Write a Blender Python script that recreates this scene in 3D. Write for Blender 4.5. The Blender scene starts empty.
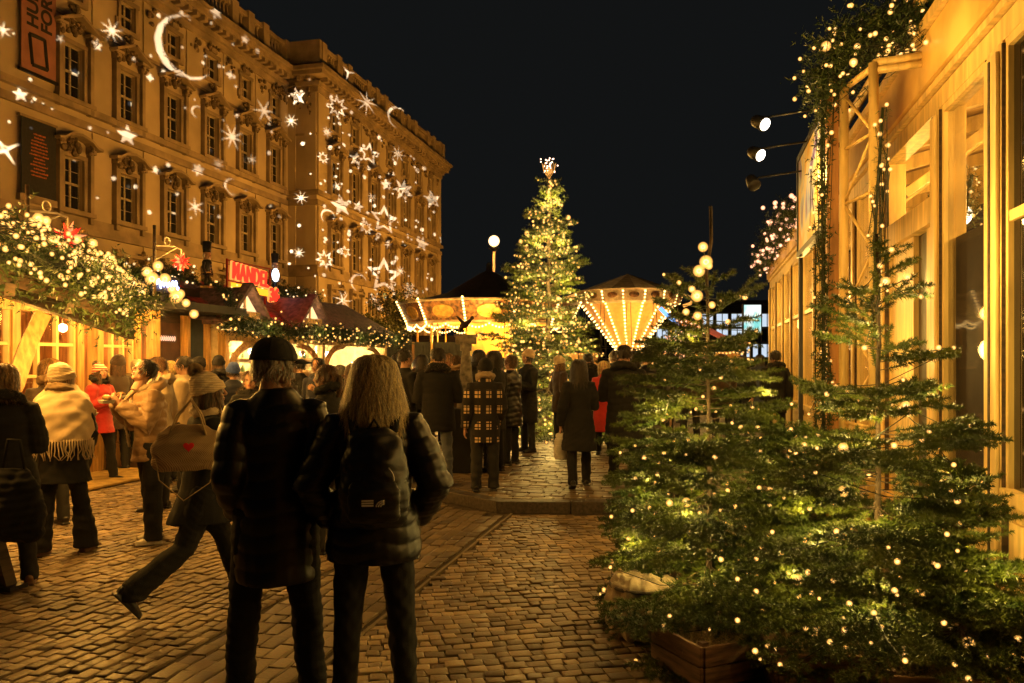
import bpy, bmesh, math, random
import numpy as np
from mathutils import Vector, Matrix
from mathutils.geometry import delaunay_2d_cdt

sc = bpy.context.scene
col = sc.collection
A = math.atan(188 / 800)
SA, CA = math.sin(A), math.cos(A)
RIGHT = Vector((CA, SA, 0)); FWD = Vector((-SA, CA, 0))
EYE = Vector((0, 0, 1.7))
rnd = random.Random(7)
R = math.radians


def P(px, py, d):
    """the world point that stands at depth d in the photograph's view"""
    return EYE + RIGHT * ((px - 512) / 800 * d) + FWD * d + Vector((0, 0, (362 - py) / 800 * d))


def G(px, d, z=0.0):
    p = P(px, 362, d); p.z = z
    return p


def onX(px, X):
    """(Y, depth) where the sight line through column px meets the plane x = X"""
    u = (px - 512) / 800
    d = X / (CA * u - SA)
    return d * (CA + SA * u), d


def zat(py, d):
    return 1.7 + (362 - py) / 800 * d


# ------------------------------------------------------------------ materials
_m = {}


def nodes(m):
    m.use_nodes = True
    nt = m.node_tree
    return nt, nt.nodes['Principled BSDF']


def pmat(name, c, rough=0.7, metal=0.0, var=0.18, scale=6.0, bump=0.15, bscale=60.0, sheen=0.0, spec=None, c2=None, coat=0.0, stretch=None, subs=0.0):
    if name in _m:
        return _m[name]
    m = bpy.data.materials.new(name)
    nt, b = nodes(m)
    b.inputs['Roughness'].default_value = rough
    b.inputs['Metallic'].default_value = metal
    if spec is not None:
        b.inputs['Specular IOR Level'].default_value = spec
    if sheen:
        b.inputs['Sheen Weight'].default_value = sheen
    if coat:
        b.inputs['Coat Weight'].default_value = coat
    tc = nt.nodes.new('ShaderNodeTexCoord')
    src = tc.outputs['Object']
    if stretch:
        mp = nt.nodes.new('ShaderNodeMapping'); mp.inputs['Scale'].default_value = stretch
        nt.links.new(src, mp.inputs['Vector']); src = mp.outputs['Vector']
    n1 = nt.nodes.new('ShaderNodeTexNoise')
    n1.inputs['Scale'].default_value = scale; n1.inputs['Detail'].default_value = 6
    nt.links.new(src, n1.inputs['Vector'])
    rp = nt.nodes.new('ShaderNodeValToRGB')
    c2 = c2 or tuple(x * (1 - 2 * var) for x in c)
    rp.color_ramp.elements[0].position = .35; rp.color_ramp.elements[1].position = .68
    rp.color_ramp.elements[0].color = (*c2, 1); rp.color_ramp.elements[1].color = (*[min(1, x * (1 + var)) for x in c], 1)
    nt.links.new(n1.outputs['Fac'], rp.inputs['Fac'])
    nt.links.new(rp.outputs['Color'], b.inputs['Base Color'])
    if bump:
        n2 = nt.nodes.new('ShaderNodeTexNoise')
        n2.inputs['Scale'].default_value = bscale; n2.inputs['Detail'].default_value = 4
        nt.links.new(src, n2.inputs['Vector'])
        bp = nt.nodes.new('ShaderNodeBump'); bp.inputs['Strength'].default_value = bump; bp.inputs['Distance'].default_value = .02
        nt.links.new(n2.outputs['Fac'], bp.inputs['Height'])
        nt.links.new(bp.outputs['Normal'], b.inputs['Normal'])
    _m[name] = m
    return m


def emat(name, c, s, sample=False, soft=False):
    """a surface that gives off its own light"""
    if name in _m:
        return _m[name]
    m = bpy.data.materials.new(name)
    m.use_nodes = True
    nt = m.node_tree
    nt.nodes.clear()
    out = nt.nodes.new('ShaderNodeOutputMaterial')
    e = nt.nodes.new('ShaderNodeEmission')
    e.inputs['Color'].default_value = (*c, 1); e.inputs['Strength'].default_value = s
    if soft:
        # glow built into the material like bloom: solid middle, fading to the rim
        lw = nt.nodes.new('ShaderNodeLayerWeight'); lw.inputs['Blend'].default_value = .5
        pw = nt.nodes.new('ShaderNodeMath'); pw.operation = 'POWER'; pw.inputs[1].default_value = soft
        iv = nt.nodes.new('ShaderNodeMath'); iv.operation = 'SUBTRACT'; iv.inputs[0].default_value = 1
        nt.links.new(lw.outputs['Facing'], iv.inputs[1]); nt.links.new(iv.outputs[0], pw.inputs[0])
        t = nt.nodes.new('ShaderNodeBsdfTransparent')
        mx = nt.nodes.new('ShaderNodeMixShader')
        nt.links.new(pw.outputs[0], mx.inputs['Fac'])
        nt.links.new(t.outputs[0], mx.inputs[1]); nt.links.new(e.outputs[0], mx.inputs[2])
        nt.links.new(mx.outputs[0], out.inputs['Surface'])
    else:
        nt.links.new(e.outputs[0], out.inputs['Surface'])
    m.cycles.emission_sampling = 'AUTO' if sample else 'NONE'
    _m[name] = m
    return m


def gmat(name='pane_glass', c=(.02, .022, .025), rough=.06, alpha=1.0):
    """window glass; alpha under 1 lets one see through"""
    if name in _m:
        return _m[name]
    m = bpy.data.materials.new(name)
    nt, b = nodes(m)
    b.inputs['Base Color'].default_value = (*c, 1)
    b.inputs['Roughness'].default_value = rough
    b.inputs['Specular IOR Level'].default_value = .6
    b.inputs['Alpha'].default_value = alpha
    _m[name] = m
    return m


WIRE = pmat('green_cable', (.01, .02, .008), .6)
BLACK = pmat('black_metal', (.012, .012, .013), .45, .3, bump=.05)
WOODD = pmat('dark_wood', (.055, .03, .014), .6, var=.35, scale=3, stretch=(1, 1, 9), bump=.3)
WOOD = pmat('pine_wood', (.42, .24, .09), .55, var=.22, scale=2.5, stretch=(9, 9, 1), bump=.25)
BULB = emat('warm_bulb_glow', (1, .46, .09), 2.3, soft=2.2)
BULBC = emat('warm_bulb_core', (1, .80, .46), 12.0)
BULBW = emat('white_bulb_glow', (1, .62, .28), 2.4, soft=2.2)


# ------------------------------------------------------------------ mesh builder
class MB:
    def __init__(s):
        s.v = []; s.f = []; s.m = []; s.sm = []

    def add(s, vs, fs, mi=0, smooth=False):
        o = len(s.v)
        s.v += [tuple(x) for x in vs]
        for f in fs:
            s.f.append([i + o for i in f]); s.m.append(mi); s.sm.append(smooth)

    def box(s, c, sz, M=None, mi=0, taper=1.0):
        x, y, z = sz[0] / 2, sz[1] / 2, sz[2] / 2
        t = taper
        vs = [(-x, -y, -z), (x, -y, -z), (x, y, -z), (-x, y, -z), (-x * t, -y * t, z), (x * t, -y * t, z), (x * t, y * t, z), (-x * t, y * t, z)]
        vs = [Vector(q) for q in vs]
        if M is not None:
            vs = [M @ q for q in vs]
        c = Vector(c)
        s.add([q + c for q in vs], [(0, 3, 2, 1), (4, 5, 6, 7), (0, 1, 5, 4), (1, 2, 6, 5), (2, 3, 7, 6), (3, 0, 4, 7)], mi)

    def b2(s, x0, x1, y0, y1, z0, z1, mi=0):
        s.box(((x0 + x1) / 2, (y0 + y1) / 2, (z0 + z1) / 2), (abs(x1 - x0), abs(y1 - y0), abs(z1 - z0)), mi=mi)

    def beam(s, a, b, w, h=None, mi=0, up=(0, 0, 1)):
        a, b = Vector(a), Vector(b); h = h or w
        d = (b - a); L = d.length; d.normalize()
        u = Vector(up)
        if abs(d.dot(u)) > .98: u = Vector((1, 0, 0))
        sx = d.cross(u).normalized(); uz = sx.cross(d)
        M = Matrix((sx, d, uz)).transposed()
        s.box((a + b) / 2, (w, L, h), M, mi)

    def tube(s, pts, rad, n=8, mi=0, cap=True, smooth=True, ry=None):
        pts = [Vector(p) for p in pts]
        if not hasattr(rad, '__len__'): rad = [rad] * len(pts)
        rings = []
        t0 = (pts[1] - pts[0]).normalized()
        ref = Vector((0, 0, 1)) if abs(t0.z) < .9 else Vector((1, 0, 0))
        nx = t0.cross(ref).normalized()
        vs = []
        for i, p in enumerate(pts):
            if i == 0: t = pts[1] - pts[0]
            elif i == len(pts) - 1: t = pts[-1] - pts[-2]
            else: t = pts[i + 1] - pts[i - 1]
            t = t.normalized()
            nx = (nx - t * nx.dot(t)).normalized()
            ny = t.cross(nx)
            r = rad[i]; q = (ry[i] if ry else r)
            for k in range(n):
                a = 2 * math.pi * k / n
                vs.append(p + nx * math.cos(a) * r + ny * math.sin(a) * q)
        fs = []
        for i in range(len(pts) - 1):
            for k in range(n):
                a, b = i * n + k, i * n + (k + 1) % n
                fs.append((a, b, b + n, a + n))
        if cap:
            fs.append(tuple(range(n - 1, -1, -1)))
            o = (len(pts) - 1) * n
            fs.append(tuple(range(o, o + n)))
        s.add(vs, fs, mi, smooth)

    def loft(s, rings, n=16, mi=0, smooth=True, cap=True):
        """rings: (centre, rx, ry) stacked ellipses lying flat (optional 4th: Matrix)"""
        vs = []
        for r in rings:
            c = Vector(r[0]); M = r[3] if len(r) > 3 else None
            for k in range(n):
                a = 2 * math.pi * k / n
                q = Vector((math.cos(a) * r[1], math.sin(a) * r[2], 0))
                vs.append(c + (M @ q if M is not None else q))
        fs = []
        for i in range(len(rings) - 1):
            for k in range(n):
                a, b = i * n + k, i * n + (k + 1) % n
                fs.append((a, b, b + n, a + n))
        if cap:
            fs.append(tuple(range(n - 1, -1, -1)))
            o = (len(rings) - 1) * n
            fs.append(tuple(range(o, o + n)))
        s.add(vs, fs, mi, smooth)

    def lathe(s, prof, c=(0, 0, 0), n=16, mi=0, smooth=True):
        s.loft([((c[0], c[1], c[2] + z), max(r, .0005), max(r, .0005)) for r, z in prof], n, mi, smooth)

    def ball(s, c, r, n=10, m=7, mi=0, sc_=(1, 1, 1), M=None):
        c = Vector(c); vs = []; fs = []
        vs.append(Vector((0, 0, -1)))
        for i in range(1, m):
            t = math.pi * i / m - math.pi / 2
            for k in range(n):
                a = 2 * math.pi * k / n
                vs.append(Vector((math.cos(t) * math.cos(a), math.cos(t) * math.sin(a), math.sin(t))))
        vs.append(Vector((0, 0, 1)))
        for k in range(n):
            fs.append((0, 1 + (k + 1) % n, 1 + k))
            fs.append((len(vs) - 1, 1 + (m - 2) * n + k, 1 + (m - 2) * n + (k + 1) % n))
        for i in range(m - 2):
            for k in range(n):
                a, b = 1 + i * n + k, 1 + i * n + (k + 1) % n
                fs.append((a, b, b + n, a + n))
        o = []
        for q in vs:
            q = Vector((q.x * r * sc_[0], q.y * r * sc_[1], q.z * r * sc_[2]))
            if M is not None: q = M @ q
            o.append(q + c)
        s.add(o, fs, mi, True)

    def prism(s, poly, M, depth, mi=0):
        """poly in local xy, extruded by depth along local z; M 4x4"""
        n = len(poly)
        vs = [M @ Vector((x, y, 0)) for x, y in poly] + [M @ Vector((x, y, depth)) for x, y in poly]
        fs = [tuple(range(n - 1, -1, -1)), tuple(range(n, 2 * n))]
        for i in range(n):
            j = (i + 1) % n
            fs.append((i, j, j + n, i + n))
        s.add(vs, fs, mi)

    def mesh(s, name, mats):
        me = bpy.data.meshes.new(name)
        me.from_pydata(s.v, [], s.f)
        mats = mats if isinstance(mats, (list, tuple)) else [mats]
        for m in mats: me.materials.append(m)
        me.polygons.foreach_set('material_index', s.m)
        me.polygons.foreach_set('use_smooth', s.sm)
        me.update()
        return me

    def build(s, name, mats, parent=None, bevel=0):
        o = bpy.data.objects.new(name, s.mesh(name, mats))
        col.objects.link(o)
        if parent is not None: o.parent = parent
        if bevel:
            b = o.modifiers.new('b', 'BEVEL'); b.width = bevel; b.segments = 2; b.limit_method = 'ANGLE'
        return o


def numesh(name, V, F, mat_, parent=None, smooth=False):
    """V (n,3) F (m,k) arrays"""
    me = bpy.data.meshes.new(name)
    V = np.asarray(V, dtype=np.float32); F = np.asarray(F, dtype=np.int32)
    k = F.shape[1]
    me.vertices.add(len(V)); me.vertices.foreach_set('co', V.ravel())
    me.loops.add(F.size); me.loops.foreach_set('vertex_index', F.ravel())
    me.polygons.add(len(F)); me.polygons.foreach_set('loop_start', np.arange(0, F.size, k, dtype=np.int32))
    if smooth: me.polygons.foreach_set('use_smooth', np.ones(len(F), dtype=bool))
    me.update(calc_edges=True)
    me.materials.append(mat_)
    o = bpy.data.objects.new(name, me); col.objects.link(o)
    if parent is not None: o.parent = parent
    return o


def tag(o, label=None, cat=None, group=None, kind=None):
    if label: o['label'] = label
    if cat: o['category'] = cat
    if group: o['group'] = group
    if kind: o['kind'] = kind
    return o


def thing(name, label, cat, loc=(0, 0, 0), rz=0.0, group=None):
    o = bpy.data.objects.new(name, None); col.objects.link(o)
    o.empty_display_size = .1
    o.location = loc; o.rotation_euler = (0, 0, rz)
    return tag(o, label, cat, group)


def kids(o):
    return [c for c in list(o.children)]


def dup(o, loc=None, rz=None, label=None, parent=None):
    c = o.copy(); col.objects.link(c); c.parent = parent
    for k in list(o.children):
        dup(k, parent=c)
    if loc is not None: c.location = loc
    if rz is not None: c.rotation_euler = (0, 0, rz)
    if label: c['label'] = label
    return c


def struct(o):
    o['kind'] = 'structure'
    return o


def light(kind, loc, power, c=(1, .7, .35), r=.1, **kw):
    L = bpy.data.lights.new('lamp_light', kind)
    if kind == 'POINT' and c[2] < .5: c = (c[0], c[1] * .93, c[2] * .6)
    L.energy = power; L.color = c
    if kind != 'AREA': L.shadow_soft_size = r
    o = bpy.data.objects.new('lamp_light', L); col.objects.link(o); o.location = loc
    for k, v in kw.items():
        if k == 'to':
            o.rotation_euler = (Vector(v) - Vector(loc)).to_track_quat('-Z', 'Y').to_euler()
        else: setattr(L, k, v)
    return o


def text_mesh(txt, size, M, extrude=.01, thick=0.0, align='LEFT', spacing=1.0):
    cu = bpy.data.curves.new('t', 'FONT'); cu.body = txt; cu.size = size; cu.extrude = extrude; cu.offset = thick
    cu.align_x = align; cu.space_character = spacing
    o = bpy.data.objects.new('t', cu); col.objects.link(o)
    dg = bpy.context.evaluated_depsgraph_get()
    me = bpy.data.meshes.new_from_object(o.evaluated_get(dg))
    bpy.data.objects.remove(o); bpy.data.curves.remove(cu)
    me.transform(M)
    return me


def obj_from(me, name, mat_, parent=None):
    me.materials.clear(); me.materials.append(mat_)
    o = bpy.data.objects.new(name, me); col.objects.link(o)
    if parent is not None: o.parent = parent
    return o


def frameX(x, y, z, s=1):
    """local xy -> world (y, z) on a wall that faces +x (s=1) or -x (s=-1)"""
    return Matrix(((0, 0, s, x), (s, 0, 0, y), (0, 1, 0, z), (0, 0, 0, 1)))


# ------------------------------------------------------------------ fairy lights
_bulb = {}


def bulb_mesh(r, mat_=None):
    mat_ = mat_ or BULB
    k = (round(r, 4), mat_.name)
    if k not in _bulb:
        b = MB(); b.ball((0, 0, 0), r * 1.75, 12, 8, 0); b.ball((0, 0, 0), r * .68, 8, 5, 1)  # outer ball imitates bloom around the bulb; inner ball is the bulb
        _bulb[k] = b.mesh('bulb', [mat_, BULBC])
    return _bulb[k]


def string_lights(label, pts, r, group=None, wire=.003, order=None, cat='string lights', mat_=None, rvar=.3, wires=True, name='string_lights', maxparts=100, big=0.0):
    pts = [Vector(p) for p in pts]
    rg = random.Random(len(pts))
    root = thing(name, label, cat, pts[0], group=group)
    o0 = pts[0]
    if wires and len(pts) > 1:
        seq = sorted(pts, key=order) if order else pts
        w = MB()
        step = 60
        for i in range(0, len(seq) - 1, step):
            ch = seq[i:i + step + 1]
            if len(ch) < 2: continue
            out = []
            for a, b in zip(ch, ch[1:]):
                out.append(a - o0)
                if (b - a).length > .05:
                    out.append((a + b) / 2 - o0 - Vector((0, 0, min(.06, (b - a).length * .08))))
            out.append(ch[-1] - o0)
            w.tube(out, wire, 4, cap=False)
        w.build('cable', WIRE, root)
    near = sorted(pts, key=lambda p: (p - EYE).length)
    rs = [r * rg.choice((.75, .9, 1.0, 1.15)) * (1 if rg.random() > big else 2.0) for _ in near]
    for p, rr in zip(near[:maxparts], rs):
        rr = max(r * .6, round(rr / (r * .1)) * r * .1)
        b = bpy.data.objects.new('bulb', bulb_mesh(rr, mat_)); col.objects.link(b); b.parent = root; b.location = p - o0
    rest = near[maxparts:]
    if rest:
        m = MB()
        for p, rr in zip(rest, rs[maxparts:]):
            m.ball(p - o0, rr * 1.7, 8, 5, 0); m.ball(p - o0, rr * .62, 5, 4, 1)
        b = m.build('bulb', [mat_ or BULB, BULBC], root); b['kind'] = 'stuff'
    return root


# ------------------------------------------------------------------ needles
def needles(T0, T1, per, L, w, seed=0, ang=1.0, flat=0.0, taper=True):
    """needles round many twigs; returns V, F"""
    rg = np.random.default_rng(seed)
    T0 = np.asarray(T0, dtype=np.float64); T1 = np.asarray(T1, dtype=np.float64)
    if not hasattr(per, '__len__'): per = np.full(len(T0), per)
    per = np.asarray(per, dtype=int)
    i = np.repeat(np.arange(len(T0)), per)
    t = rg.random(len(i)) ** .9
    ax = T1 - T0
    ln = np.linalg.norm(ax, axis=1, keepdims=True) + 1e-9
    ax = ax / ln
    B = T0[i] + (T1 - T0)[i] * t[:, None]
    r = rg.normal(size=(len(i), 3)); r[:, 2] *= (1 - flat)
    a = ax[i]
    r -= a * (r * a).sum(1, keepdims=True)
    r /= np.linalg.norm(r, axis=1, keepdims=True) + 1e-9
    d = a * rg.uniform(.25, .9, (len(i), 1)) + r * ang
    d /= np.linalg.norm(d, axis=1, keepdims=True)
    LL = L * rg.uniform(.6, 1.15, (len(i), 1))
    if taper: LL *= (1.0 - .45 * t[:, None] ** 3)
    s = np.cross(d, rg.normal(size=(len(i), 3)))
    s /= np.linalg.norm(s, axis=1, keepdims=True) + 1e-9
    V = np.stack([B - s * w / 2, B + s * w / 2, B + d * LL], 1).reshape(-1, 3)
    F = np.arange(len(V)).reshape(-1, 3)
    return V, F


def needle_mat(name, c, c2):
    if name in _m: return _m[name]
    m = bpy.data.materials.new(name)
    nt, b = nodes(m)
    b.inputs['Roughness'].default_value = .48
    tc = nt.nodes.new('ShaderNodeTexCoord')
    n = nt.nodes.new('ShaderNodeTexNoise'); n.inputs['Scale'].default_value = 4.5; n.inputs['Detail'].default_value = 5
    nt.links.new(tc.outputs['Object'], n.inputs['Vector'])
    rp = nt.nodes.new('ShaderNodeValToRGB'); rp.color_ramp.elements[0].position = .35; rp.color_ramp.elements[1].position = .7
    rp.color_ramp.elements[0].color = (*c, 1); rp.color_ramp.elements[1].color = (*c2, 1)
    nt.links.new(n.outputs['Fac'], rp.inputs['Fac']); nt.links.new(rp.outputs['Color'], b.inputs['Base Color'])
    _m[name] = m
    return m


FIR = needle_mat('fir_needles', (.026, .052, .006), (.12, .15, .014))
FIRD = needle_mat('garland_needles', (.015, .034, .010), (.04, .07, .015))
BARK = pmat('bark', (.07, .045, .025), .9, var=.3, scale=14, bump=.5)


def spruce(label, base, H, rad, seed, whorls, needleL, needleW, dens, twig=.16, leader=.2, low=.1, nb=(5, 8), group='fir trees', cat='tree', parent_name='fir_tree', pw=.8, bulbs=80, trunk_r=.035, upt=.15, bare=False, lv=(.62, 1.14), topcut=1.0, sparse=None, tw_gap=.42):
    rg = random.Random(seed)
    root = thing(parent_name, label, cat, base, rg.random() * 6, group)
    T0, T1, wd = [], [], MB()
    tips = []
    trunk = MB()
    n = 12
    tp = [Vector((rg.uniform(-1, 1) * .01 * H * (i / n), rg.uniform(-1, 1) * .008 * H * (i / n), H * i / n)) for i in range(n + 1)]
    trunk.tube(tp, [max(trunk_r * (1 - .9 * i / n), .011 if sparse else 0) for i in range(n + 1)], 8)
    trunk.build('trunk', BARK, root)

    def tr(z):
        f = min(n - 1e-6, max(0, z / H * n)); i = int(f)
        return tp[i].lerp(tp[i + 1], f - i)
    zs = []
    z = low * H
    while z < H * .985:
        zs.append(z)
        t = (z / H)
        z += H / whorls * (1.0 if t < .75 else leader_gap(t, leader)) * rg.uniform(.7, 1.3)
    zs = [z for z in zs if z < topcut * H]
    sp0 = len(zs)
    if sparse:
        z = topcut * H + .04
        while z < sparse * H:
            zs.append(z); z += rg.uniform(.09, .16)
    for zi, z in enumerate(zs):
        thin = zi >= sp0
        t = (z / H - low) / (1 - low)
        rr = rad * (1 - t) ** pw + .035 * H * .5
        for k in range(rg.randint(*nb) if not thin else rg.randint(3, 4)):
            a = rg.random() * 2 * math.pi
            L = rr * rg.uniform(*lv)
            el = R(-14 + 62 * t ** 1.4 + rg.uniform(-9, 9))
            if thin: L = rr * rg.uniform(.85, 1.25); el = R(rg.uniform(12, 48))
            p = tr(z + rg.uniform(-.02, .02) * H)
            d = Vector((math.cos(a) * math.cos(el), math.sin(a) * math.cos(el), math.sin(el)))
            side = Vector((-math.sin(a), math.cos(a), 0))
            pts = [p]
            seg = 6
            for i in range(seg):
                f = (i + 1) / seg
                dd = (d + Vector((0, 0, -.28 + upt * 2 * f)) * (1 - t) + side * rg.uniform(-.10, .10)).normalized()
                pts.append(pts[-1] + dd * L / seg)
            wd.tube(pts, [max(.0022, trunk_r * .20 * (1 - t * .5) * (1 - .85 * i / seg)) for i in range(seg + 1)], 4, cap=False)
            for i in range(1, seg):
                T0.append(pts[i]); T1.append(pts[i + 1])
            tips.append(pts[-1])
            nt_ = max(2, int(L / (twig * (tw_gap if not thin else .8))))
            for j in range(nt_):
                f = (j + 1) / (nt_ + 1)
                f = .16 + .8 * f
                x = f * seg; i = min(seg - 1, int(x))
                q = pts[i].lerp(pts[i + 1], x - i)
                ax = (pts[i + 1] - pts[i]).normalized()
                sd = side if j % 2 else -side
                tl = min(twig * 2.2, (L * (1 - f) * .75 + twig * .45)) * rg.uniform(.7, 1.15)
                td = (ax * rg.uniform(.55, .9) + sd * rg.uniform(.6, 1) + Vector((0, 0, rg.uniform(-.28, .14)))).normalized()
                e = q + td * tl
                T0.append(q); T1.append(e)
                tips.append(e)
                if tl > twig * .8:
                    for s2 in (-1, 1):
                        for ff in (.35, .65):
                            b0 = q.lerp(e, ff)
                            td2 = (td * .8 + td.cross(Vector((0, 0, 1))) * s2 * .8 + Vector((0, 0, rg.uniform(-.2, .1)))).normalized()
                            T0.append(b0); T1.append(b0 + td2 * tl * .42 * rg.uniform(.6, 1.1))
    # leader shoot
    if not bare: T0.append(tr(H * .86)); T1.append(tr(H))
    wd.build('limbs', BARK, root)
    T0 = np.array(T0); T1 = np.array(T1)
    ln = np.linalg.norm(T1 - T0, axis=1)
    per = np.maximum(3, (ln * dens)).astype(int)
    V, F = needles(T0, T1, per, needleL, needleW, seed, flat=.25)
    numesh('crown', V, F, FIR, root)
    # bulb spots in world space
    M = Matrix.Translation(Vector(base)) @ Matrix.Rotation(root.rotation_euler.z, 4, 'Z')
    ps = []
    if bulbs:
        for _ in range(bulbs):
            i = rg.randrange(len(T0))
            q = Vector(T0[i]).lerp(Vector(T1[i]), rg.random())
            q += Vector((rg.uniform(-1, 1), rg.uniform(-1, 1), rg.uniform(-1, 1))) * twig * .12
            ps.append(M @ q)
    return root, ps, M


def leader_gap(t, leader):
    return 1 + leader * 8 * (t - .75)


def helix(base, k=9.0):
    def f(p):
        a = math.atan2(p.y - base[1], p.x - base[0]) / (2 * math.pi)
        return math.floor(p.z * k) + a
    return f


def garland(label, path, r, seed, dens=1.0, L=.06, w=.006, group='fir garlands', parent=None, name='fir_garland', cat='garland', bulbs=0):
    """thick fir garland along a path of world points; returns object, bulb points"""
    rg = np.random.default_rng(seed)
    path = [np.array(p, dtype=float) for p in path]
    T0, T1, B = [], [], []
    for a, b in zip(path, path[1:]):
        ln = np.linalg.norm(b - a)
        n = max(3, int(ln * 95 * dens * (r / .15)))
        t = rg.random((n, 1))
        c = a + (b - a) * t + rg.normal(size=(n, 3)) * r * .22
        d = rg.normal(size=(n, 3)); ax = (b - a) / (ln + 1e-9)
        d += ax * rg.uniform(-.6, .6, (n, 1)); d[:, 2] -= .15
        d /= np.linalg.norm(d, axis=1, keepdims=True)
        e = c + d * r * rg.uniform(.6, 1.25, (n, 1))
        T0.append(c); T1.append(e); B.append(c + (e - c) * rg.uniform(.75, 1.15, (n, 1)))
    T0 = np.concatenate(T0); T1 = np.concatenate(T1); B = np.concatenate(B)
    per = np.maximum(8, (np.linalg.norm(T1 - T0, axis=1) * 2.6 / w * .22)).astype(int)
    V, F = needles(T0, T1, per, L, w, seed)
    if parent is None:
        o = thing(name, label, cat, Vector(path[0]), group=group)
    else: o = parent
    V = V - path[0]
    numesh('fir_sprigs', V, F, FIRD, o)
    core = MB(); core.tube([Vector(p - path[0]) for p in path], max(.012, r * .1), 6)
    core.build('binding_rope', WIRE, o)
    ps = [Vector(B[i]) for i in rg.choice(len(B), min(bulbs, len(B)), replace=False)] if bulbs else []
    return o, ps
# ================================================================== camera, sky
cam = bpy.data.objects.new('camera', bpy.data.cameras.new('camera')); col.objects.link(cam)
cam.location = EYE; cam.rotation_euler = (math.pi / 2, 0, A)
cam.data.lens = 28.125; cam.data.sensor_width = 36; cam.data.shift_y = .02; cam.data.clip_end = 2000; cam.data.clip_start = .05
sc.camera = cam
wd = bpy.data.worlds.new('World'); sc.world = wd; wd.use_nodes = True
bg = wd.node_tree.nodes['Background']
sky = wd.node_tree.nodes.new('ShaderNodeTexSky'); sky.sky_type = 'NISHITA'; sky.sun_disc = False
sky.sun_elevation = R(-6); sky.sun_rotation = R(200)
mixn = wd.node_tree.nodes.new('ShaderNodeMix'); mixn.data_type = 'RGBA'
mixn.inputs['Factor'].default_value = .03
mixn.inputs['A'].default_value = (.0062, .0068, .0070, 1)
wd.node_tree.links.new(sky.outputs['Color'], mixn.inputs['B'])
wd.node_tree.links.new(mixn.outputs['Result'], bg.inputs['Color'])
bg.inputs['Strength'].default_value = 1.0
sc.view_settings.view_transform = 'Standard'; sc.view_settings.look = 'None'; sc.view_settings.exposure = 0
cy = sc.cycles
cy.use_denoising = True
try: cy.denoiser = 'OPENIMAGEDENOISE'
except Exception: pass
cy.max_bounces = 6; cy.diffuse_bounces = 3; cy.glossy_bounces = 3; cy.transmission_bounces = 4; cy.transparent_max_bounces = 16
cy.sample_clamp_indirect = 1.5; cy.sample_clamp_direct = 0
cy.use_light_tree = True; cy.caustics_reflective = False; cy.caustics_refractive = False

# ================================================================== ground
def paving_mat(name, c, c2, mortar, scale, bw, rh):
    m = bpy.data.materials.new(name)
    nt, b = nodes(m); b.inputs['Roughness'].default_value = .55
    tc = nt.nodes.new('ShaderNodeTexCoord')
    br = nt.nodes.new('ShaderNodeTexBrick'); br.inputs['Scale'].default_value = scale
    br.inputs['Color1'].default_value = (*c, 1); br.inputs['Color2'].default_value = (*c2, 1); br.inputs['Mortar'].default_value = (*mortar, 1)
    br.inputs['Brick Width'].default_value = bw; br.inputs['Row Height'].default_value = rh; br.inputs['Mortar Size'].default_value = .02; br.inputs['Mortar Smooth'].default_value = .3
    nt.links.new(tc.outputs['Object'], br.inputs['Vector'])
    n = nt.nodes.new('ShaderNodeTexNoise'); n.inputs['Scale'].default_value = .7; n.inputs['Detail'].default_value = 8
    nt.links.new(tc.outputs['Object'], n.inputs['Vector'])
    mx = nt.nodes.new('ShaderNodeMix'); mx.data_type = 'RGBA'; mx.blend_type = 'MULTIPLY'; mx.inputs['Factor'].default_value = .7
    nt.links.new(br.outputs['Color'], mx.inputs['A']); nt.links.new(n.outputs['Color'], mx.inputs['B'])
    nt.links.new(mx.outputs['Result'], b.inputs['Base Color'])
    bp = nt.nodes.new('ShaderNodeBump'); bp.inputs['Strength'].default_value = .6; bp.inputs['Distance'].default_value = .01; bp.invert = True
    nt.links.new(br.outputs['Fac'], bp.inputs['Height']); nt.links.new(bp.outputs['Normal'], b.inputs['Normal'])
    return m


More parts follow.
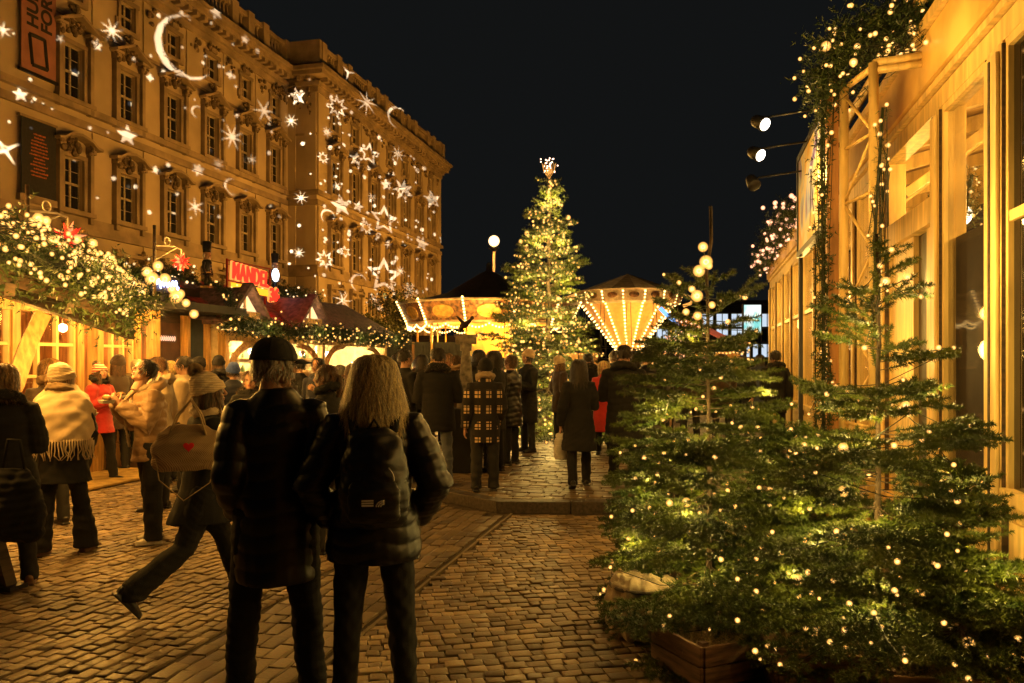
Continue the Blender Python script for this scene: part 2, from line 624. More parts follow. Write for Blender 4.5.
def sett_mat(name, c, c2, c3):
    m = bpy.data.materials.new(name)
    nt, b = nodes(m)
    g = nt.nodes.new('ShaderNodeNewGeometry')
    rp = nt.nodes.new('ShaderNodeValToRGB')
    e = rp.color_ramp.elements
    e[0].position = 0; e[0].color = (*c, 1); e[1].position = 1; e[1].color = (*c3, 1)
    k = e.new(.55); k.color = (*c2, 1)
    nt.links.new(g.outputs['Random Per Island'], rp.inputs['Fac'])
    tc = nt.nodes.new('ShaderNodeTexCoord')
    n = nt.nodes.new('ShaderNodeTexNoise'); n.inputs['Scale'].default_value = 55; n.inputs['Detail'].default_value = 4
    nt.links.new(tc.outputs['Object'], n.inputs['Vector'])
    n2 = nt.nodes.new('ShaderNodeTexNoise'); n2.inputs['Scale'].default_value = .55; n2.inputs['Detail'].default_value = 5
    nt.links.new(tc.outputs['Object'], n2.inputs['Vector'])
    r2 = nt.nodes.new('ShaderNodeValToRGB'); r2.color_ramp.elements[0].position = .3; r2.color_ramp.elements[1].position = .75
    r2.color_ramp.elements[0].color = (.42, .42, .42, 1)
    nt.links.new(n2.outputs['Fac'], r2.inputs['Fac'])
    mx = nt.nodes.new('ShaderNodeMix'); mx.data_type = 'RGBA'; mx.blend_type = 'MULTIPLY'; mx.inputs['Factor'].default_value = .9
    nt.links.new(rp.outputs['Color'], mx.inputs['A']); nt.links.new(r2.outputs['Color'], mx.inputs['B'])
    m3 = nt.nodes.new('ShaderNodeMix'); m3.data_type = 'RGBA'; m3.blend_type = 'MULTIPLY'; m3.inputs['Factor'].default_value = .45
    nt.links.new(mx.outputs['Result'], m3.inputs['A']); nt.links.new(n.outputs['Color'], m3.inputs['B'])
    nt.links.new(m3.outputs['Result'], b.inputs['Base Color'])
    rr = nt.nodes.new('ShaderNodeMapRange'); rr.inputs['To Min'].default_value = .30; rr.inputs['To Max'].default_value = .70
    nt.links.new(n2.outputs['Fac'], rr.inputs['Value']); nt.links.new(rr.outputs['Result'], b.inputs['Roughness'])
    bp = nt.nodes.new('ShaderNodeBump'); bp.inputs['Strength'].default_value = .5; bp.inputs['Distance'].default_value = .006
    nt.links.new(n.outputs['Fac'], bp.inputs['Height']); nt.links.new(bp.outputs['Normal'], b.inputs['Normal'])
    return m


def setts(name, x0, x1, y0, y1, keep, z, row, bl, ang, mat_, seed, gap=.012, dome=.010, wob=.0, cut=None):
    """rows of real stones; keep(x, y) says whether a stone lies here"""
    rg = np.random.default_rng(seed)
    c, s = math.cos(ang), math.sin(ang)
    V, F = [], []
    cx, cy_ = (x0 + x1) / 2, (y0 + y1) / 2
    Rr = math.hypot(x1 - x0, y1 - y0) / 2
    v = -Rr
    quads = []
    while v < Rr:
        rh = row * rg.uniform(.92, 1.08)
        u = -Rr + rg.random() * bl
        while u < Rr:
            L = bl * rg.uniform(.72, 1.32)
            mu, mv = u + L / 2, v + rh / 2
            mv2 = mv + wob * math.sin(mu * .9 + .4 * math.sin(mv))
            x, y = cx + mu * c - mv2 * s, cy_ + mu * s + mv2 * c
            if x0 < x < x1 and y0 < y < y1 and keep(x, y):
                quads.append((x, y, L, rh))
            u += L
        v += rh
    Q = np.array(quads); n = len(Q)
    hz = rg.normal(0, .0035, n)
    tl = rg.normal(0, .018, (n, 2))
    rot = rg.normal(0, .035, n) + ang
    cr, sr = np.cos(rot), np.sin(rot)
    verts = []
    for ring, (ins, zz) in enumerate(((0, -.035), (0, -dome), (.013, -.0015))):
        for sx, sy in ((-1, -1), (1, -1), (1, 1), (-1, 1)):
            lu = sx * (Q[:, 2] / 2 - gap / 2 - ins) + (rg.normal(0, .004, n) if ring else 0)
            lv = sy * (Q[:, 3] / 2 - gap / 2 - ins) + (rg.normal(0, .004, n) if ring else 0)
            X = Q[:, 0] + lu * cr - lv * sr; Y = Q[:, 1] + lu * sr + lv * cr
            Z = z + zz + hz + (tl[:, 0] * lu + tl[:, 1] * lv if ring else 0)
            verts.append(np.stack([X, Y, Z], 1))
    V = np.stack(verts, 1).reshape(-1, 3)
    base = (np.arange(n) * 12)[:, None]
    fs = []
    for r_ in (0, 4):
        for k in range(4):
            fs.append([r_ + k, r_ + (k + 1) % 4, r_ + 4 + (k + 1) % 4, r_ + 4 + k])
    fs.append([8, 9, 10, 11])
    F = (base[:, :, None] + np.array(fs)[None]).reshape(-1, 4)
    o = numesh(name, V, F, mat_)
    # round the top ring only
    me = o.data
    sm = np.tile(np.array([False] * 4 + [True] * 5), n)
    me.polygons.foreach_set('use_smooth', sm)
    return struct(o)


# kerb line of the raised square, in world coordinates
KERB = [Vector((-9.0, 13.8, 0)), Vector((-3.18, 9.45, 0)), Vector((-2.24, 8.79, 0)), Vector((-.6, 9.1, 0)), Vector((1.62, 9.42, 0))]
PH = .11


def kerb_y(x):
    for a, b in zip(KERB, KERB[1:]):
        if a.x <= x <= b.x:
            return a.y + (b.y - a.y) * (x - a.x) / (b.x - a.x)
    return 1e3


STONE = sett_mat('granite_setts', (.19, .13, .07), (.38, .27, .155), (.62, .45, .26))
STONE2 = sett_mat('square_setts', (.19, .14, .085), (.28, .205, .125), (.38, .285, .175))
FAR = paving_mat('far_paving', (.2, .17, .14), (.13, .115, .1), (.03, .027, .024), 1.0, .14, .12)
g = MB(); g.add([(-500, -200, -.02), (500, -200, -.02), (500, 800, -.02), (-500, 800, -.02)], [(0, 1, 2, 3)])
go = g.build('ground', pmat('joint_dirt', (.075, .055, .033), .9, bump=.5)); struct(go)
STRIP0, STRIP1 = -2.95, -2.06
setts('cobblestone_paving', -13.5, STRIP0 - .005, -1, 24, lambda x, y: y < kerb_y(x) - .12 if x > -9 else True, .0, .088, .118, R(86), STONE, 1, wob=.10, gap=.008, dome=.0055)
setts('stone_paving', STRIP1 + .03, 1.66, -1, 9.4, lambda x, y: y < kerb_y(x) - .14, .0, .090, .100, R(24), STONE, 2, wob=.03, gap=.006, dome=.0045)
setts('paving_strip', STRIP0, STRIP1, -1, 9.6, lambda x, y: y < kerb_y(x) - .2 and STRIP0 + .1 < x < STRIP1 - .1, .0, .115, .19, R(90), STONE2, 3, gap=.007, dome=.004)
# the gutter line beside the strip
gl = MB(); gl.b2(STRIP1 - .012, STRIP1 + .012, -1, 8.75, -.03, .001); struct(gl.build('gutter_line', pmat('gutter_iron', (.17, .13, .08), .7, 0)))
# raised square
pl = MB()
top = [(p.x, p.y + .15) for p in KERB] + [(1.62, 60), (-9, 60)]
zz = PH - .03
pl.prism(top, Matrix.Translation((0, 0, -.018)), zz + .018)
struct(pl.build('raised_square', FAR))
setts('square_paving', -9, 1.6, 8.7, 24, lambda x, y: y > kerb_y(x) + .22, PH, .15, .22, R(2), STONE2, 4, gap=.008, dome=.005)
kb = MB()
rgk = random.Random(3)
for a, b in zip(KERB, KERB[1:]):
    L = (b - a).length; n = max(1, round(L / .9)); t = (b - a) / n
    for i in range(n):
        p, q = a + t * (i + .006), a + t * (i + .994)
        h = PH + .01 + rgk.uniform(-.003, .003)
        nrm = Vector((-t.y, t.x, 0)).normalized() * .09
        kb.beam(p + nrm + Vector((0, 0, h / 2 - .01)), q + nrm + Vector((0, 0, h / 2 - .01)), .18, h + .02)
struct(kb.build('kerb', pmat('kerb_granite', (.075, .06, .045), .55, var=.25, scale=30), bevel=.008))
pf = MB(); pf.add([(-60, 24, -.006), (-9.02, 24, -.006), (-9.02, 250, -.006), (-60, 250, -.006)], [(0, 1, 2, 3)])
pf.add([(1.64, 9, -.006), (60, 9, -.006), (60, 250, -.006), (1.64, 250, -.006)], [(0, 1, 2, 3)])
pf.add([(-9, 60.01, -.006), (1.62, 60.01, -.006), (1.62, 250, -.006), (-9, 250, -.006)], [(0, 1, 2, 3)])
struct(pf.build('far_paving', FAR))
# ================================================================== people
def remesh(mb, voxel, smooth_it=2):
    me = mb.mesh('tmp', [])
    o = bpy.data.objects.new('tmp', me); col.objects.link(o)
    r_ = o.modifiers.new('r', 'REMESH'); r_.mode = 'VOXEL'; r_.voxel_size = voxel; r_.use_smooth_shade = True
    if smooth_it:
        s_ = o.modifiers.new('s', 'SMOOTH'); s_.iterations = smooth_it; s_.factor = .5
    dg = bpy.context.evaluated_depsgraph_get()
    out = bpy.data.meshes.new_from_object(o.evaluated_get(dg))
    bpy.data.objects.remove(o); bpy.data.meshes.remove(me)
    return out


def arr(me):
    V = np.empty(len(me.vertices) * 3, dtype=np.float32); me.vertices.foreach_get('co', V)
    N = np.empty(len(me.vertices) * 3, dtype=np.float32); me.vertices.foreach_get('normal', N)
    return V.reshape(-1, 3), N.reshape(-1, 3)


def displace(me, fn):
    V, N = arr(me)
    V = V + N * fn(V)[:, None]
    me.vertices.foreach_set('co', V.astype(np.float32).ravel()); me.update()


def wrinkle(V, amp, f, seed):
    rg = np.random.default_rng(seed)
    out = np.zeros(len(V))
    for i in range(5):
        k = rg.normal(size=3) * f * (1 + .5 * i); k[2] *= 1.5
        out += np.sin(V @ k + rg.random() * 6 + 1.4 * np.sin(V @ (rg.normal(size=3) * f * .6))) / (1 + .5 * i)
    return out * amp / 2.2


SKIN = pmat('skin', (.52, .29, .19), .5, var=.06, scale=14, bump=.04)
LIP = pmat('lips', (.36, .12, .09), .4, bump=0)
EYEW = pmat('eye_white', (.6, .56, .5), .25, var=.02, bump=0)
IRIS = pmat('iris', (.02, .013, .008), .15, bump=0)


def base_head(vox):
    m = MB()
    m.ball((0, -.005, .022), .094, 20, 14, 0, (.82, 1.0, 1.0))          # skull
    m.ball((0, .018, -.035), .070, 18, 12, 0, (.88, .95, 1.18))         # face
    m.ball((0, .058, -.088), .026, 12, 8, 0, (1.2, .8, .8))             # chin
    m.ball((0, .078, .024), .03, 12, 8, 0, (1.6, .35, .45))             # brow
    m.loft([((0, .082, .018), .007, .008), ((0, .096, -.002), .009, .010), ((0, .106, -.02), .013, .012), ((0, .096, -.034), .014, .010)], 10)
    for s_ in (-1, 1):
        m.ball((s_ * .048, .062, -.026), .02, 10, 8, 0, (1, .7, .9))    # cheek
        m.ball((s_ * .079, -.008, -.006), .028, 10, 8, 0, (.28, .62, 1.05))   # ear
        m.ball((s_ * .05, .02, -.062), .03, 10, 8, 0, (.8, 1.1, .9))    # jaw
    m.ball((0, .085, -.052), .017, 12, 8, 0, (1.35, .6, .42))           # upper lip
    m.ball((0, .082, -.064), .016, 12, 8, 0, (1.15, .6, .45))
    m.tube([(0, -.012, -.03), (0, -.022, -.10), (0, -.03, -.19)], [.05, .052, .062], 14)
    me = remesh(m, vox, 2)
    V, N = arr(me)
    # eye sockets
    for s_ in (-1, 1):
        c = np.array([s_ * .031, .086, .002]); d2 = (((V - c) / np.array([.016, .03, .011])) ** 2).sum(1)
        V = V - np.exp(-d2)[:, None] * np.array([0, .011, 0])
    d2 = (((V - np.array([0, .094, -.058])) / np.array([.022, .03, .0035])) ** 2).sum(1)
    V = V - np.exp(-d2)[:, None] * np.array([0, .005, 0])
    me.vertices.foreach_set('co', V.astype(np.float32).ravel()); me.update()
    P_ = [tuple(v) for v in V.tolist()]
    F_ = [tuple(p.vertices) for p in me.polygons]
    ctr = [sum((Vector(P_[i]) for i in f), Vector()) / len(f) for f in F_]
    mi = [1 if (c.y > .08 and abs(c.x) < .022 and -.071 < c.z < -.047) else 0 for c in ctr]
    bpy.data.meshes.remove(me)
    e = MB()
    for s_ in (-1, 1):
        e.ball((s_ * .031, .0745, .001), .0118, 12, 9, 2)
        e.ball((s_ * .031, .0815, .001), .0062, 8, 6, 3)
        # lids and brows
        e.tube([(s_ * .019, .081, .004), (s_ * .031, .0875, .0095), (s_ * .044, .080, .004)], .0022, 6, 0)
        e.tube([(s_ * .017, .093, .019), (s_ * .031, .094, .0235), (s_ * .048, .083, .019)], [.0022, .0032, .0018], 6, 3)
    o_ = len(P_)
    P_ += e.v; F_ += [tuple(i + o_ for i in f) for f in e.f]; mi += e.m
    return P_, F_, mi


HEADS = {0: base_head(.0042), 1: base_head(.008)}


def base_hand(curl, thumb):
    m = MB()
    m.tube([(0, -.03, 0), (0, .0, 0), (0, .03, 0), (0, .075, 0), (0, .09, 0)], [.025, .026, .036, .041, .036], 12, ry=[.02, .018, .016, .014, .010])
    L = [.066, .074, .070, .055]
    for i in range(4):
        x = .031 - i * .0205
        p = Vector((x, .078 - abs(i - 1.3) * .003, 0)); pts = [p]
        a = R(curl * .5 + i * 3)
        for j, f in enumerate((.45, .32, .23)):
            d = Vector(((.03 - i * .02) * .6, math.cos(a), -math.sin(a))).normalized()
            pts.append(pts[-1] + d * L[i] * f); a += R(curl)
        m.tube(pts, [.0088, .0082, .0076, .0062], 8)
    t = Vector((.028, .012, -.004)); d = Vector((.75, .62, -.35 - thumb)).normalized()
    p1 = t + d * .038; d2 = Vector((.35, .85, -.45 - thumb)).normalized(); p2 = p1 + d2 * .03; p3 = p2 + d2 * .024
    m.tube([t, p1, p2, p3], [.013, .0115, .0098, .0075], 8)
    me = remesh(m, .0042, 1)
    V, N = arr(me)
    F_ = [tuple(p.vertices) for p in me.polygons]
    bpy.data.meshes.remove(me)
    return V, F_


HANDS = {'relax': base_hand(22, 0), 'grip': base_hand(55, .5)}


def strands(label_unused, parent, mat_, c, rx, ry, rz, n, length, seed, width=.004, back=True, fall=1.0, face=.55, zmin=None, spread=.0, wave=.012, elmax=1.5):
    """hair: ribbons that start on the scalp and fall"""
    rg = random.Random(seed)
    V, F = [], []
    for i in range(n):
        a = rg.uniform(-math.pi, math.pi)
        el = rg.uniform(.05, 1.5) if rg.random() < .7 else rg.uniform(-.2, .5)
        if elmax < 1: el = rg.uniform(-.35, elmax)
        # keep the face clear
        fa = abs(((a - math.pi / 2 + math.pi) % (2 * math.pi)) - math.pi)
        if fa < face and el < 1.0: continue
        rt = Vector((math.cos(a) * math.cos(el) * rx, math.sin(a) * math.cos(el) * ry, math.sin(el) * rz))
        p = rt.copy(); out = Vector((math.cos(a), math.sin(a), 0))
        L = length * (rg.uniform(.62, 1.1) if length > .2 else rg.uniform(.75, 1.08))
        seg = 9; ds = (L + .06) / seg
        ph = rg.random() * 6; wv = rg.uniform(.4, 1) * wave
        pts = [p.copy()]
        for k in range(seg):
            # ride over the skull then hang
            q = Vector((p.x / rx, p.y / ry, p.z / rz)); ll = q.length
            nrm = Vector((q.x / rx, q.y / ry, q.z / rz)).normalized()
            down = Vector((0, 0, -1)) + out * spread
            if p.z > -.02 and ll < 1.25:
                d = (down - nrm * down.dot(nrm)); d += out * .25
                d.normalize()
            else:
                d = (down + out * (.02 + spread * .4)).normalized()
            p = p + d * ds
            q = Vector((p.x / rx, p.y / ry, max(p.z, 0) / rz))
            if q.length < 1.02 and p.z > -.03: p = Vector((p.x, p.y, p.z)) + nrm * (1.02 - q.length) * rx
            fa2 = math.atan2(p.y, p.x)
            pts.append(p + out.cross(Vector((0, 0, 1))) * math.sin(ph + k * .8) * wv + out * math.sin(ph * 2 + k * .6) * wv * .6 * (k / seg))
        o_ = len(V)
        for k, q in enumerate(pts):
            t = (pts[min(k + 1, seg)] - pts[max(k - 1, 0)]).normalized()
            sd = t.cross(out).normalized() if t.cross(out).length > .01 else Vector((1, 0, 0))
            sd = (sd + out * rg.uniform(-.2, .2)).normalized()
            ww = width * (1 - .6 * (k / seg) ** 2)
            V.append(c + q - sd * ww); V.append(c + q + sd * ww)
        for k in range(seg):
            b = o_ + 2 * k; F.append((b, b + 1, b + 3, b + 2))
    return V, F


def hair_mat(name, c):
    return pmat(name, c, .42, var=.35, scale=40, bump=.4, bscale=180, stretch=(6, 6, .6), spec=.5)


def hair_isl(name, c):
    m = hair_mat(name, c); nt = m.node_tree; b = nt.nodes['Principled BSDF']
    src = b.inputs['Base Color'].links[0].from_socket
    g_ = nt.nodes.new('ShaderNodeNewGeometry'); rp = nt.nodes.new('ShaderNodeValToRGB')
    rp.color_ramp.elements[0].color = (.22, .18, .15, 1); rp.color_ramp.elements[1].color = (1.25, 1.2, 1.1, 1)
    nt.links.new(g_.outputs['Random Per Island'], rp.inputs['Fac'])
    mx = nt.nodes.new('ShaderNodeMix'); mx.data_type = 'RGBA'; mx.blend_type = 'MULTIPLY'; mx.inputs['Factor'].default_value = 1
    nt.links.new(src, mx.inputs['A']); nt.links.new(rp.outputs['Color'], mx.inputs['B']); nt.links.new(mx.outputs['Result'], b.inputs['Base Color'])
    b.inputs['Roughness'].default_value = .33
    return m


HAIRS = {'blonde': hair_isl('blonde_strands', (.9, .60, .26)), 'brown': hair_isl('brown_strands', (.14, .07, .03)), 'dark': hair_isl('dark_strands', (.03, .02, .013)),
         'light': hair_isl('light_brown_strands', (.34, .2, .08)), 'grey': hair_isl('grey_strands', (.4, .37, .32))}
HAIR = {'blonde': hair_mat('blonde_hair', (.80, .54, .24)), 'brown': hair_mat('brown_hair', (.10, .05, .022)), 'dark': hair_mat('dark_hair', (.018, .012, .008)),
        'light': hair_mat('light_brown_hair', (.26, .15, .06)), 'grey': hair_mat('grey_hair', (.3, .28, .25))}


def cloth(name, c, rough=.8, var=.15, bump=.35, bs=220, sheen=.2):
    return pmat(name, c, rough, var=var, scale=5, bump=bump, bscale=bs, sheen=sheen)


C = {
 'black': cloth('black_cloth', (.008, .008, .009), .9, sheen=0), 'blacknylon': cloth('black_nylon', (.0028, .0028, .0034), .42, bump=.06, bs=40, sheen=0), 'charcoal': cloth('charcoal_cloth', (.014, .014, .015), sheen=0),
 'navy': cloth('navy_cloth', (.010, .014, .035)), 'blue': cloth('blue_knit', (.03, .07, .30)), 'red': cloth('red_coat_cloth', (.50, .02, .02)), 'tan': cloth('tan_puffer_cloth', (.36, .22, .11), .55, bs=60),
 'cream': cloth('cream_wool', (.62, .47, .29), bs=260), 'jeans': cloth('blue_denim', (.10, .12, .16)), 'brown': cloth('brown_cloth', (.05, .028, .016)), 'olive': cloth('olive_cloth', (.05, .05, .022)),
 'beige': cloth('beige_cloth', (.42, .32, .2)), 'white': cloth('white_cotton', (.7, .66, .58)), 'fur': cloth('brown_fur', (.28, .18, .09)), 'pink': cloth('pink_cloth', (.5, .2, .16)),
 'shoe': pmat('black_leather', (.012, .010, .009), .4), 'sneaker': pmat('white_sneaker', (.6, .53, .42), .5), 'bootbrown': pmat('brown_leather', (.16, .08, .035), .5),
}


def plaid_mat():
    m = bpy.data.materials.new('plaid_wool'); nt, b = nodes(m)
    b.inputs['Roughness'].default_value = .9
    tc = nt.nodes.new('ShaderNodeTexCoord')
    sep = nt.nodes.new('ShaderNodeSeparateXYZ'); nt.links.new(tc.outputs['Object'], sep.inputs[0])
    def stripe(sock, sc_, th, off=0.0):
        a = nt.nodes.new('ShaderNodeMath'); a.operation = 'MULTIPLY_ADD'; a.inputs[1].default_value = sc_; a.inputs[2].default_value = off; nt.links.new(sock, a.inputs[0])
        f = nt.nodes.new('ShaderNodeMath'); f.operation = 'FRACT'; nt.links.new(a.outputs[0], f.inputs[0])
        l = nt.nodes.new('ShaderNodeMath'); l.operation = 'LESS_THAN'; l.inputs[1].default_value = th; nt.links.new(f.outputs[0], l.inputs[0])
        return l.outputs[0]
    def mx(A_, B_, op='MAXIMUM'):
        a = nt.nodes.new('ShaderNodeMath'); a.operation = op; nt.links.new(A_, a.inputs[0]); nt.links.new(B_, a.inputs[1]); return a.outputs[0]
    wide = mx(stripe(sep.outputs['X'], 7.5, .50), stripe(sep.outputs['Z'], 5.2, .50), 'MULTIPLY')
    thin = mx(stripe(sep.outputs['X'], 22, .28, .2), stripe(sep.outputs['Z'], 20, .28, .3))
    val = nt.nodes.new('ShaderNodeMath'); val.operation = 'SUBTRACT'; val.use_clamp = True
    nt.links.new(wide, val.inputs[0]); nt.links.new(thin, val.inputs[1])
    m1 = nt.nodes.new('ShaderNodeMix'); m1.data_type = 'RGBA'
    m1.inputs['A'].default_value = (.012, .010, .010, 1); m1.inputs['B'].default_value = (.6, .45, .25, 1)
    nt.links.new(val.outputs[0], m1.inputs['Factor']); nt.links.new(m1.outputs['Result'], b.inputs['Base Color'])
    return m


def stripe_mat(name, c1, c2, k=26, ax='Z', rot=0.0):
    m = bpy.data.materials.new(name); nt, b = nodes(m)
    b.inputs['Roughness'].default_value = .9
    tc = nt.nodes.new('ShaderNodeTexCoord')
    w_ = nt.nodes.new('ShaderNodeTexWave'); w_.bands_direction = ax; w_.inputs['Scale'].default_value = k; w_.inputs['Distortion'].default_value = .6
    nt.links.new(tc.outputs['Object'], w_.inputs['Vector'])
    rp = nt.nodes.new('ShaderNodeValToRGB'); rp.color_ramp.elements[0].color = (*c1, 1); rp.color_ramp.elements[1].color = (*c2, 1)
    rp.color_ramp.elements[0].position = .42; rp.color_ramp.elements[1].position = .58
    nt.links.new(w_.outputs['Fac'], rp.inputs['Fac']); nt.links.new(rp.outputs['Color'], b.inputs['Base Color'])
    bp = nt.nodes.new('ShaderNodeBump'); bp.inputs['Strength'].default_value = .6; bp.inputs['Distance'].default_value = .01
    nt.links.new(w_.outputs['Fac'], bp.inputs['Height']); nt.links.new(bp.outputs['Normal'], b.inputs['Normal'])
    return m


C['plaid'] = plaid_mat()
C['stripehat'] = stripe_mat('striped_knit', (.6, .09, .05), (.7, .62, .5), 9)
C['ribcream'] = stripe_mat('ribbed_cream_knit', (.66, .50, .30), (.84, .66, .44), 26, 'Z')

ARMS = {   # elbow and wrist relative to the shoulder, for the right side (x > 0); y is forward
 'down': ((.07, -.03, -.29), (.09, .03, -.54), 'relax'),
 'pocket': ((.05, -.06, -.285), (.02, .09, -.45), None),
 'front': ((.06, .03, -.28), (-.05, .26, -.22), 'grip'),
 'eat': ((.07, .10, -.25), (-.10, .27, -.04), 'grip'),
 'eatlow': ((.08, .02, -.27), (-.08, .25, -.14), 'grip'),
 'strap': ((.12, .02, -.25), (.02, .12, -.06), 'grip'),
 'swingf': ((.05, .12, -.26), (.04, .28, -.42), 'relax'),
 'swingb': ((.07, -.16, -.24), (.09, -.22, -.48), 'relax'),
 'phone': ((.07, .05, -.27), (-.05, .28, -.12), 'grip'),
}


def person(label, px, d, phi=0.0, H=1.72, z0=0.0, ll=(0, 0, 3), rl=(0, 0, 3), la='down', ra='down', head=(0, 0), lean=0, top='black', topz=.80, bottom='charcoal', shoe='shoe',
           hair=('dark', 'short'), hat=None, puffer=0.0, fem=False, near=False, flare=.0, collar=None, hood=None, group=None, X=None, Y=None, wide=1.0, legw=1.0, sleeve_pf=True, name='person', scarf=None, bell=0.0):
    s = H / 1.75
    sw = (.165 if fem else .185) * wide
    if X is None:
        b = G(px, d, z0)
    else:
        b = Vector((X, Y, z0))
    ang = A - math.atan((px - 512) / 800) + R(phi) if X is None else R(phi)
    root = thing(name, label, 'person', b, ang, group)
    rg = random.Random(label)
    seed = rg.randrange(10000)
    # skeleton ------------------------------------------------------------
    legs = []
    hipz = .93
    for sd, (f, k, sp) in ((-1, ll), (1, rl)):
        hp = Vector((sd * .095, 0, 0))
        f_, k_, sp_ = R(f), R(k), R(sp)
        kn = hp + Vector((sd * math.sin(sp_), math.sin(f_), -math.cos(f_) * math.cos(sp_))) * .43
        an = kn + Vector((sd * math.sin(sp_) * .7, math.sin(f_ - k_), -math.cos(f_ - k_))) * .41
        legs.append((hp, kn, an, f - k))
    hipz = .095 - min(l[2].z for l in legs)
    legs = [tuple(Vector((p.x, p.y, p.z + hipz)) for p in l[:3]) + (l[3],) for l in legs]
    Lm = Matrix.Translation((0, 0, hipz)) @ Matrix.Rotation(-R(lean), 4, 'X') @ Matrix.Translation((0, 0, -hipz))
    dz = hipz - .93

    def U(x, y, z): return Lm @ Vector((x, y, z + dz))
    shs = [U(-sw * .95, 0, 1.392), U(sw * .95, 0, 1.392)]
    arms = []
    for i, (sd, an_) in enumerate(((-1, la), (1, ra))):
        e, w_, h_ = ARMS[an_] if isinstance(an_, str) else an_
        rot = Matrix.Rotation(-R(lean), 3, 'X')
        e = rot @ Vector((e[0] * sd, e[1], e[2])); w_ = rot @ Vector((w_[0] * sd, w_[1], w_[2]))
        arms.append((shs[i], shs[i] + e, shs[i] + w_, h_))
    hc = U(0, .015, 1.635)
    yaw, pit = head
    HM = Matrix.Translation(hc) @ Matrix.Rotation(R(yaw), 4, 'Z') @ Matrix.Rotation(-R(lean) * .4 + R(pit), 4, 'X')
    S = Matrix.Scale(s, 4)

    def put(nm, me_or_mb, mats, parent=None, disp=None):
        me = me_or_mb if not isinstance(me_or_mb, MB) else me_or_mb.mesh(nm, mats)
        if disp: displace(me, disp)
        me.transform(S)
        me.materials.clear()
        for q in (mats if isinstance(mats, (list, tuple)) else [mats]): me.materials.append(q)
        me.name = nm
        o = bpy.data.objects.new(nm, me); col.objects.link(o); o.parent = parent or root
        return o
    # body ---------------------------------------------------------------
    m = MB()
    m.loft([(U(0, 0, .86), .14, .10), (U(0, 0, .98), .14, .095), (U(0, 0, 1.12), .125, .085), (U(0, 0, 1.28), .145, .1), (U(0, 0, 1.40), .15, .085), (U(0, -.01, 1.46), .07, .06)], 14)
    for hp, kn, an, _ in legs:
        m.tube([hp, hp.lerp(kn, .5), kn, kn.lerp(an, .35), an, an - Vector((0, 0, .03))], [.075, .068, .05, .05, .035, .035], 10)
        m.ball(hp, .085, 10, 7)
    for sh, el, wr, _ in arms:
        m.tube([U(0, 0, 1.40), sh, sh.lerp(el, .5), el, el.lerp(wr, .3), wr, wr + (wr - el).normalized() * .03], [.05, .05, .043, .036, .036, .025, .023], 10)
    m.tube([U(0, -.01, 1.38), U(0, -.005, 1.50)], [.065, .058], 12)
    bm_ = remesh(m, .02, 1)
    V = [v.co.copy() for v in bm_.vertices]; F = [tuple(p.vertices) for p in bm_.polygons]; MI = [0] * len(F)
    bpy.data.meshes.remove(bm_)
    hv, hf, hm = HEADS[0 if near else 1]
    o_ = len(V); V += [HM @ Vector(q) for q in hv]; F += [tuple(i + o_ for i in f) for f in hf]; MI += hm
    for i, (sh, el, wr, h_) in enumerate(arms):
        if h_ is None: continue
        hv, hf = HANDS[h_]
        y_ = (wr - el).normalized()
        # thumb points up/forward
        up = Vector((0, 0, 1)) if abs(y_.z) < .75 else Vector((0, 1, 0))
        zz_ = Vector((1 if i == 0 else -1, 0, 0))            # palm faces the body -> back of hand outward
        x_ = up - y_ * up.dot(y_); x_.normalize()
        z_ = x_.cross(y_)
        # palm normal is -z; mirror for the other hand
        Mh = Matrix((x_, y_, z_)).transposed()
        if z_.x * (1 if i else -1) < 0:
            Mh = Matrix((x_, y_, -z_)).transposed()
            hf = [tuple(reversed(f)) for f in hf]
        o_ = len(V)
        q0 = wr
        V += [q0 + y_ * .02 + Mh @ Vector(q) for q in hv.tolist()]; F += [tuple(j + o_ for j in f) for f in hf]; MI += [0] * len(hf)
    me = bpy.data.meshes.new('body'); me.from_pydata([tuple(q) for q in V], [], F)
    me.polygons.foreach_set('use_smooth', [True] * len(F)); me.polygons.foreach_set('material_index', MI); me.update()
    # materials must survive put(): keep the indices
    idx = MI
    o = put('body', me, [SKIN, LIP, EYEW, IRIS]); o.data.polygons.foreach_set('material_index', idx); o.data.update()
    # trousers ------------------------------------------------------------
    m = MB()
    bw = .012 * legw
    for hp, kn, an, _ in legs:
        lw = legw
        m.tube([hp + Vector((0, 0, .02)), hp.lerp(kn, .35), kn, kn.lerp(an, .45), an + Vector((0, 0, .0)), an - Vector((0, 0, .055))],
               [.098 * lw, .092 * lw, .070 * lw, .068 * lw + bell * .5, .062 * lw + bell, .068 * lw + bell], 14)
    m.loft([((0, 0, hipz - .09), .13 * wide, .11), ((0, 0, hipz), .165 * wide, .125), ((0, 0, hipz + .10), .15 * wide, .11)], 18)
    v_ = .010 if near else .018
    tm = remesh(m, v_, 2)
    put('trousers', tm, C[bottom], disp=lambda V: wrinkle(V, .0075, 17, seed))
    # shoes ---------------------------------------------------------------
    for hp, kn, an, pt in legs:
        m = MB()
        M_ = Matrix.Translation(an) @ Matrix.Rotation(R(pt) * .9, 4, 'X')
        rings = [((0, -.075, -.05), .028, .03), ((0, -.055, -.045), .038, .045), ((0, .0, -.05), .040, .042), ((0, .07, -.062), .046, .032), ((0, .13, -.07), .044, .025), ((0, .17, -.074), .028, .018)]
        vs = []
        m.tube([r_[0] for r_ in rings], [r_[1] for r_ in rings], 12, ry=[r_[2] for r_ in rings])
        m.tube([(0, -.01, -.06), (0, -.005, .03)], [.042, .045], 10)
        m.box((0, .045, -.086), (.088, .25, .018))
        m.v = [tuple(M_ @ Vector(q)) for q in m.v]
        sm_ = remesh(m, .009, 1)
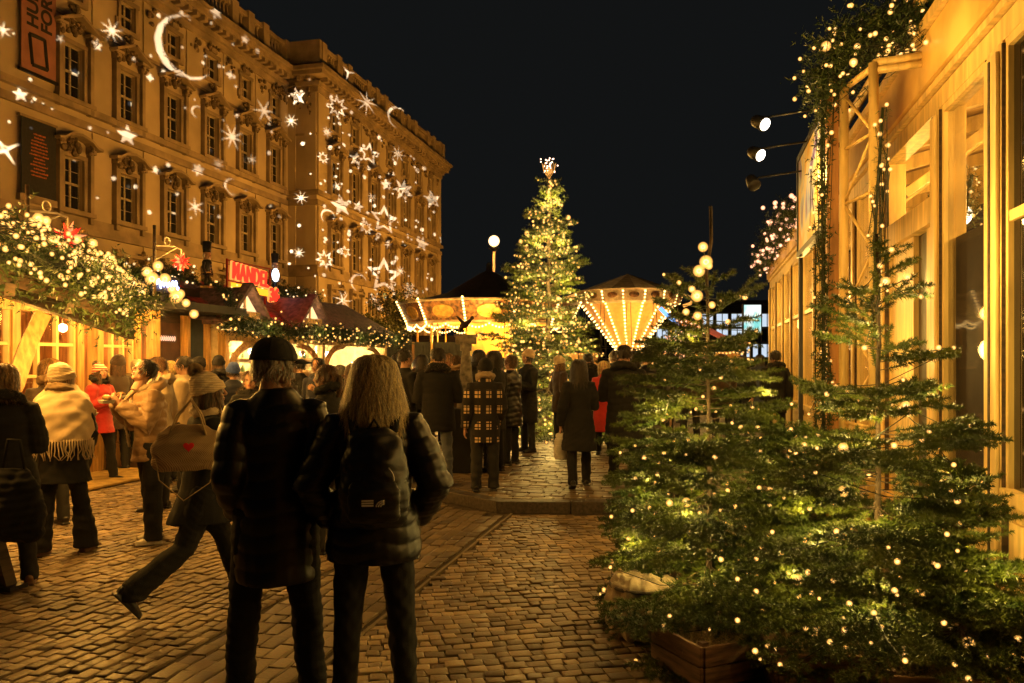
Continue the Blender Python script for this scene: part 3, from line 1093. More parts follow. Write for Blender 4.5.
        put('shoe', sm_, C[shoe])
    # coat ----------------------------------------------------------------
    m = MB()
    t = .028 + puffer * 1.2
    zb = topz + dz
    rr = []
    cyl = 0.0
    if zb < hipz - .1:      # long coat follows both legs
        f = min(1, (hipz - zb) / .43)
        k0, k1 = legs[0][0].lerp(legs[0][1], f), legs[1][0].lerp(legs[1][1], f)
        cb = (k0 + k1) / 2; sprd = abs(k0.y - k1.y) / 2
        rr.append(((cb.x, cb.y, zb), (.175 + t + flare) * wide, .135 + t + sprd + flare * .8))
        rr.append(((cb.x * .5, cb.y * .5, (zb + hipz) / 2 - .02), (.17 + t + flare * .6) * wide, .13 + t + sprd * .5 + flare * .5))
        rr.append(((0, 0, hipz + .02), (.158 + t + flare * .3) * wide, .12 + t + flare * .2))
    else:
        rr.append(((0, 0, zb), (.155 + t + flare) * wide, .12 + t))
        rr.append(((0, 0, (zb + hipz + .1) / 2), (.158 + t) * wide, .12 + t))
    rr += [(U(0, 0, 1.08), ((.128 if fem else .145) + t) * wide, .10 + t), (U(0, .0, 1.22), ((.14 if fem else .158) + t) * wide, .112 + t), (U(0, -.005, 1.33), ((.155 if fem else .175) + t) * wide, .115 + t),
           (U(0, -.008, 1.42), ((.150 if fem else .172) + t * .6) * wide, .095 + t * .7), (U(0, -.008, 1.475), .10 + t * .4, .075 + t * .4), (U(0, -.005, 1.52), .066 + t * .3, .062 + t * .3)]
    rr.sort(key=lambda q: q[0][2])
    m.loft(rr, 24)
    for sh, el, wr, h_ in arms:
        wr2 = wr if h_ else wr + (wr - el).normalized() * .05
        m.tube([U(0, 0, 1.38).lerp(sh, .45), sh, sh.lerp(el, .5), el, el.lerp(wr2, .55), wr2], [.075 + t * .4, .068 + t * .75, .057 + t, .050 + t, .043 + t, .036 + t * .8], 14)
        m.ball(sh - Vector((0, 0, .012)), .064 + t * .7, 12, 8)
    vx = (.009 if near else .016)
    cm = remesh(m, vx, 3)
    amp = .010 if puffer else .008

    def dfn(V):
        w_ = wrinkle(V, amp * (.6 if puffer else 1), 13, seed + 1)
        if puffer:
            zz_ = V[:, 2] + .012 * np.sin(V[:, 0] * 21 + seed) + .02 * np.abs(V[:, 0])
            w_ = w_ + puffer * (np.abs(np.sin(math.pi * zz_ / .085)) ** .6 - .6)
        return w_
    coat = put('coat', cm, C[top], disp=dfn)
    if collar:
        m = MB()
        pts = [U(math.cos(a) * .10, -.02 + math.sin(a) * .095, 1.50 + .035 * (1 - math.sin(a))) for a in [i * 2 * math.pi / 16 for i in range(17)]]
        m.tube(pts, .042 if not near else .04, 8)
        put('collar', remesh(m, .012, 2), C[collar], disp=lambda V: wrinkle(V, .012, 45, seed))
    if hood:
        m = MB()
        pts = [U(math.cos(a) * .125, -.055 + math.sin(a) * .085, 1.47 + .06 * (math.cos(a * 2) * .0 + max(0, -math.sin(a)) * .9)) for a in [i * 2 * math.pi / 18 for i in range(19)]]
        m.tube(pts, .05, 8)
        hd = put('hood', remesh(m, .012, 2), C[top], disp=lambda V: wrinkle(V, .01, 30, seed))
        if hood != 'plain':
            rgn = np.random.default_rng(seed)
            T0 = [tuple(p * s) for p in pts[:-1]]; T1 = [tuple(p * s) for p in pts[1:]]
            V_, F_ = needles(T0, T1, 170, .075, .006, seed)
            numesh('fur_trim', V_, F_, C[hood], hd)
    if scarf:
        m = MB()
        pts = [U(math.cos(a) * .088, -.005 + math.sin(a) * .085, 1.485 + .02 * math.sin(2 * a)) for a in [i * 2 * math.pi / 16 for i in range(17)]]
        m.tube(pts, .038, 8)
        m.tube([U(.04, .09, 1.47), U(.06, .17 + t, 1.36), U(.065, .165 + t, 1.15), U(.06, .15 + t, .93)], [.04, .035, .045, .05], 8, ry=[.03, .012, .011, .010])
        put('scarf', remesh(m, .010, 2), C[scarf], disp=lambda V: wrinkle(V, .007, 40, seed))
    # hair ----------------------------------------------------------------
    hk, hst = hair
    hmname = HAIR[hk]
    m = MB()
    m.ball((0, -.022, .034), .098 if not hat else .092, 20, 14, 0, (.86, .96, .95 if not hat else .85))
    if hst in ('long', 'bob', 'tail', 'bun'):
        m.ball((0, -.04, -.01), .085, 16, 12, 0, (.95, .8, 1.15))
    if hst == 'long':
        m.loft([((0, -.055, -.24), .075, .03), ((0, -.062, -.15), .095, .048), ((0, -.045, -.05), .09, .07), ((0, -.04, .0), .085, .07)], 16)
    if hst == 'bob':
        m.loft([((0, -.04, -.12), .085, .062), ((0, -.04, -.05), .09, .075), ((0, -.04, .0), .085, .07)], 16)
    if hst == 'bun': m.ball((0, -.10, .085), .04, 12, 8)
    if hst == 'tail': m.tube([(0, -.10, .04), (0, -.15, .0), (0, -.15, -.1), (0, -.12, -.2)], [.022, .032, .03, .01], 8)
    hm_ = remesh(m, .0065 if near else .01, 1)
    hm_.transform(HM)
    ho = put('hair', hm_, hmname, disp=lambda V: wrinkle(V, .006, 70, seed))
    if hst in ('long', 'bob', 'hero', 'short', 'tail', 'bun'):
        n = {'hero': 6500, 'long': 420, 'bob': 360, 'short': 160, 'tail': 160, 'bun': 160}[hst]
        L = {'hero': .29, 'long': .30, 'bob': .15, 'short': .035, 'tail': .05, 'bun': .05}[hst]
        if hat in ('beanie', 'bobble', 'navybeanie', 'darkbeanie') and hst != 'short': n = n // 2
        V_, F_ = strands('', None, None, Vector((0, -.018, .034)), .088, .097, .094, n, L, seed, .0014 if hst == 'hero' else .005, spread=.17 if hst == 'hero' else .05, wave=.022 if hst == 'hero' else .012, elmax=.15 if hat else 1.5)
        if V_:
            V_ = [S @ (HM @ q) for q in V_]
            numesh('hair_strands', V_, F_, HAIRS[hk], ho)
    # hats ----------------------------------------------------------------
    if hat:
        m = MB()
        if hat[0] == 'cap':
            m.ball((0, -.012, .045), .107, 24, 16, 0, (.88, 1.0, .93))
            m.b2(-.2, .2, -.2, .2, -.1, .035)
            hm_ = MB()
            vs = []
            n = 24
            rings = []
            for i in range(9):
                t_ = i / 8 * math.pi / 2
                rings.append(((0, -.014, .022 + math.sin(t_) * .112), max(.001, math.cos(t_) ** .75 * .099), max(.001, math.cos(t_) ** .75 * .117)))
            hm_.loft(rings, 28)
            for k in range(6):
                a = k * math.pi / 3 + .5
                hm_.tube([(math.cos(a) * math.cos(t_) ** .75 * .1, -.014 + math.sin(a) * math.cos(t_) ** .75 * .118, .022 + math.sin(t_) * .113) for t_ in [i / 7 * math.pi / 2 for i in range(8)]], .0014, 4)
            hm_.ball((0, -.014, .136), .009, 8, 6)
            # peak
            pk = []
            for i in range(13):
                a = R(38 + 104 * i / 12)
                pk.append((math.cos(a) * .083, .012 + math.sin(a) * .195 - .02, .020 - .012 * abs(math.cos(a)) ** 2))
            inn = [(math.cos(R(38 + 104 * i / 12)) * .088, -.012 + math.sin(R(38 + 104 * i / 12)) * .10, .034) for i in range(13)]
            vs = pk + inn + [(x, y, z - .005) for x, y, z in pk] + [(x, y, z - .005) for x, y, z in inn]
            fs_ = []
            for i in range(12):
                fs_ += [(i, i + 1, 14 + i, 13 + i), (26 + i, 39 + i, 40 + i, 27 + i), (i, 26 + i, 27 + i, i + 1)]
            hm_.add(vs, fs_, 0, True)
            me = hm_.mesh('hat', C[hat[1]]); me.transform(HM); put('cap', me, C[hat[1]])
        else:
            rings = []
            big = 1.0
            for i in range(10):
                t_ = i / 9 * math.pi / 2
                rings.append(((0, -.018 - .02 * (i / 9), .018 + math.sin(t_) * .145 * big), max(.001, math.cos(t_) ** .7 * .101), max(.001, math.cos(t_) ** .7 * .117)))
            m.loft(rings, 24)
            m.loft([((0, -.014, .000), .098, .114), ((0, -.014, .006), .106, .122), ((0, -.016, .055), .107, .123), ((0, -.016, .062), .098, .114)], 24)
            hm_ = remesh(m, .006 if near else .01, 1)
            hm_.transform(Matrix.Rotation(R(12), 4, 'X')); hm_.transform(HM)
            ht = put('beanie', hm_, C[hat[1]], disp=lambda V: wrinkle(V, .004, 60, seed))
            if hat[0] == 'bobble':
                c = HM @ Vector((0, -.095, .165))
                T0 = [tuple(c * s)] * 1; T1 = [tuple((c + Vector((.001, 0, .001))) * s)]
                rgn = np.random.default_rng(5); n = 2600
                dd = rgn.normal(size=(n, 3)); dd /= np.linalg.norm(dd, axis=1, keepdims=True)
                B_ = np.array(c * s)[None]; sd_ = np.cross(dd, rgn.normal(size=(n, 3))); sd_ /= np.linalg.norm(sd_, axis=1, keepdims=True)
                LL = rgn.uniform(.85, 1.05, (n, 1)) * .055 * s
                V_ = np.stack([B_ + dd * LL * .3 - sd_ * .004, B_ + dd * LL * .3 + sd_ * .004, B_ + dd * LL + sd_ * .002, B_ + dd * LL - sd_ * .002], 1).reshape(-1, 3)
                numesh('pompom', V_, np.arange(len(V_)).reshape(-1, 4), C[hat[2] if len(hat) > 2 else hat[1]], ht)
    WM_ = Matrix.Translation(b) @ Matrix.Rotation(ang, 4, 'Z')
    info = dict(root=root, M=WM_, S=S, arms=arms, U=U, HM=HM, s=s, legs=legs, put=put, t=t)
    return info


def wpt(info, p):
    return info['M'] @ (info['S'] @ Vector(p))


# ---- the couple in front ---------------------------------------------------
man = person('man in black quilted long jacket and dark baseball cap seen from behind with legs apart', 276, 4.0, 0, 1.80, ll=(2, 0, 6), rl=(0, 0, 6), la='pocket', ra='pocket', head=(-64, -2),
             top='blacknylon', topz=.60, puffer=.006, bottom='black', hair=('grey', 'short'), hat=('cap', 'black'), near=True, wide=.93, legw=1.1)
# glasses
def glasses(info, nm='glasses'):
    m = MB()
    for s_ in (-1, 1):
        pts = [(s_ * .031 + math.cos(a) * .022, .098, .001 + math.sin(a) * .017) for a in [i * math.pi / 8 for i in range(17)]]
        m.tube(pts, .0017, 5)
        m.tube([(s_ * .053, .097, .005), (s_ * .076, .04, .006), (s_ * .08, -.01, .002)], .0018, 5)
    m.tube([(-.009, .10, .004), (.009, .10, .004)], .0016, 5)
    me = m.mesh(nm, BLACK); me.transform(info['HM'])
    info['put'](nm, me, BLACK)
glasses(man)
POUT = ((.13, -.08, -.27), (.06, .08, -.43), None)
woman = person('woman with long loose blonde hair in black puffer jacket seen from behind with elbows out', 374, 3.95, 0, 1.72, ll=(0, 0, 4), rl=(3, 0, 5), la=POUT, ra=POUT, head=(6, 2),
               top='blacknylon', topz=.74, puffer=.009, bottom='black', hair=('blonde', 'hero'), near=True, fem=True, wide=1.12, legw=1.02)
bp_ = thing('backpack', 'black backpack with small white dome logo on the blonde woman\'s back', 'backpack', (0, 0, 0))
bp_.location = woman['M'].translation; bp_.rotation_euler = (0, 0, A - math.atan((374 - 512) / 800))
m = MB()
m.loft([((0, -.215, .93), .13, .06), ((0, -.235, .97), .155, .09), ((0, -.245, 1.1), .165, .105), ((0, -.235, 1.25), .15, .09), ((0, -.21, 1.36), .115, .06), ((0, -.2, 1.39), .06, .03)], 24)
me = remesh(m, .010, 3); displace(me, lambda V: wrinkle(V, .007, 22, 4)); obj_from(me, 'pack', C['blacknylon'], bp_)
m = MB()
m.loft([((0, -.325, .97), .105, .02), ((0, -.335, 1.0), .12, .035), ((0, -.335, 1.12), .12, .035), ((0, -.32, 1.16), .10, .02)], 20)
me = remesh(m, .008, 3); displace(me, lambda V: wrinkle(V, .005, 30, 9)); obj_from(me, 'front_pocket', C['blacknylon'], bp_)
m = MB()
for s_ in (-1, 1):
    m.tube([(s_ * .09, -.19, 1.37), (s_ * .11, -.08, 1.475), (s_ * .115, .04, 1.44), (s_ * .13, .13, 1.30), (s_ * .15, .06, 1.08), (s_ * .13, -.15, 1.0)], .022, 6, ry=[.008] * 6)
m.tube([(-.03, -.2, 1.38), (0, -.2, 1.43), (.03, -.2, 1.38)], .008, 6)
m.build('strap', C['black'], bp_)
LOGO = pmat('white_print', (.75, .72, .66), .6, bump=0)
m = MB()
for k, r_ in enumerate((.016, .026, .036)):
    pts = [(.045 - math.cos(a) * r_, -.374 + .0 * a, 1.05 + math.sin(a) * r_ * .75) for a in [i / 8 * math.pi / 2 for i in range(9)]]
    m.tube(pts, .0034, 5)
for k in range(3):
    m.b2(-.055, -.002, -.375, -.371, 1.053 + k * .011, 1.060 + k * .011)
m.build('logo', LOGO, bp_)
m = MB(); m.tube([(.065, -.34, 1.22), (.085, -.345, 1.19), (.09, -.345, 1.16)], .004, 5); m.build('zip_pull', LOGO, bp_)

# ---- left group -----------------------------------------------------------
person('person at left edge in long dark coat with fur hood and light brown hair', 3, 6.0, -8, 1.68, ll=(-6, 6, 4), rl=(8, 2, 6), la='pocket', ra='front', top='black', topz=.55, puffer=.006, bottom='charcoal', shoe='bootbrown', hair=('light', 'bob'), hood='fur', fem=True, near=True, flare=.06, wide=1.1)
shl = person('woman in cream fringed shawl and tan knitted hat facing away to the right', 63, 7.1, -35, 1.66, ll=(-6, 4, 5), rl=(10, 3, 4), la='eatlow', ra='eatlow', head=(-25, 0), top='black', topz=.68, bottom='black', shoe='bootbrown', hair=('light', 'bob'), hat=('beanie', 'beige'), fem=True, near=True, flare=.03, wide=1.1, collar='fur', bell=.045)
sh_ = thing('shawl', 'cream wool shawl with long fringe over the shoulders of the hatted woman', 'shawl', shl['M'].translation, shl['root'].rotation_euler.z)
m = MB()
m.loft([((-.0, -.03, 1.0), .275, .21), ((0, -.03, 1.12), .285, .21), ((0, -.02, 1.26), .275, .195), ((0, -.015, 1.37), .235, .165), ((0, -.01, 1.44), .16, .12), ((0, 0, 1.49), .10, .095)], 28)
me = remesh(m, .010, 3)
bmx = bmesh.new(); bmx.from_mesh(me)
bmesh.ops.delete(bmx, geom=[f for f in bmx.faces if f.calc_center_median().z < 1.012 or f.calc_center_median().y > .15 + .1 * abs(f.calc_center_median().x)], context='FACES')
bmx.to_mesh(me); bmx.free()
displace(me, lambda V: wrinkle(V, .014, 16, 12))
obj_from(me, 'wrap', C['cream'], sh_)
fr = MB(); rg = random.Random(8)
for i in range(44):
    a = math.pi + math.pi * (i / 43) * 1.15 - .2
    x, y = math.cos(a) * .28, -.03 + math.sin(a) * .215
    z = 1.03; pts = [(x, y, z)]
    for k in range(4): pts.append((x + rg.uniform(-.01, .01) * k, y + rg.uniform(-.01, .01) * k, z - .045 * (k + 1)))
    fr.tube(pts, [.006, .007, .006, .005, .003], 5)
fr.build('fringe', C['cream'], sh_)
person('brown haired woman behind the shawl wearer, only her head and shoulders showing', 50, 8.3, 20, 1.72, top='brown', bottom='charcoal', hair=('light', 'bob'), fem=True, collar='fur')
red = person('woman in bright red jacket and striped bobble hat eating with both hands', 100, 11.4, -130, 1.66, ll=(10, 4, 4), rl=(-8, 4, 6), la='eatlow', ra='eatlow', head=(-20, 14), top='red', topz=.74, puffer=.006, bottom='black', hair=('brown', 'bob'), hat=('bobble', 'stripehat', 'cream'), fem=True, collar='black')
tanm = person('dark haired man in tan puffer jacket and scarf bending to eat from his hands', 152, 7.6, 108, 1.72, ll=(4, 3, 4), rl=(-4, 2, 5), la='eat', ra='eat', head=(8, 30), lean=5, top='tan', topz=.78, puffer=.009, bottom='black', shoe='sneaker', hair=('dark', 'short'), near=True, legw=1.25, hood='plain', scarf='beige', wide=1.0)
# square patch on the sleeve
sh, el, wr, _ = tanm['arms'][0]
person('person in tan hood standing right behind the tan puffer man', 158, 9.2, 60, 1.74, top='beige', bottom='charcoal', hair=('brown', 'short'), hood='plain', wide=1.05)
person('short haired man in pale olive coat in profile looking left', 184, 10.6, 80, 1.76, top='beige', topz=.6, bottom='charcoal', hair=('dark', 'short'), la='front', ra='front')
person('blond person in beige jacket half hidden beside the man in profile', 170, 11.3, 70, 1.70, top='beige', bottom='charcoal', hair=('blonde', 'short'), hood='plain', fem=True)
bob = person('striding woman in cream pompom beanie and black coat walking to the right', 202, 5.55, -72, 1.67, ll=(28, 8, 2), rl=(-22, 34, 2), la='down', ra='strap', head=(-12, 6), lean=4, top='black', topz=.70, bottom='black', hair=('brown', 'bob'), hat=('bobble', 'ribcream', 'cream'), fem=True, near=True, scarf='cream', wide=1.05, legw=1.12, bell=.02)
person('person in blue knit beanie and navy jacket queueing at the almond stall', 233, 11.8, 20, 1.66, top='navy', bottom='charcoal', hair=('dark', 'short'), hat=('beanie', 'blue'), puffer=.006)
person('child with round face and fur trimmed hood facing the camera', 250, 9.4, 175, 1.58, top='black', bottom='charcoal', hair=('brown', 'short'), hood='fur', fem=True, head=(0, -2))
person('woman with brown ponytail in profile beside the baseball cap', 326, 7.2, 62, 1.66, top='black', bottom='charcoal', hair=('brown', 'tail'), fem=True, collar='black', head=(10, 0))
person('woman in brown hat and coat between the couple and the stall', 352, 10.5, 10, 1.64, top='brown', bottom='charcoal', hair=('brown', 'bob'), hat=('beanie', 'brown'), fem=True)
person('man with receding dark hair standing left of the fur hood parka, facing right', 405, 10.6, -55, 1.74, z0=PH, ll=(3, 0, 3), top='black', topz=.7, bottom='charcoal', hair=('dark', 'short'), ra='front', la='front')
# ---- middle group on the raised square -------------------------------------
person('man in dark parka with fur hood and blue jeans seen from behind', 438, 10.35, -4, 1.76, z0=PH, ll=(4, 0, 5), rl=(-3, 2, 3), la='front', ra='front', top='black', topz=.70, bottom='jeans', shoe='bootbrown', hair=('dark', 'short'), hood='fur', wide=1.12, puffer=.005, near=True)
person('person in black, cream and rust plaid coat and dark beanie seen from behind', 485, 9.85, 5, 1.60, z0=PH, ll=(0, 0, 2), rl=(2, 0, 2), la='down', ra='pocket', top='plaid', topz=.66, bottom='charcoal', hair=('brown', 'short'), hat=('beanie', 'black'), near=True, collar='beige', legw=1.15)
person('long haired man in dark coat in profile behind the plaid coat', 494, 11.6, 50, 1.74, z0=PH, top='black', topz=.6, bottom='black', hair=('dark', 'bob'), la='front', ra='front')
person('woman in shiny black puffer with hair tied up, standing by the lit tree', 511, 12.4, 60, 1.68, z0=PH, top='blacknylon', topz=.62, puffer=.010, bottom='black', hair=('brown', 'bun'), fem=True, la='front', ra='front', wide=1.05)
person('small dark haired figure between the parka and the stone pillar', 456, 12.8, 30, 1.68, z0=PH, top='brown', bottom='charcoal', hair=('brown', 'short'), collar='fur')
person('person in dark coat standing left behind the fur hood parka', 422, 13.5, -30, 1.70, z0=PH, top='black', bottom='charcoal', hair=('dark', 'bob'), fem=True)
person('hatless person with pink cheeks behind the stone pillar', 448, 15.5, 170, 1.74, z0=PH, top='brown', bottom='charcoal', hair=('light', 'bob'), fem=True)
# ---- right group ------------------------------------------------------------
wl = person('woman in wide dark coat with long dark hair walking away carrying a white bag', 579, 10.2, 8, 1.62, z0=PH, ll=(-12, 10, 2), rl=(12, 4, 2), la='down', ra='front', top='black', topz=.52, bottom='black', hair=('dark', 'long'), fem=True, near=True, flare=.05, wide=1.0)
person('blonde curly woman in long red coat walking towards the camera', 604, 13.6, 175, 1.60, z0=PH, ll=(8, 3, 2), rl=(-8, 10, 2), la='swingb', ra='swingf', top='red', topz=.45, bottom='black', hair=('blonde', 'bob'), fem=True, flare=.03)
person('tall figure in bulky black parka walking away from the camera', 624, 10.3, 0, 1.80, z0=PH, ll=(10, 3, 3), rl=(-10, 8, 3), la='front', ra='front', top='black', topz=.52, bottom='black', hair=('dark', 'short'), hood='plain', wide=1.12, puffer=.006, flare=.0, near=True)
person('dark haired companion close on the right of the bulky black parka', 648, 10.5, 5, 1.78, z0=PH, ll=(4, 2, 3), rl=(-6, 4, 3), la='pocket', ra='down', top='blacknylon', topz=.66, bottom='black', hair=('dark', 'short'), wide=1.1, near=True, puffer=.006)
far = [(568, 19, 160, 'black', 'dark', 'short', 'person in black beyond the lit tree, left of the ride'), (590, 22, 20, 'navy', 'brown', 'bob', 'far visitor in navy right of the big tree'), (614, 24, 200, 'brown', 'dark', 'short', 'far visitor in brown under the swing ride'),
       (562, 27, 60, 'black', 'light', 'bob', 'small far figure at the foot of the big tree'), (660, 17, 0, 'charcoal', 'dark', 'short', 'visitor in charcoal at right behind the black parkas'), (682, 21, 90, 'black', 'brown', 'short', 'far visitor in profile below the lit bush'),
       (722, 15, 10, 'brown', 'brown', 'bob', 'visitor in brown seen between the near fir branches'), (742, 17, 150, 'black', 'dark', 'short', 'visitor in black by the glass pavilion front'), (760, 20, 0, 'navy', 'dark', 'bob', 'visitor in navy far along the pavilion front'),
       (392, 24, 0, 'black', 'dark', 'short', 'far visitor by the beige hoarding left of the carousel'), (535, 17.5, 30, 'black', 'brown', 'short', 'visitor in black half hidden by the lower tree branches'), (470, 22, 180, 'olive', 'light', 'bob', 'far visitor in olive before the carousel'),
       (376, 16.5, 100, 'beige', 'grey', 'short', 'grey haired visitor at the far end of the almond stall'), (300, 13.6, 20, 'charcoal', 'dark', 'short', 'customer in charcoal at the almond counter'), (270, 14.4, -20, 'olive', 'brown', 'bob', 'customer in olive at the almond counter')]
for (px, d, phi, top_, hk, hs_, lab) in far:
    zf = PH if px > 395 else 0
    person(lab, px, d, phi, 1.66 + rnd.random() * .12, z0=zf, la=rnd.choice(['down', 'pocket', 'front']), ra=rnd.choice(['down', 'pocket', 'front']), top=top_, topz=rnd.choice([.5, .7, .8]), bottom='charcoal', hair=(hk, hs_), fem=hs_ == 'bob', group='visitors far down the market')

more = [(118, 12.4, 40, 'brown', 'brown', 'bob', 'woman in brown between the red jacket and the window stall'), (139, 12.9, -60, 'black', 'dark', 'short', 'man in black queueing just left of the dark stall'), (198, 12.6, 120, 'beige', 'light', 'short', 'fair haired man in beige facing the market from the dark stall'),
 (219, 13.2, 10, 'charcoal', 'brown', 'bob', 'woman in charcoal at the near end of the almond stall'), (262, 11.9, -100, 'black', 'dark', 'short', 'man in black profile right of the fur hood child'), (288, 12.6, 60, 'brown', 'light', 'bob', 'woman in brown beside the customer in charcoal'),
 (318, 12.2, 150, 'navy', 'dark', 'short', 'man in navy facing the camera left of the ponytail woman'), (340, 12.4, -30, 'charcoal', 'grey', 'short', 'grey haired person in charcoal behind the blonde hair'), (366, 14.4, 100, 'black', 'brown', 'bob', 'woman in black before the pale paper cones'),
 (386, 12.7, 30, 'olive', 'dark', 'short', 'person in olive left of the man with receding hair'), (398, 14.6, -90, 'black', 'dark', 'bob', 'woman in black profile beyond the man with receding hair'), (416, 16.5, 20, 'brown', 'dark', 'short', 'distant person in brown in front of the container'),
 (466, 14.4, 170, 'black', 'brown', 'short', 'man facing the camera just behind the stone pillar'), (479, 13.6, -20, 'charcoal', 'dark', 'bob', 'woman in charcoal right of the stone pillar'), (500, 15.4, 60, 'navy', 'brown', 'short', 'person in navy left of the tall spruce foot'),
 (528, 14.2, 120, 'black', 'dark', 'short', 'man in black under the left boughs of the tall spruce'), (560, 15.4, -60, 'brown', 'light', 'bob', 'woman in brown right before the tall spruce'), (588, 15.8, 20, 'black', 'dark', 'short', 'person in black left behind the red coat'),
 (614, 16.4, 40, 'charcoal', 'brown', 'short', 'person in charcoal right behind the red coat'), (636, 14.6, -30, 'black', 'dark', 'bob', 'woman in black beyond the two black parkas'), (668, 13.2, 80, 'black', 'dark', 'short', 'man in black at the left edge of the near fir'),
 (690, 15.2, 190, 'brown', 'brown', 'bob', 'woman in brown facing the camera behind the near fir'), (775, 14.5, 20, 'black', 'dark', 'short', 'man in black close to the pavilion wall')]
for (px, d, phi, top_, hk, hs_, lab) in more:
    person(lab, px, d, phi, 1.62 + rnd.random() * .17, z0=PH if px > 395 else 0, la=rnd.choice(['down', 'pocket', 'front', 'phone']), ra=rnd.choice(['down', 'pocket', 'eatlow']), top=top_, topz=rnd.choice([.5, .65, .75, .8]), bottom='charcoal', hair=(hk, hs_), fem=hs_ == 'bob',
           hat=rnd.choice([None, None, ('beanie', rnd.choice(['black', 'brown', 'cream', 'charcoal']))]), hood=rnd.choice([None, 'plain', 'fur']), head=(rnd.uniform(-20, 20), rnd.uniform(-4, 8)), group='visitors standing among the stalls')

# ---- what they carry --------------------------------------------------------
def heart(s_):
    out = []
    for i in range(24):
        t = i / 24 * 2 * math.pi
        out.append((.0625 * s_ * 16 * math.sin(t) ** 3, .0625 * s_ * (13 * math.cos(t) - 5 * math.cos(2 * t) - 2 * math.cos(3 * t) - math.cos(4 * t))))
    return out


bag = thing('shoulder_bag', 'tan woven shoulder bag with red heart hanging behind the pompom beanie woman', 'bag', G(188, 5.30) + Vector((0, 0, 1.15)), A - math.atan((190 - 512) / 800) + R(-8))
m = MB()
m.loft([((0, 0, -.17), .17, .05), ((0, 0, -.13), .215, .085), ((0, 0, -.02), .235, .10), ((0, 0, .08), .19, .075), ((0, 0, .13), .12, .03), ((0, 0, .14), .08, .01)], 26)
me = remesh(m, .008, 3); displace(me, lambda V: wrinkle(V, .012, 20, 31))
WEAVE = stripe_mat('woven_straw', (.35, .23, .115), (.42, .285, .15), 44, 'DIAGONAL')
obj_from(me, 'pouch', WEAVE, bag)
m = MB()
for s_ in (-.06, .06):
    m.tube([(-.11, s_, .07), (-.06, s_ * .8, .2), (0.02, s_ * .4, .30), (.08, s_ * .8, .2), (.12, s_, .07)], .017, 6, ry=[.006] * 5)
m.build('handle', pmat('bag_webbing', (.4, .28, .14), .8), bag)
m = MB(); m.tube([(-.2, -.03, -.02), (-.17, -.05, -.22), (-.02, -.05, -.36), (.14, -.03, -.25), (.2, 0, -.02)], .012, 6, ry=[.004] * 5); m.build('long_strap', pmat('bag_webbing', (.4, .28, .14), .8), bag)
m = MB(); m.prism(heart(.034), Matrix(((1, 0, 0, .02), (0, 0, 1, -.108), (0, 1, 0, .0), (0, 0, 0, 1))), -.006)
m.build('heart', pmat('red_felt', (.75, .02, .015), .7, bump=0), bag)
m = MB()
wb = thing('carrier_bag', 'long white paper carrier bag hanging from the dark coated woman\'s hand', 'bag', wpt(wl, wl['arms'][0][2]) + Vector((0, 0, -.1)), A)
m.loft([((0, 0, -.33), .085, .05), ((0, 0, -.2), .095, .055), ((0, 0, -.02), .07, .03), ((0, 0, .0), .05, .012)], 12)
me = remesh(m, .01, 1); displace(me, lambda V: wrinkle(V, .01, 30, 3)); obj_from(me, 'sack', C['white'], wb)
m = MB(); m.tube([(-.03, 0, -.01), (0, 0, .09), (.03, 0, -.01)], .004, 5); m.build('handle', C['white'], wb)


def tray(label, info, side=0):
    a = wpt(info, info['arms'][0][2]); b = wpt(info, info['arms'][1][2])
    c = (a + b) / 2
    f = info['M'].to_3x3() @ Vector((0, 1, 0))
    c = c + f * .10 + Vector((0, 0, .03))
    t = thing('food_tray', label, 'food', c, info['root'].rotation_euler.z)
    m = MB(); m.box((0, 0, 0), (.13, .09, .03), taper=1.25); m.build('paper_tray', C['white'], t)
    m = MB(); m.tube([(-.09, 0, .03), (-.04, 0, .04), (.04, 0, .04), (.09, 0, .03)], [.017, .024, .024, .017], 8); m.build('bread_roll', pmat('bread_crust', (.45, .24, .08), .6), t)


tray('bread roll in white paper tray held by the man in the tan puffer', tanm)
tray('white paper tray of food held by the woman in the red jacket', red)
tray('small paper tray of food held by the woman in the shawl', shl)
# ================================================================== the palace
XN, XR, YR, YE = -36.1, -33.2, 65.3, 100.0     # near wing plane, projecting wing plane, its corner, far end
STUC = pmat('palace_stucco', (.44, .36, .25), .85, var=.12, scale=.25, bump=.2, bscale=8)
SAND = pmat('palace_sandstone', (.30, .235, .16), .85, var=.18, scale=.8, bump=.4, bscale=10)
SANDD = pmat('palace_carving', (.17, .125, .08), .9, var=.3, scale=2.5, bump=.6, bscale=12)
FRAMEW = pmat('window_frame_paint', (.34, .29, .20), .5, bump=.02)
PANE = gmat('palace_pane', (.012, .014, .018), .12)
palace = thing('palace', 'long sandstone palace with rows of tall windows and pedimented bays under projected stars', 'building', (XN, 40, 0))
PO = Vector((XN, 40, 0))


class PB(MB):
    def build(s, name, mats, parent=None, bevel=0):
        s.v = [(a - PO.x, b - PO.y, c) for a, b, c in s.v]
        return super().build(name, mats, parent or palace, bevel)


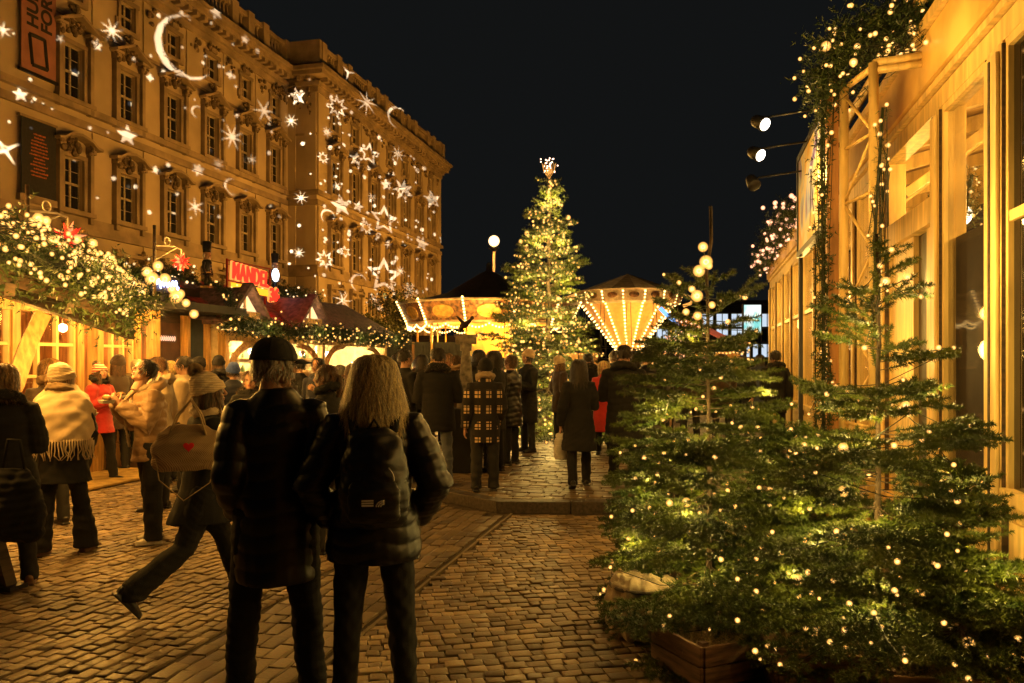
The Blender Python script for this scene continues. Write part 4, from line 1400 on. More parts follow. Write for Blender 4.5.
def grid_wall(mb, x, ys, ye, z0, z1, holes, depth=.35, mi=0, s=1, plane='X'):
    """wall sheet facing +x with holes (y0,y1,z0,z1) and their reveals"""
    Y = sorted({ys, ye, *[h[0] for h in holes], *[h[1] for h in holes]})
    Z = sorted({z0, z1, *[h[2] for h in holes], *[h[3] for h in holes]})
    iy = {v: i for i, v in enumerate(Y)}; iz = {v: i for i, v in enumerate(Z)}
    hs = set()
    for h in holes:
        for a in range(iy[h[0]], iy[h[1]]):
            for b in range(iz[h[2]], iz[h[3]]): hs.add((a, b))
    vs, fs = [], []
    for a in range(len(Y) - 1):
        for b in range(len(Z) - 1):
            if (a, b) in hs: continue
            o = len(vs)
            vs += [(x, Y[a], Z[b]), (x, Y[a + 1], Z[b]), (x, Y[a + 1], Z[b + 1]), (x, Y[a], Z[b + 1])]
            fs.append((o, o + 1, o + 2, o + 3))
    for (a, b, c, d) in holes:
        xi = x - depth * s
        o = len(vs)
        vs += [(x, a, c), (x, b, c), (x, b, d), (x, a, d), (xi, a, c), (xi, b, c), (xi, b, d), (xi, a, d)]
        fs += [(o, o + 1, o + 5, o + 4), (o + 1, o + 2, o + 6, o + 5), (o + 2, o + 3, o + 7, o + 6), (o + 3, o, o + 4, o + 7)]
    mb.add(vs, fs, mi)


bays_n = [40.1 + 4.6 * k for k in (-6, -5, -4, -3, 0, 1, 2, 3, 4, 5)]
bays_r = [68.8 + 4.55 * k for k in range(7)]
ROWS = [(5.0, 7.9, 1.5, 'g'), (10.75, 13.75, 1.5, 'a'), (17.3, 20.4, 1.5, 'p'), (23.15, 24.85, 1.35, 'm')]


def holes(bays):
    return [(y - w / 2, y + w / 2, a, b) for y in bays for (a, b, w, k) in ROWS]


w = PB()
grid_wall(w, XN, 12, YR, 0, 27, holes(bays_n))
grid_wall(w, XR, YR, YE, 0, 27, holes(bays_r))
w.add([(XN, YR, 0), (XR, YR, 0), (XR, YR, 27), (XN, YR, 27)], [(0, 1, 2, 3)])
w.add([(XR, YE, 0), (-60, YE, 0), (-60, YE, 27), (XR, YE, 27)], [(0, 1, 2, 3)])
w.add([(-60, 12, 0), (XN, 12, 0), (XN, 12, 27), (-60, 12, 27)], [(0, 1, 2, 3)])
w.build('wall', STUC)
# dark rooms behind the panes
# horizontal courses, cornice, attic
h = PB()


def band(z0, z1, pr, mb=None, mi=0):
    mb = mb or h
    mb.b2(XN - .3, XN + pr, 12 - pr, YR - .001, z0, z1, mi)
    mb.b2(XN - .1, XR + pr, YR - pr, YR + .2, z0 + .002, z1 + .002, mi)
    mb.b2(XR - .3, XR + pr - .002, YR + .2, YE + pr, z0 + .001, z1 + .001, mi)


band(3.6, 4.1, .22); band(9.35, 9.7, .28); band(9.72, 10.35, .16)
band(15.7, 16.15, .22); band(16.6, 17.0, .34)
band(21.9, 22.1, .10)
h.build('string_course', SAND)
h = PB()
band(25.7, 26.2, .25, h); band(26.22, 26.6, .45, h); band(27.0, 27.35, 1.05, h); band(27.37, 27.75, 1.3, h)
y = 13.0
while y < YR - .8:
    h.b2(XN + .2, XN + .95, y, y + .42, 26.62, 26.98); y += .92
y = YR + .2
while y < YE + .8:
    h.b2(XR + .2, XR + .95, y, y + .42, 26.62, 26.98); y += .92
x = XN + 1.4
while x < XR - .2:
    h.b2(x, x + .4, YR - .9, YR - .25, 26.62, 26.98); x += .92
h.build('cornice', SAND)
bal = PB()
band(27.77, 28.15, .55, bal); band(29.6, 29.95, .5, bal)
prof = [(.10, 0), (.17, .1), (.19, .35), (.10, .75), (.08, 1.1), (.15, 1.3), (.15, 1.45)]


def balus(p):
    bal.lathe([(r * 1.05, z) for r, z in prof], p, 6)


for (X, ya, yb, bays) in ((XN, 12, YR - .6, bays_n), (XR, YR, YE, bays_r)):
    y = ya + .4
    peds = [b + 2.3 for b in bays] + [ya + .4, yb - .2] + [b for b in bays[::2]]
    for p in peds:
        if ya <= p <= yb: bal.b2(X - .35, X + .62, p - .45, p + .45, 28.1, 30.15)
    while y < yb:
        if all(abs(y - p) > .6 for p in peds): balus((X + .22, y, 28.15))
        y += .48
bal.b2(XN + .3, XR + .62, YR - .62, YR - .2, 28.1, 30.15)
bal.build('balustrade', SAND)
rf = PB(); rf.b2(-60, XN - .3, 12, YE, 26.5, 27.6); rf.build('roof', pmat('palace_roof', (.05, .05, .05), .8))

# lesenes between the bays and corner quoins
for (X, bays) in ((XN, bays_n), (XR, bays_r)):
    for b in bays[:-1]:
        for (z0, z1) in ((4.12, 9.33), (10.37, 15.68), (17.02, 21.88), (22.12, 25.68)):
            ls = PB(); ls.b2(X, X + .09, b + 2.3 - .8, b + 2.3 + .8, z0, z1); ls.build('pilaster', STUC)
for (X, yy) in ((XN, YR - .75), (XR, YR + .65), (XR, YE - .7)):
    for (z0, z1) in ((4.12, 9.33), (10.37, 15.68), (17.02, 25.68)):
        ls = PB(); ls.b2(X, X + .18, yy - .62, yy + .62, z0, z1); ls.build('pilaster', STUC)
for (z0, z1) in ((4.12, 9.33), (10.37, 15.68), (17.02, 25.68)):
    ls = PB(); ls.b2(XR - 1.1, XR + .001, YR - .18, YR, z0, z1); ls.build('pilaster', STUC)
    ls = PB(); ls.b2(XN + .1, XN + .9, YR - .14, YR, z0, z1); ls.build('pilaster', STUC)


def relief(mb, c, w_, h_, seed, n=14, mi=0):
    rg = random.Random(seed)
    for i in range(n):
        a = rg.uniform(-1, 1); b = rg.uniform(-1, 1)
        if a * a + b * b > 1: continue
        r_ = rg.uniform(.09, .2)
        mb.ball((c[0] + rg.uniform(.0, .12), c[1] + a * w_ / 2, c[2] + b * h_ / 2), r_, 7, 5, mi, (.8, rg.uniform(.7, 1.5), rg.uniform(.7, 1.4)))


def surround(kind, wv, z0, z1, seed):
    """stone surround, local: x out of the wall, y along it, z up from 0"""
    m = MB()
    W2 = wv / 2
    if kind == 'm':
        for s_ in (-1, 1): m.b2(0, .14, s_ * (W2 + .24), s_ * W2, z0 - .1, z1 + .1)
        m.b2(0, .16, -W2 - .34, W2 + .34, z1, z1 + .26); m.b2(0, .2, -W2 - .34, W2 + .34, z0 - .28, z0)
        m.b2(0, .3, -.35, .35, z1 + .28, z1 + .62)
        relief(m, (.12, 0, z1 + .75), 1.3, .5, seed, 12, 1)
        relief(m, (.08, 0, z0 - .5), 1.0, .3, seed + 1, 8, 1)
        for s_ in (-1, 1): m.b2(0, .12, s_ * (W2 + .44), s_ * (W2 + .25), z0 - .1, z0 + .5)
        return m
    for s_ in (-1, 1):
        m.b2(0, .16, s_ * (W2 + .26), s_ * W2, z0, z1)
        m.b2(0, .34, s_ * (W2 + .60), s_ * (W2 + .32), z0 - .1, z1 + .45)
        m.b2(0, .46, s_ * (W2 + .66), s_ * (W2 + .28), z1 + .47, z1 + .9)
        relief(m, (.3, s_ * (W2 + .46), z1 + .7), .4, .7, seed + s_, 6, 1)
    m.b2(0, .2, -W2 - .26, W2 + .26, z1, z1 + .24)
    m.b2(0, .42, -W2 - .7, W2 + .7, z0 - .36, z0 - .1)
    for s_ in (-1, 1): m.b2(0, .34, s_ * (W2 + .6), s_ * (W2 + .3), z0 - .75, z0 - .38)
    if kind == 'p':
        zt = z1 + .92
        for s_ in (-1, 1):
            m.beam((.36, s_ * (W2 + .95), zt), (.36, s_ * .05, zt + .78), .72, .17)
        m.b2(0, .52, -W2 - .9, -W2 - .1, zt - .1, zt + .06); m.b2(0, .52, W2 + .1, W2 + .9, zt - .1, zt + .06)
        relief(m, (.16, 0, z1 + 1.0), 1.5, 1.2, seed, 26, 1)
        relief(m, (.3, 0, z1 + .75), .6, .7, seed + 5, 10, 1)
    elif kind == 'a':
        zt = z1 + .82
        pts = [(-W2 - .95, -.02), (-W2 - .55, .04), (-W2 - .1, .34), (0, .50), (W2 + .1, .34), (W2 + .55, .04), (W2 + .95, -.02)]
        for (a, b), (c, d) in zip(pts, pts[1:]):
            m.beam((.36, a, zt + b), (.36, c, zt + d), .7, .16)
        relief(m, (.16, 0, z1 + .62), 1.2, .9, seed, 22, 1)
        relief(m, (.32, 0, z1 + .55), .5, .55, seed + 5, 9, 1)
    else:
        m.b2(0, .5, -W2 - .75, W2 + .75, z1 + .5, z1 + .72)
        m.b2(0, .3, -.2, .2, z1 + .24, z1 + .5)
    return m


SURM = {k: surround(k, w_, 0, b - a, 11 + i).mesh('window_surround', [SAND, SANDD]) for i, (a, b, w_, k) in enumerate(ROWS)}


def winframe(w_, hgt):
    m = MB()
    t = .085
    for s_ in (-1, 1): m.b2(-.28, -.2, s_ * w_ / 2, s_ * (w_ / 2 - t), 0, hgt)
    m.b2(-.28, -.2, -w_ / 2, w_ / 2, hgt - t, hgt + .0); m.b2(-.28, -.2, -w_ / 2, w_ / 2, 0, t)
    m.b2(-.285, -.17, -.06, .06, t, hgt - t)
    m.b2(-.285, -.165, -w_ / 2 + t, w_ / 2 - t, hgt * .5 - .07, hgt * .5 + .07)
    n = 4 if hgt > 2.5 else 2
    for i in range(1, n):
        if i * 2 == n: continue
        z = hgt * i / n
        m.b2(-.27, -.22, -w_ / 2 + t, w_ / 2 - t, z - .02, z + .02)
    return m


WM = {k: winframe(w_, b - a).mesh('window', FRAMEW) for (a, b, w_, k) in ROWS}
pm = {}
for (a, b, w_, k) in ROWS:
    m = MB(); m.add([(-.25, -w_ / 2, 0), (-.25, w_ / 2, 0), (-.25, w_ / 2, b - a), (-.25, -w_ / 2, b - a)], [(0, 1, 2, 3)])
    pm[k] = m.mesh('pane', PANE)
for (X, bays) in ((XN, bays_n[2:]), (XR, bays_r)):
    for y in bays:
        for (a, b, w_, k) in ROWS:
            o = bpy.data.objects.new('window', WM[k]); col.objects.link(o); o.parent = palace; o.location = Vector((X, y, a)) - PO
            q = bpy.data.objects.new('pane', pm[k]); col.objects.link(q); q.parent = o
            s_ = bpy.data.objects.new('window_surround', SURM[k]); col.objects.link(s_); s_.parent = palace; s_.location = Vector((X, y, a)) - PO
# carved frieze groups under the cornice
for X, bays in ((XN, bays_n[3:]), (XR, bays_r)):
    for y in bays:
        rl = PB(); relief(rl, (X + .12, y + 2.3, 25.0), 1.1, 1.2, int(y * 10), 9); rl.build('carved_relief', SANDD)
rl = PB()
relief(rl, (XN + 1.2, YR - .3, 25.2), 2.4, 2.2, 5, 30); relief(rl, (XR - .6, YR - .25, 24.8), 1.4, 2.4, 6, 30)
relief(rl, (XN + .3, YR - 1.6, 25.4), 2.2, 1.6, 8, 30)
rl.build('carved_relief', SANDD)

# lower side block beyond, dark
# ---- banners on the palace
BM = pmat('pink_banner_cloth', (.30, .14, .115), .8, var=.1, scale=1)
bn = thing('museum_banner', 'tall reddish banner with black lettering and diamond logo high on the palace', 'banner', (XN + .25, 37.3, 20))
m = MB(); m.b2(-.02, .02, -1.15, 1.25, -2.3, 8.5); m.build('cloth', BM, bn)
m = MB(); m.b2(-.1, .06, -1.3, 1.4, -2.45, -2.3); m.b2(-.1, .06, -1.3, 1.4, 8.5, 8.62)
m.build('rail', BLACK, bn)
INK = pmat('banner_black_ink', (.01, .01, .01), .7, bump=0)
Mv = Matrix(((0, 0, 1, .03), (0, -1, 0, -.05), (1, 0, 0, .15), (0, 0, 0, 1)))
obj_from(text_mesh('HUMBOLDT', 1.05, Mv, .008, .03), 'lettering', INK, bn)
Mv = Matrix(((0, 0, 1, .03), (0, -1, 0, .92), (1, 0, 0, .15), (0, 0, 0, 1)))
obj_from(text_mesh('FORUM', 1.05, Mv, .008, .03), 'lettering', INK, bn)
m = MB()
q = [(-.62, .9), (.42, .95), (.62, -.95), (-.42, -1.0)]
for (a, b), (c, d) in zip(q, q[1:] + q[:1]):
    m.beam((.035, a, b - .25), (.035, c, d - .25), .03, .24, up=(1, 0, 0)) if False else m.tube([(.035, a, b * .85 - 1.05), (.035, c, d * .85 - 1.05)], .11, 4, smooth=False)
m.build('logo', INK, bn)
bd = thing('dark_banner', 'black notice banner with faint rusty centred text low on the palace wall', 'banner', (XN + .3, 37.3, 12.9))
m = MB(); m.b2(-.02, .02, -1.2, 1.2, -2.0, 2.15); m.build('cloth', pmat('black_banner_cloth', (.012, .014, .018), .7), bd)
m = MB(); m.b2(-.2, .03, -1.3, 1.3, -2.4, -2.02); m.b2(-.2, .03, -1.3, 1.3, 2.17, 2.3); m.build('frame', SAND, bd)
RUST = pmat('rusty_ink', (.42, .13, .05), .8, bump=0)
rg = random.Random(4)
m = MB()
for i in range(13):
    z = 1.35 - i * .19
    hw = rg.uniform(.3, .68); y = -hw
    while y < hw:
        l = rg.uniform(.04, .11)
        m.b2(.022, .03, y, y + l * .72, z, z + rg.uniform(.06, .1)); y += l
m.build('lettering', RUST, bd)

# ---- the gobo projector that throws stars on the palace
LP = Vector((4.0, -3.0, 8.5))
CEN = Vector((XR - 1, 62, 17))
D = (CEN - LP).normalized(); SX = D.cross(Vector((0, 0, 1))).normalized(); UZ = SX.cross(D)


def hitwall(px, py):
    d = (RIGHT * ((px - 512) / 800) + FWD + Vector((0, 0, (362 - py) / 800)))
    best = None
    for kind, X in (('r', XR), ('n', XN)):
        t = X / d.x
        p = EYE + d * t
        if kind == 'r' and p.y < YR: continue
        if kind == 'n' and p.y > YR:
            t = YR / d.y; p = EYE + d * t
        return p, t
    return p, t


def tanp(p):
    v = p - LP; z = v.dot(D)
    return v.dot(SX) / z, v.dot(UZ) / z


def star(n, r0, r1, rot=0):
    return [(math.cos(math.pi * i / n + rot) * (r0 if i % 2 == 0 else r1), math.sin(math.pi * i / n + rot) * (r0 if i % 2 == 0 else r1)) for i in range(2 * n)]


def circ(r, n=8, rot=0): return [(math.cos(2 * math.pi * i / n + rot) * r, math.sin(2 * math.pi * i / n + rot) * r) for i in range(n)]


def moon(r, rot):
    pts = []
    n = 11
    for i in range(n):
        a = -2.1 + 4.2 * i / (n - 1); pts.append((math.cos(a) * r, math.sin(a) * r))
    for i in range(n - 2, 0, -1):
        a = -2.1 + 4.2 * i / (n - 1)
        pts.append((math.cos(a) * r * .86 - .09 * r, math.sin(a) * r * .93))
    c, s_ = math.cos(rot), math.sin(rot)
    return [(x * c - y * s_, x * s_ + y * c) for x, y in pts]


SH = []
spec = [
 (337, 107, 9, 'o8'), (366, 105, 10, 'f8'), (397, 119, 9, 'c'), (348, 74, 6, 'f3'), (327, 132, 5, 'f8'), (323, 158, 5, 'o8'), (356, 160, 6, 's5'), (369, 154, 9, 'o5'), (398, 154, 7, 'f8'),
 (386, 185, 5, 's5'), (403, 191, 9, 's7'), (432, 200, 8, 's5'), (341, 206, 9, 's5'), (358, 207, 5, 's5'), (384, 220, 12, 'o5'), (328, 217, 6, 'c'), (366, 228, 6, 'o8'), (345, 252, 5, 'o6'),
 (325, 260, 8, 'o8'), (384, 276, 15, 'o5'), (359, 283, 7, 'c'), (422, 244, 6, 's5'), (400, 271, 5, 'f8'), (343, 301, 8, 'f7'), (410, 292, 8, 'f8'), (301, 198, 6, 'f8'), (297, 97, 7, 's5'), (291, 121, 6, 'f8'), (299, 253, 5, 'f8'),
 (415, 330, 5, 'f6'), (372, 197, 4, 'f8'), (337, 186, 4, 'f6'), (443, 240, 4, 's5'), (374, 300, 5, 'f8'), (388, 245, 4, 'f6'), (350, 335, 4, 'f8'),
 (112, 31, 11, 'f8'), (186, 48, 31, 'M'), (127, 136, 9, 's5'), (232, 137, 12, 'f8'), (232, 187, 7, 'c'), (198, 170, 6, 's6'), (264, 111, 11, 'f6'), (215, 16, 6, 's5'), (195, 207, 9, 'f6'),
 (5, 150, 14, 'f4'), (20, 95, 7, 's5'), (97, 46, 5, 's5'), (218, 165, 6, 'f7'), (244, 42, 4, 's5'), (75, 72, 4, 's5'), (150, 78, 4, 's4'), (252, 160, 5, 'f6'), (3, 30, 8, 'f6'), (155, 170, 4, 's5'), (60, 40, 5, 'f5'), (230, 75, 4, 's4'), (197, 112, 5, 'c'),
]
rg = random.Random(21)
for (px, py, s_, k) in spec:
    ro = rg.random() * 1.2
    n = int(k[1]) if len(k) > 1 else 0
    if k != 'M': s_ *= 1.25 if px > 290 else 1.15
    if k[0] == 's': rings = [star(n, s_, s_ * .45, math.pi / 2 + rg.uniform(-.25, .25))]
    elif k[0] == 'f': rings = [star(n, s_, s_ * .16, ro)]
    elif k[0] == 'o':
        r0 = math.pi / 2 + rg.uniform(-.2, .2); rings = [star(n, s_, s_ * .5, r0), star(n, s_ * .66, s_ * .34, r0)]
    elif k[0] == 'c': rings = [moon(s_, ro + 2), [(x * .8 + .0, y * .8) for x, y in moon(s_ * .8, ro + 2)][:0]]
    elif k[0] == 'M': rings = [moon(s_, math.pi + .35)]
    rings = [r_ for r_ in rings if r_]
    SH.append((px, py, rings))
for i in range(230):
    if i < 165:
        px = rg.uniform(320, 438); lo = 80 + (px - 317) * .8; py = rg.uniform(lo, 330)
    elif i < 178:
        px = rg.uniform(289, 317); py = rg.uniform(80, 320)
    else:
        px = rg.uniform(2, 280); lo = max(2, (px - 200) * .75); py = rg.uniform(lo, 190 + px * .2)
    SH.append((px, py, [circ(rg.choice((.8, 1, 1.3, 1.7, 2.1)), 7, rg.random())]))
def make_projector(SH, LP, label, power, rad, HALF=.62):
    polys = []
    for (px, py, rings) in SH:
        p0, dist = hitwall(px, py)
        v = p0 - LP; z_ = v.dot(D)
        cx_, cy_ = v.dot(SX) / z_, v.dot(UZ) / z_
        k = (p0 - EYE).dot(FWD) / 800 / z_
        for r_ in rings:
            polys.append([(cx_ + x * k, cy_ + y * k) for x, y in r_])
    verts = [(-HALF, -HALF), (HALF, -HALF), (HALF, HALF), (-HALF, HALF)]
    edges = [(0, 1), (1, 2), (2, 3), (3, 0)]
    for pg in polys:
        o_ = len(verts); verts += pg
        edges += [(o_ + i, o_ + (i + 1) % len(pg)) for i in range(len(pg))]
    res = delaunay_2d_cdt([Vector(v) for v in verts], edges, [], 0, 1e-7)
    bbs = [(min(p[0] for p in g_), max(p[0] for p in g_), min(p[1] for p in g_), max(p[1] for p in g_), g_) for g_ in polys]

    def inside(x, y):
        c = 0
        for (a, b, c0, d, g_) in bbs:
            if a <= x <= b and c0 <= y <= d:
                k = False; j = len(g_) - 1
                for i in range(len(g_)):
                    xi, yi = g_[i]; xj, yj = g_[j]
                    if (yi > y) != (yj > y) and x < (xj - xi) * (y - yi) / (yj - yi) + xi: k = not k
                    j = i
                c += k
        return c % 2
    PD = .5
    pv = [v for v in res[0]]
    fs = []
    for f in res[2]:
        cx_ = sum(pv[i][0] for i in f) / len(f); cy_ = sum(pv[i][1] for i in f) / len(f)
        if not inside(cx_, cy_): fs.append(tuple(f))
    pr = thing('star_projector', label, 'projector', LP)
    gm = MB(); gm.add([SX * v[0] * PD + UZ * v[1] * PD + D * PD for v in pv], fs)
    gm.build('star_mask', BLACK, pr)
    hs = MB()
    k = HALF * PD
    for (a, b) in (((-1, -1), (1, -1)), ((1, -1), (1, 1)), ((1, 1), (-1, 1)), ((-1, 1), (-1, -1))):
        q = [SX * a[0] * k + UZ * a[1] * k, SX * b[0] * k + UZ * b[1] * k]
        hs.add([q[0] + D * PD, q[1] + D * PD, q[1] - D * .3, q[0] - D * .3], [(0, 1, 2, 3)])
    hs.add([SX * a * k + UZ * b * k - D * .3 for a, b in ((-1, -1), (1, -1), (1, 1), (-1, 1))], [(0, 1, 2, 3)])
    hs.build('housing', BLACK, pr)
    ms = MB(); ms.tube([(0, 0, -.35), (0, 0, -LP.z)], .05, 8); ms.build('mast', BLACK, pr)
    light('SPOT', LP, power, (1, .88, .72), rad, spot_size=2 * math.atan(.58), spot_blend=0.0, to=LP + D * 10)


make_projector([q for q in SH if q[0] >= 286], LP, 'black gobo projector on the taller mast throwing crisp stars over the far palace wing', 1900000, .0003)
make_projector([q for q in SH if q[0] < 286], LP + Vector((1.6, 0, -1.0)), 'black gobo projector on the lower mast throwing a soft moon on the near wing', 900000, .0006)
# the floodlights behind the stalls that wash the palace front from below
for (fx, fy, fe) in ((-13, 20, 1500), (-13, 34, 2900), (-13, 48, 4300), (-12, 62, 6000), (-11, 77, 7000), (-11, 92, 6400)):
    light('SPOT', (fx, fy, 4.6), fe * 2.0, (1, .41, .05), .6, spot_size=R(150), spot_blend=.6, to=(-36, fy + 2, 19))
# ================================================================== left row of stalls (front plane x = XS, facing +x)
XS = -9.0
GOLD = pmat('warm_varnished_pine', (.62, .36, .12), .5, var=.2, scale=2.5, stretch=(9, 9, 1), bump=.2)
SHING = pmat('purple_shingles', (.15, .085, .09), .7, var=.3, scale=9, bump=.5, bscale=14)
REDB = pmat('red_roof_boards', (.35, .02, .012), .5, var=.3, scale=6)  # red base colour on the boards
DARKP = pmat('dark_fascia_paint', (.02, .018, .016), .6)
SLATE = pmat('slate_blue_board', (.03, .04, .05), .7)


def shelf_goods(rt_list, x, y0, y1, z, n, seed, label, group):
    rg = random.Random(seed)
    cols = [(.5, .1, .05), (.5, .35, .12), (.12, .2, .08), (.6, .5, .35), (.25, .1, .05)]
    for i in range(n):
        y = y0 + (y1 - y0) * (i + .5) / n + rg.uniform(-.02, .02)
        m = MB(); h = rg.uniform(.10, .2); r_ = rg.uniform(.03, .055)
        m.lathe([(r_, 0), (r_ * 1.05, h * .6), (r_ * .6, h * .8), (r_ * .62, h)], (0, 0, 0), 10)
        o = m.build('jar', pmat('jar_%d' % rg.randrange(5), cols[rg.randrange(5)], .35), None)
        o.location = (x, y, z); tag(o, label, 'jar', group)


# ---- stall with big mullioned windows (y 7.2 .. 11.6) ----
sa = thing('market_stall', 'timber market stall with large warm lit mullioned windows at left', 'stall', (XS, 9.5, 0))
def L_(mb):  # to local of sa
    return mb
class SB(MB):
    def __init__(s, root): super().__init__(); s.root = root
    def build(s, name, mats, parent=None, bevel=0):
        o = s.root.location
        s.v = [(a - o.x, b - o.y, c - o.z) for a, b, c in s.v]
        return super().build(name, mats, parent or s.root, bevel)


y0a, y1a = 6.6, 11.9
m = SB(sa); m.b2(XS - 2.6, XS - .1, y0a, y1a, 0, .95); m.build('lower_wall', WOOD)
CRM = pmat('cream_window_paint', (.82, .60, .28), .45, var=.06, bump=.05)
m = SB(sa)
for y in (y0a, 7.75, 8.9, 10.05, 10.45, 11.3, y1a - .12): m.b2(XS - .14, XS + .04, y, y + .13, .0, 2.5)
m.b2(XS - .15, XS + .05, y0a, y1a, .95, 1.05); m.b2(XS - .15, XS + .05, y0a, y1a, 2.4, 2.58)
m.build('post', GOLD)
for (ya, yb) in ((y0a + .13, 7.75), (7.88, 8.9), (9.03, 10.05), (10.58, 11.3)):
    m = SB(sa)
    for k in (1, 2): m.b2(XS - .07, XS - .0, ya + (yb - ya) * k / 3 - .022, ya + (yb - ya) * k / 3 + .022, 1.05, 2.4)
    for z in (1.5, 1.95): m.b2(XS - .072, XS - .002, ya, yb, z - .022, z + .022)
    for q in (ya + .02, yb - .02): m.b2(XS - .073, XS + .002, q - .02, q + .02, 1.05, 2.4)
    f = m.build('window', CRM)
    m = SB(sa); m.add([(XS - .05, ya, 1.05), (XS - .05, yb, 1.05), (XS - .05, yb, 2.4), (XS - .05, ya, 2.4)], [(0, 1, 2, 3)])
    p = m.build('pane', gmat('clear_glass', (.05, .04, .03), .05, .12), f)
m = SB(sa); m.b2(XS - 2.7, XS - 2.6, y0a, y1a, 0, 2.6); m.b2(XS - 2.6, XS - .16, y0a - .05, y0a, 0, 2.6); m.b2(XS - 2.6, XS - .16, y1a, y1a + .05, 0, 2.6); m.build('back_wall', pmat('red_brown_boards', (.34, .14, .045), .5, var=.25, scale=2.5, stretch=(9, 9, 1)))
m = SB(sa)
for z in (1.35, 1.75, 2.1): m.b2(XS - 2.6, XS - 2.3, y0a + .2, y1a - .2, z - .02, z)
m.b2(XS - .8, XS - .3, y0a + .3, y1a - .3, .95, .99)
m.build('shelf', WOOD)
m = SB(sa)
for y in [y0a + .4 * k for k in range(14)]:
    m.b2(XS - 2.8, XS + .02, y, y + .38, 2.6, 2.64)
m.build('ceiling', WOOD)
m = SB(sa)
m.add([(XS + .35, y0a - .3, 2.66), (XS + .35, y1a + .2, 2.66), (XS - 1.4, y1a + .2, 3.0), (XS - 1.4, y0a - .3, 3.0)], [(0, 1, 2, 3)])
m.add([(XS - 3.0, y0a - .3, 2.66), (XS - 3.0, y1a + .2, 2.66), (XS - 1.4, y1a + .2, 3.0), (XS - 1.4, y0a - .3, 3.0)], [(3, 2, 1, 0)])
m.b2(XS + .31, XS + .36, y0a - .3, y1a + .2, 2.56, 2.70)
m.build('roof', DARKP)
rg = random.Random(5)
for z in (1.35, 1.75, 2.1):
    shelf_goods(None, XS - 2.45, y0a + .4, y1a - .4, z + .001, 9, int(z * 100), 'small jar on the shelves of the mullioned window stall', 'jars in the mullioned window stall')
for i, y in enumerate((7.6, 9.4, 11.0)):
    light('POINT', (XS - 1.3, y, 2.35), 85, (1, .56, .16), .12)
    light('POINT', (XS + .9, y + .3, 2.35), 90, (1, .52, .13), .1)
# hanging lamps in the stall
for y in (7.2, 8.4, 9.6, 10.9):
    t = thing('pendant_lamp', 'round white pendant lamp inside the mullioned window stall', 'lamp', (XS - 1.0, y, 2.25), group='pendant lamps in the mullioned window stall')
    m = MB(); m.tube([(0, 0, .36), (0, 0, .05)], .006, 5); m.build('cord', BLACK, t)
    m = MB(); m.ball((0, 0, 0), .07, 12, 8); m.build('globe', emat('pendant_globe', (1, .75, .4), 14), t)
# vendor
person('stall vendor in white shirt behind the mullioned windows', 0, 0, H=1.7, X=XS - 1.3, Y=10.9, phi=-90, top='white', topz=.85, bottom='charcoal', hair=('dark', 'short'), la='front', ra='front')
# yellow mat edge and wooden bench before the stall
m = MB(); m.b2(XS + .1, XS + 1.2, 7.5, 12.5, .012, .045); o = m.build('door_mat', pmat('straw_matting', (.5, .33, .1), .9, bump=.8, bscale=120), None, .008); tag(o, 'yellow straw mat laid along the foot of the stalls', 'mat')
# planter of evergreen by the stall
pt = thing('planter', 'low planter of dark evergreen sprigs at the foot of the stall', 'planter', (XS + .35, 11.6, 0.045))
m = MB(); m.box((0, 0, .15), (.4, 1.5, .3)); m.build('box', WOODD, pt)
rgn = np.random.default_rng(5); T0 = np.stack([rgn.uniform(-.2, .2, 160), rgn.uniform(-.75, .75, 160), np.full(160, .28)], 1); T1 = T0 + rgn.normal(0, .08, (160, 3)) + np.array([0, 0, .2])
V_, F_ = needles(T0, T1, 40, .06, .006, 6); numesh('foliage', V_, F_, FIRD, pt)

# ---- dark stall with flat canopy (y 12 .. 13.6) ----
sb = thing('market_stall', 'dark market stall with flat black canopy between the window stall and the almond stall', 'stall', (XS, 12.8, 0))
m = SB(sb); m.b2(XS - 2.5, XS - .3, 12.1, 12.9, 0, 2.7); m.build('wall', WOODD)
m = SB(sb); m.b2(XS - .32, XS - .25, 12.95, 13.55, .3, 2.5); m.build('slate_panel', SLATE)
m = SB(sb)
for y in (12.05, 12.92, 13.56): m.b2(XS - .3, XS - .15, y, y + .09, 0, 2.55)
m.build('post', GOLD)
m = SB(sb); m.b2(XS - 2.6, XS - .4, 13.0, 13.9, 0, 2.6); m.build('back_wall', WOODD)
m = SB(sb); m.b2(XS - .8, XS + .55, 11.6, 13.75, 2.62, 2.72); m.b2(XS - .8, XS + .58, 11.58, 13.77, 2.58, 2.625); m.b2(XS - 2.6, XS - .5, 12.0, 13.8, 2.72, 3.1); m.build('canopy', DARKP)
m = SB(sb); m.b2(XS - .26, XS - .22, 12.2, 12.8, 1.2, 2.4); m.build('notice_board', pmat('brown_board', (.09, .04, .02), .6), None)
m = SB(sb)
for k in range(7):
    m.tube([(XS - .215, 12.28 + k * .06 + .02 * math.sin(t_), 2.12 + .045 * math.cos(t_) + .0 * k) for t_ in [i / 6 * 2 * math.pi for i in range(6)]], .006, 4)
m.build('board_lettering', emat('board_neon', (1, .5, .3), 2.2))
# bright blue-white lettering on the canopy
nb = thing('neon_sign', 'small blue white neon script above the dark stall canopy', 'sign', (XS + .35, 11.35, 2.98))
m = MB()
import itertools
pts = []
for i in range(60):
    t_ = i / 59; pts.append((0, t_ * .62, .06 * math.sin(t_ * 44) + .03 * math.sin(t_ * 17) + .02))
m.tube(pts, .009, 5); m.build('tube', emat('blue_neon', (.45, .5, 1), 14), nb)
m = MB(); m.b2(-.08, -.03, -.05, .7, -.12, .16); m.b2(-.07, -.04, .2, .3, -.3, -.1); m.build('backing', DARKP, nb)
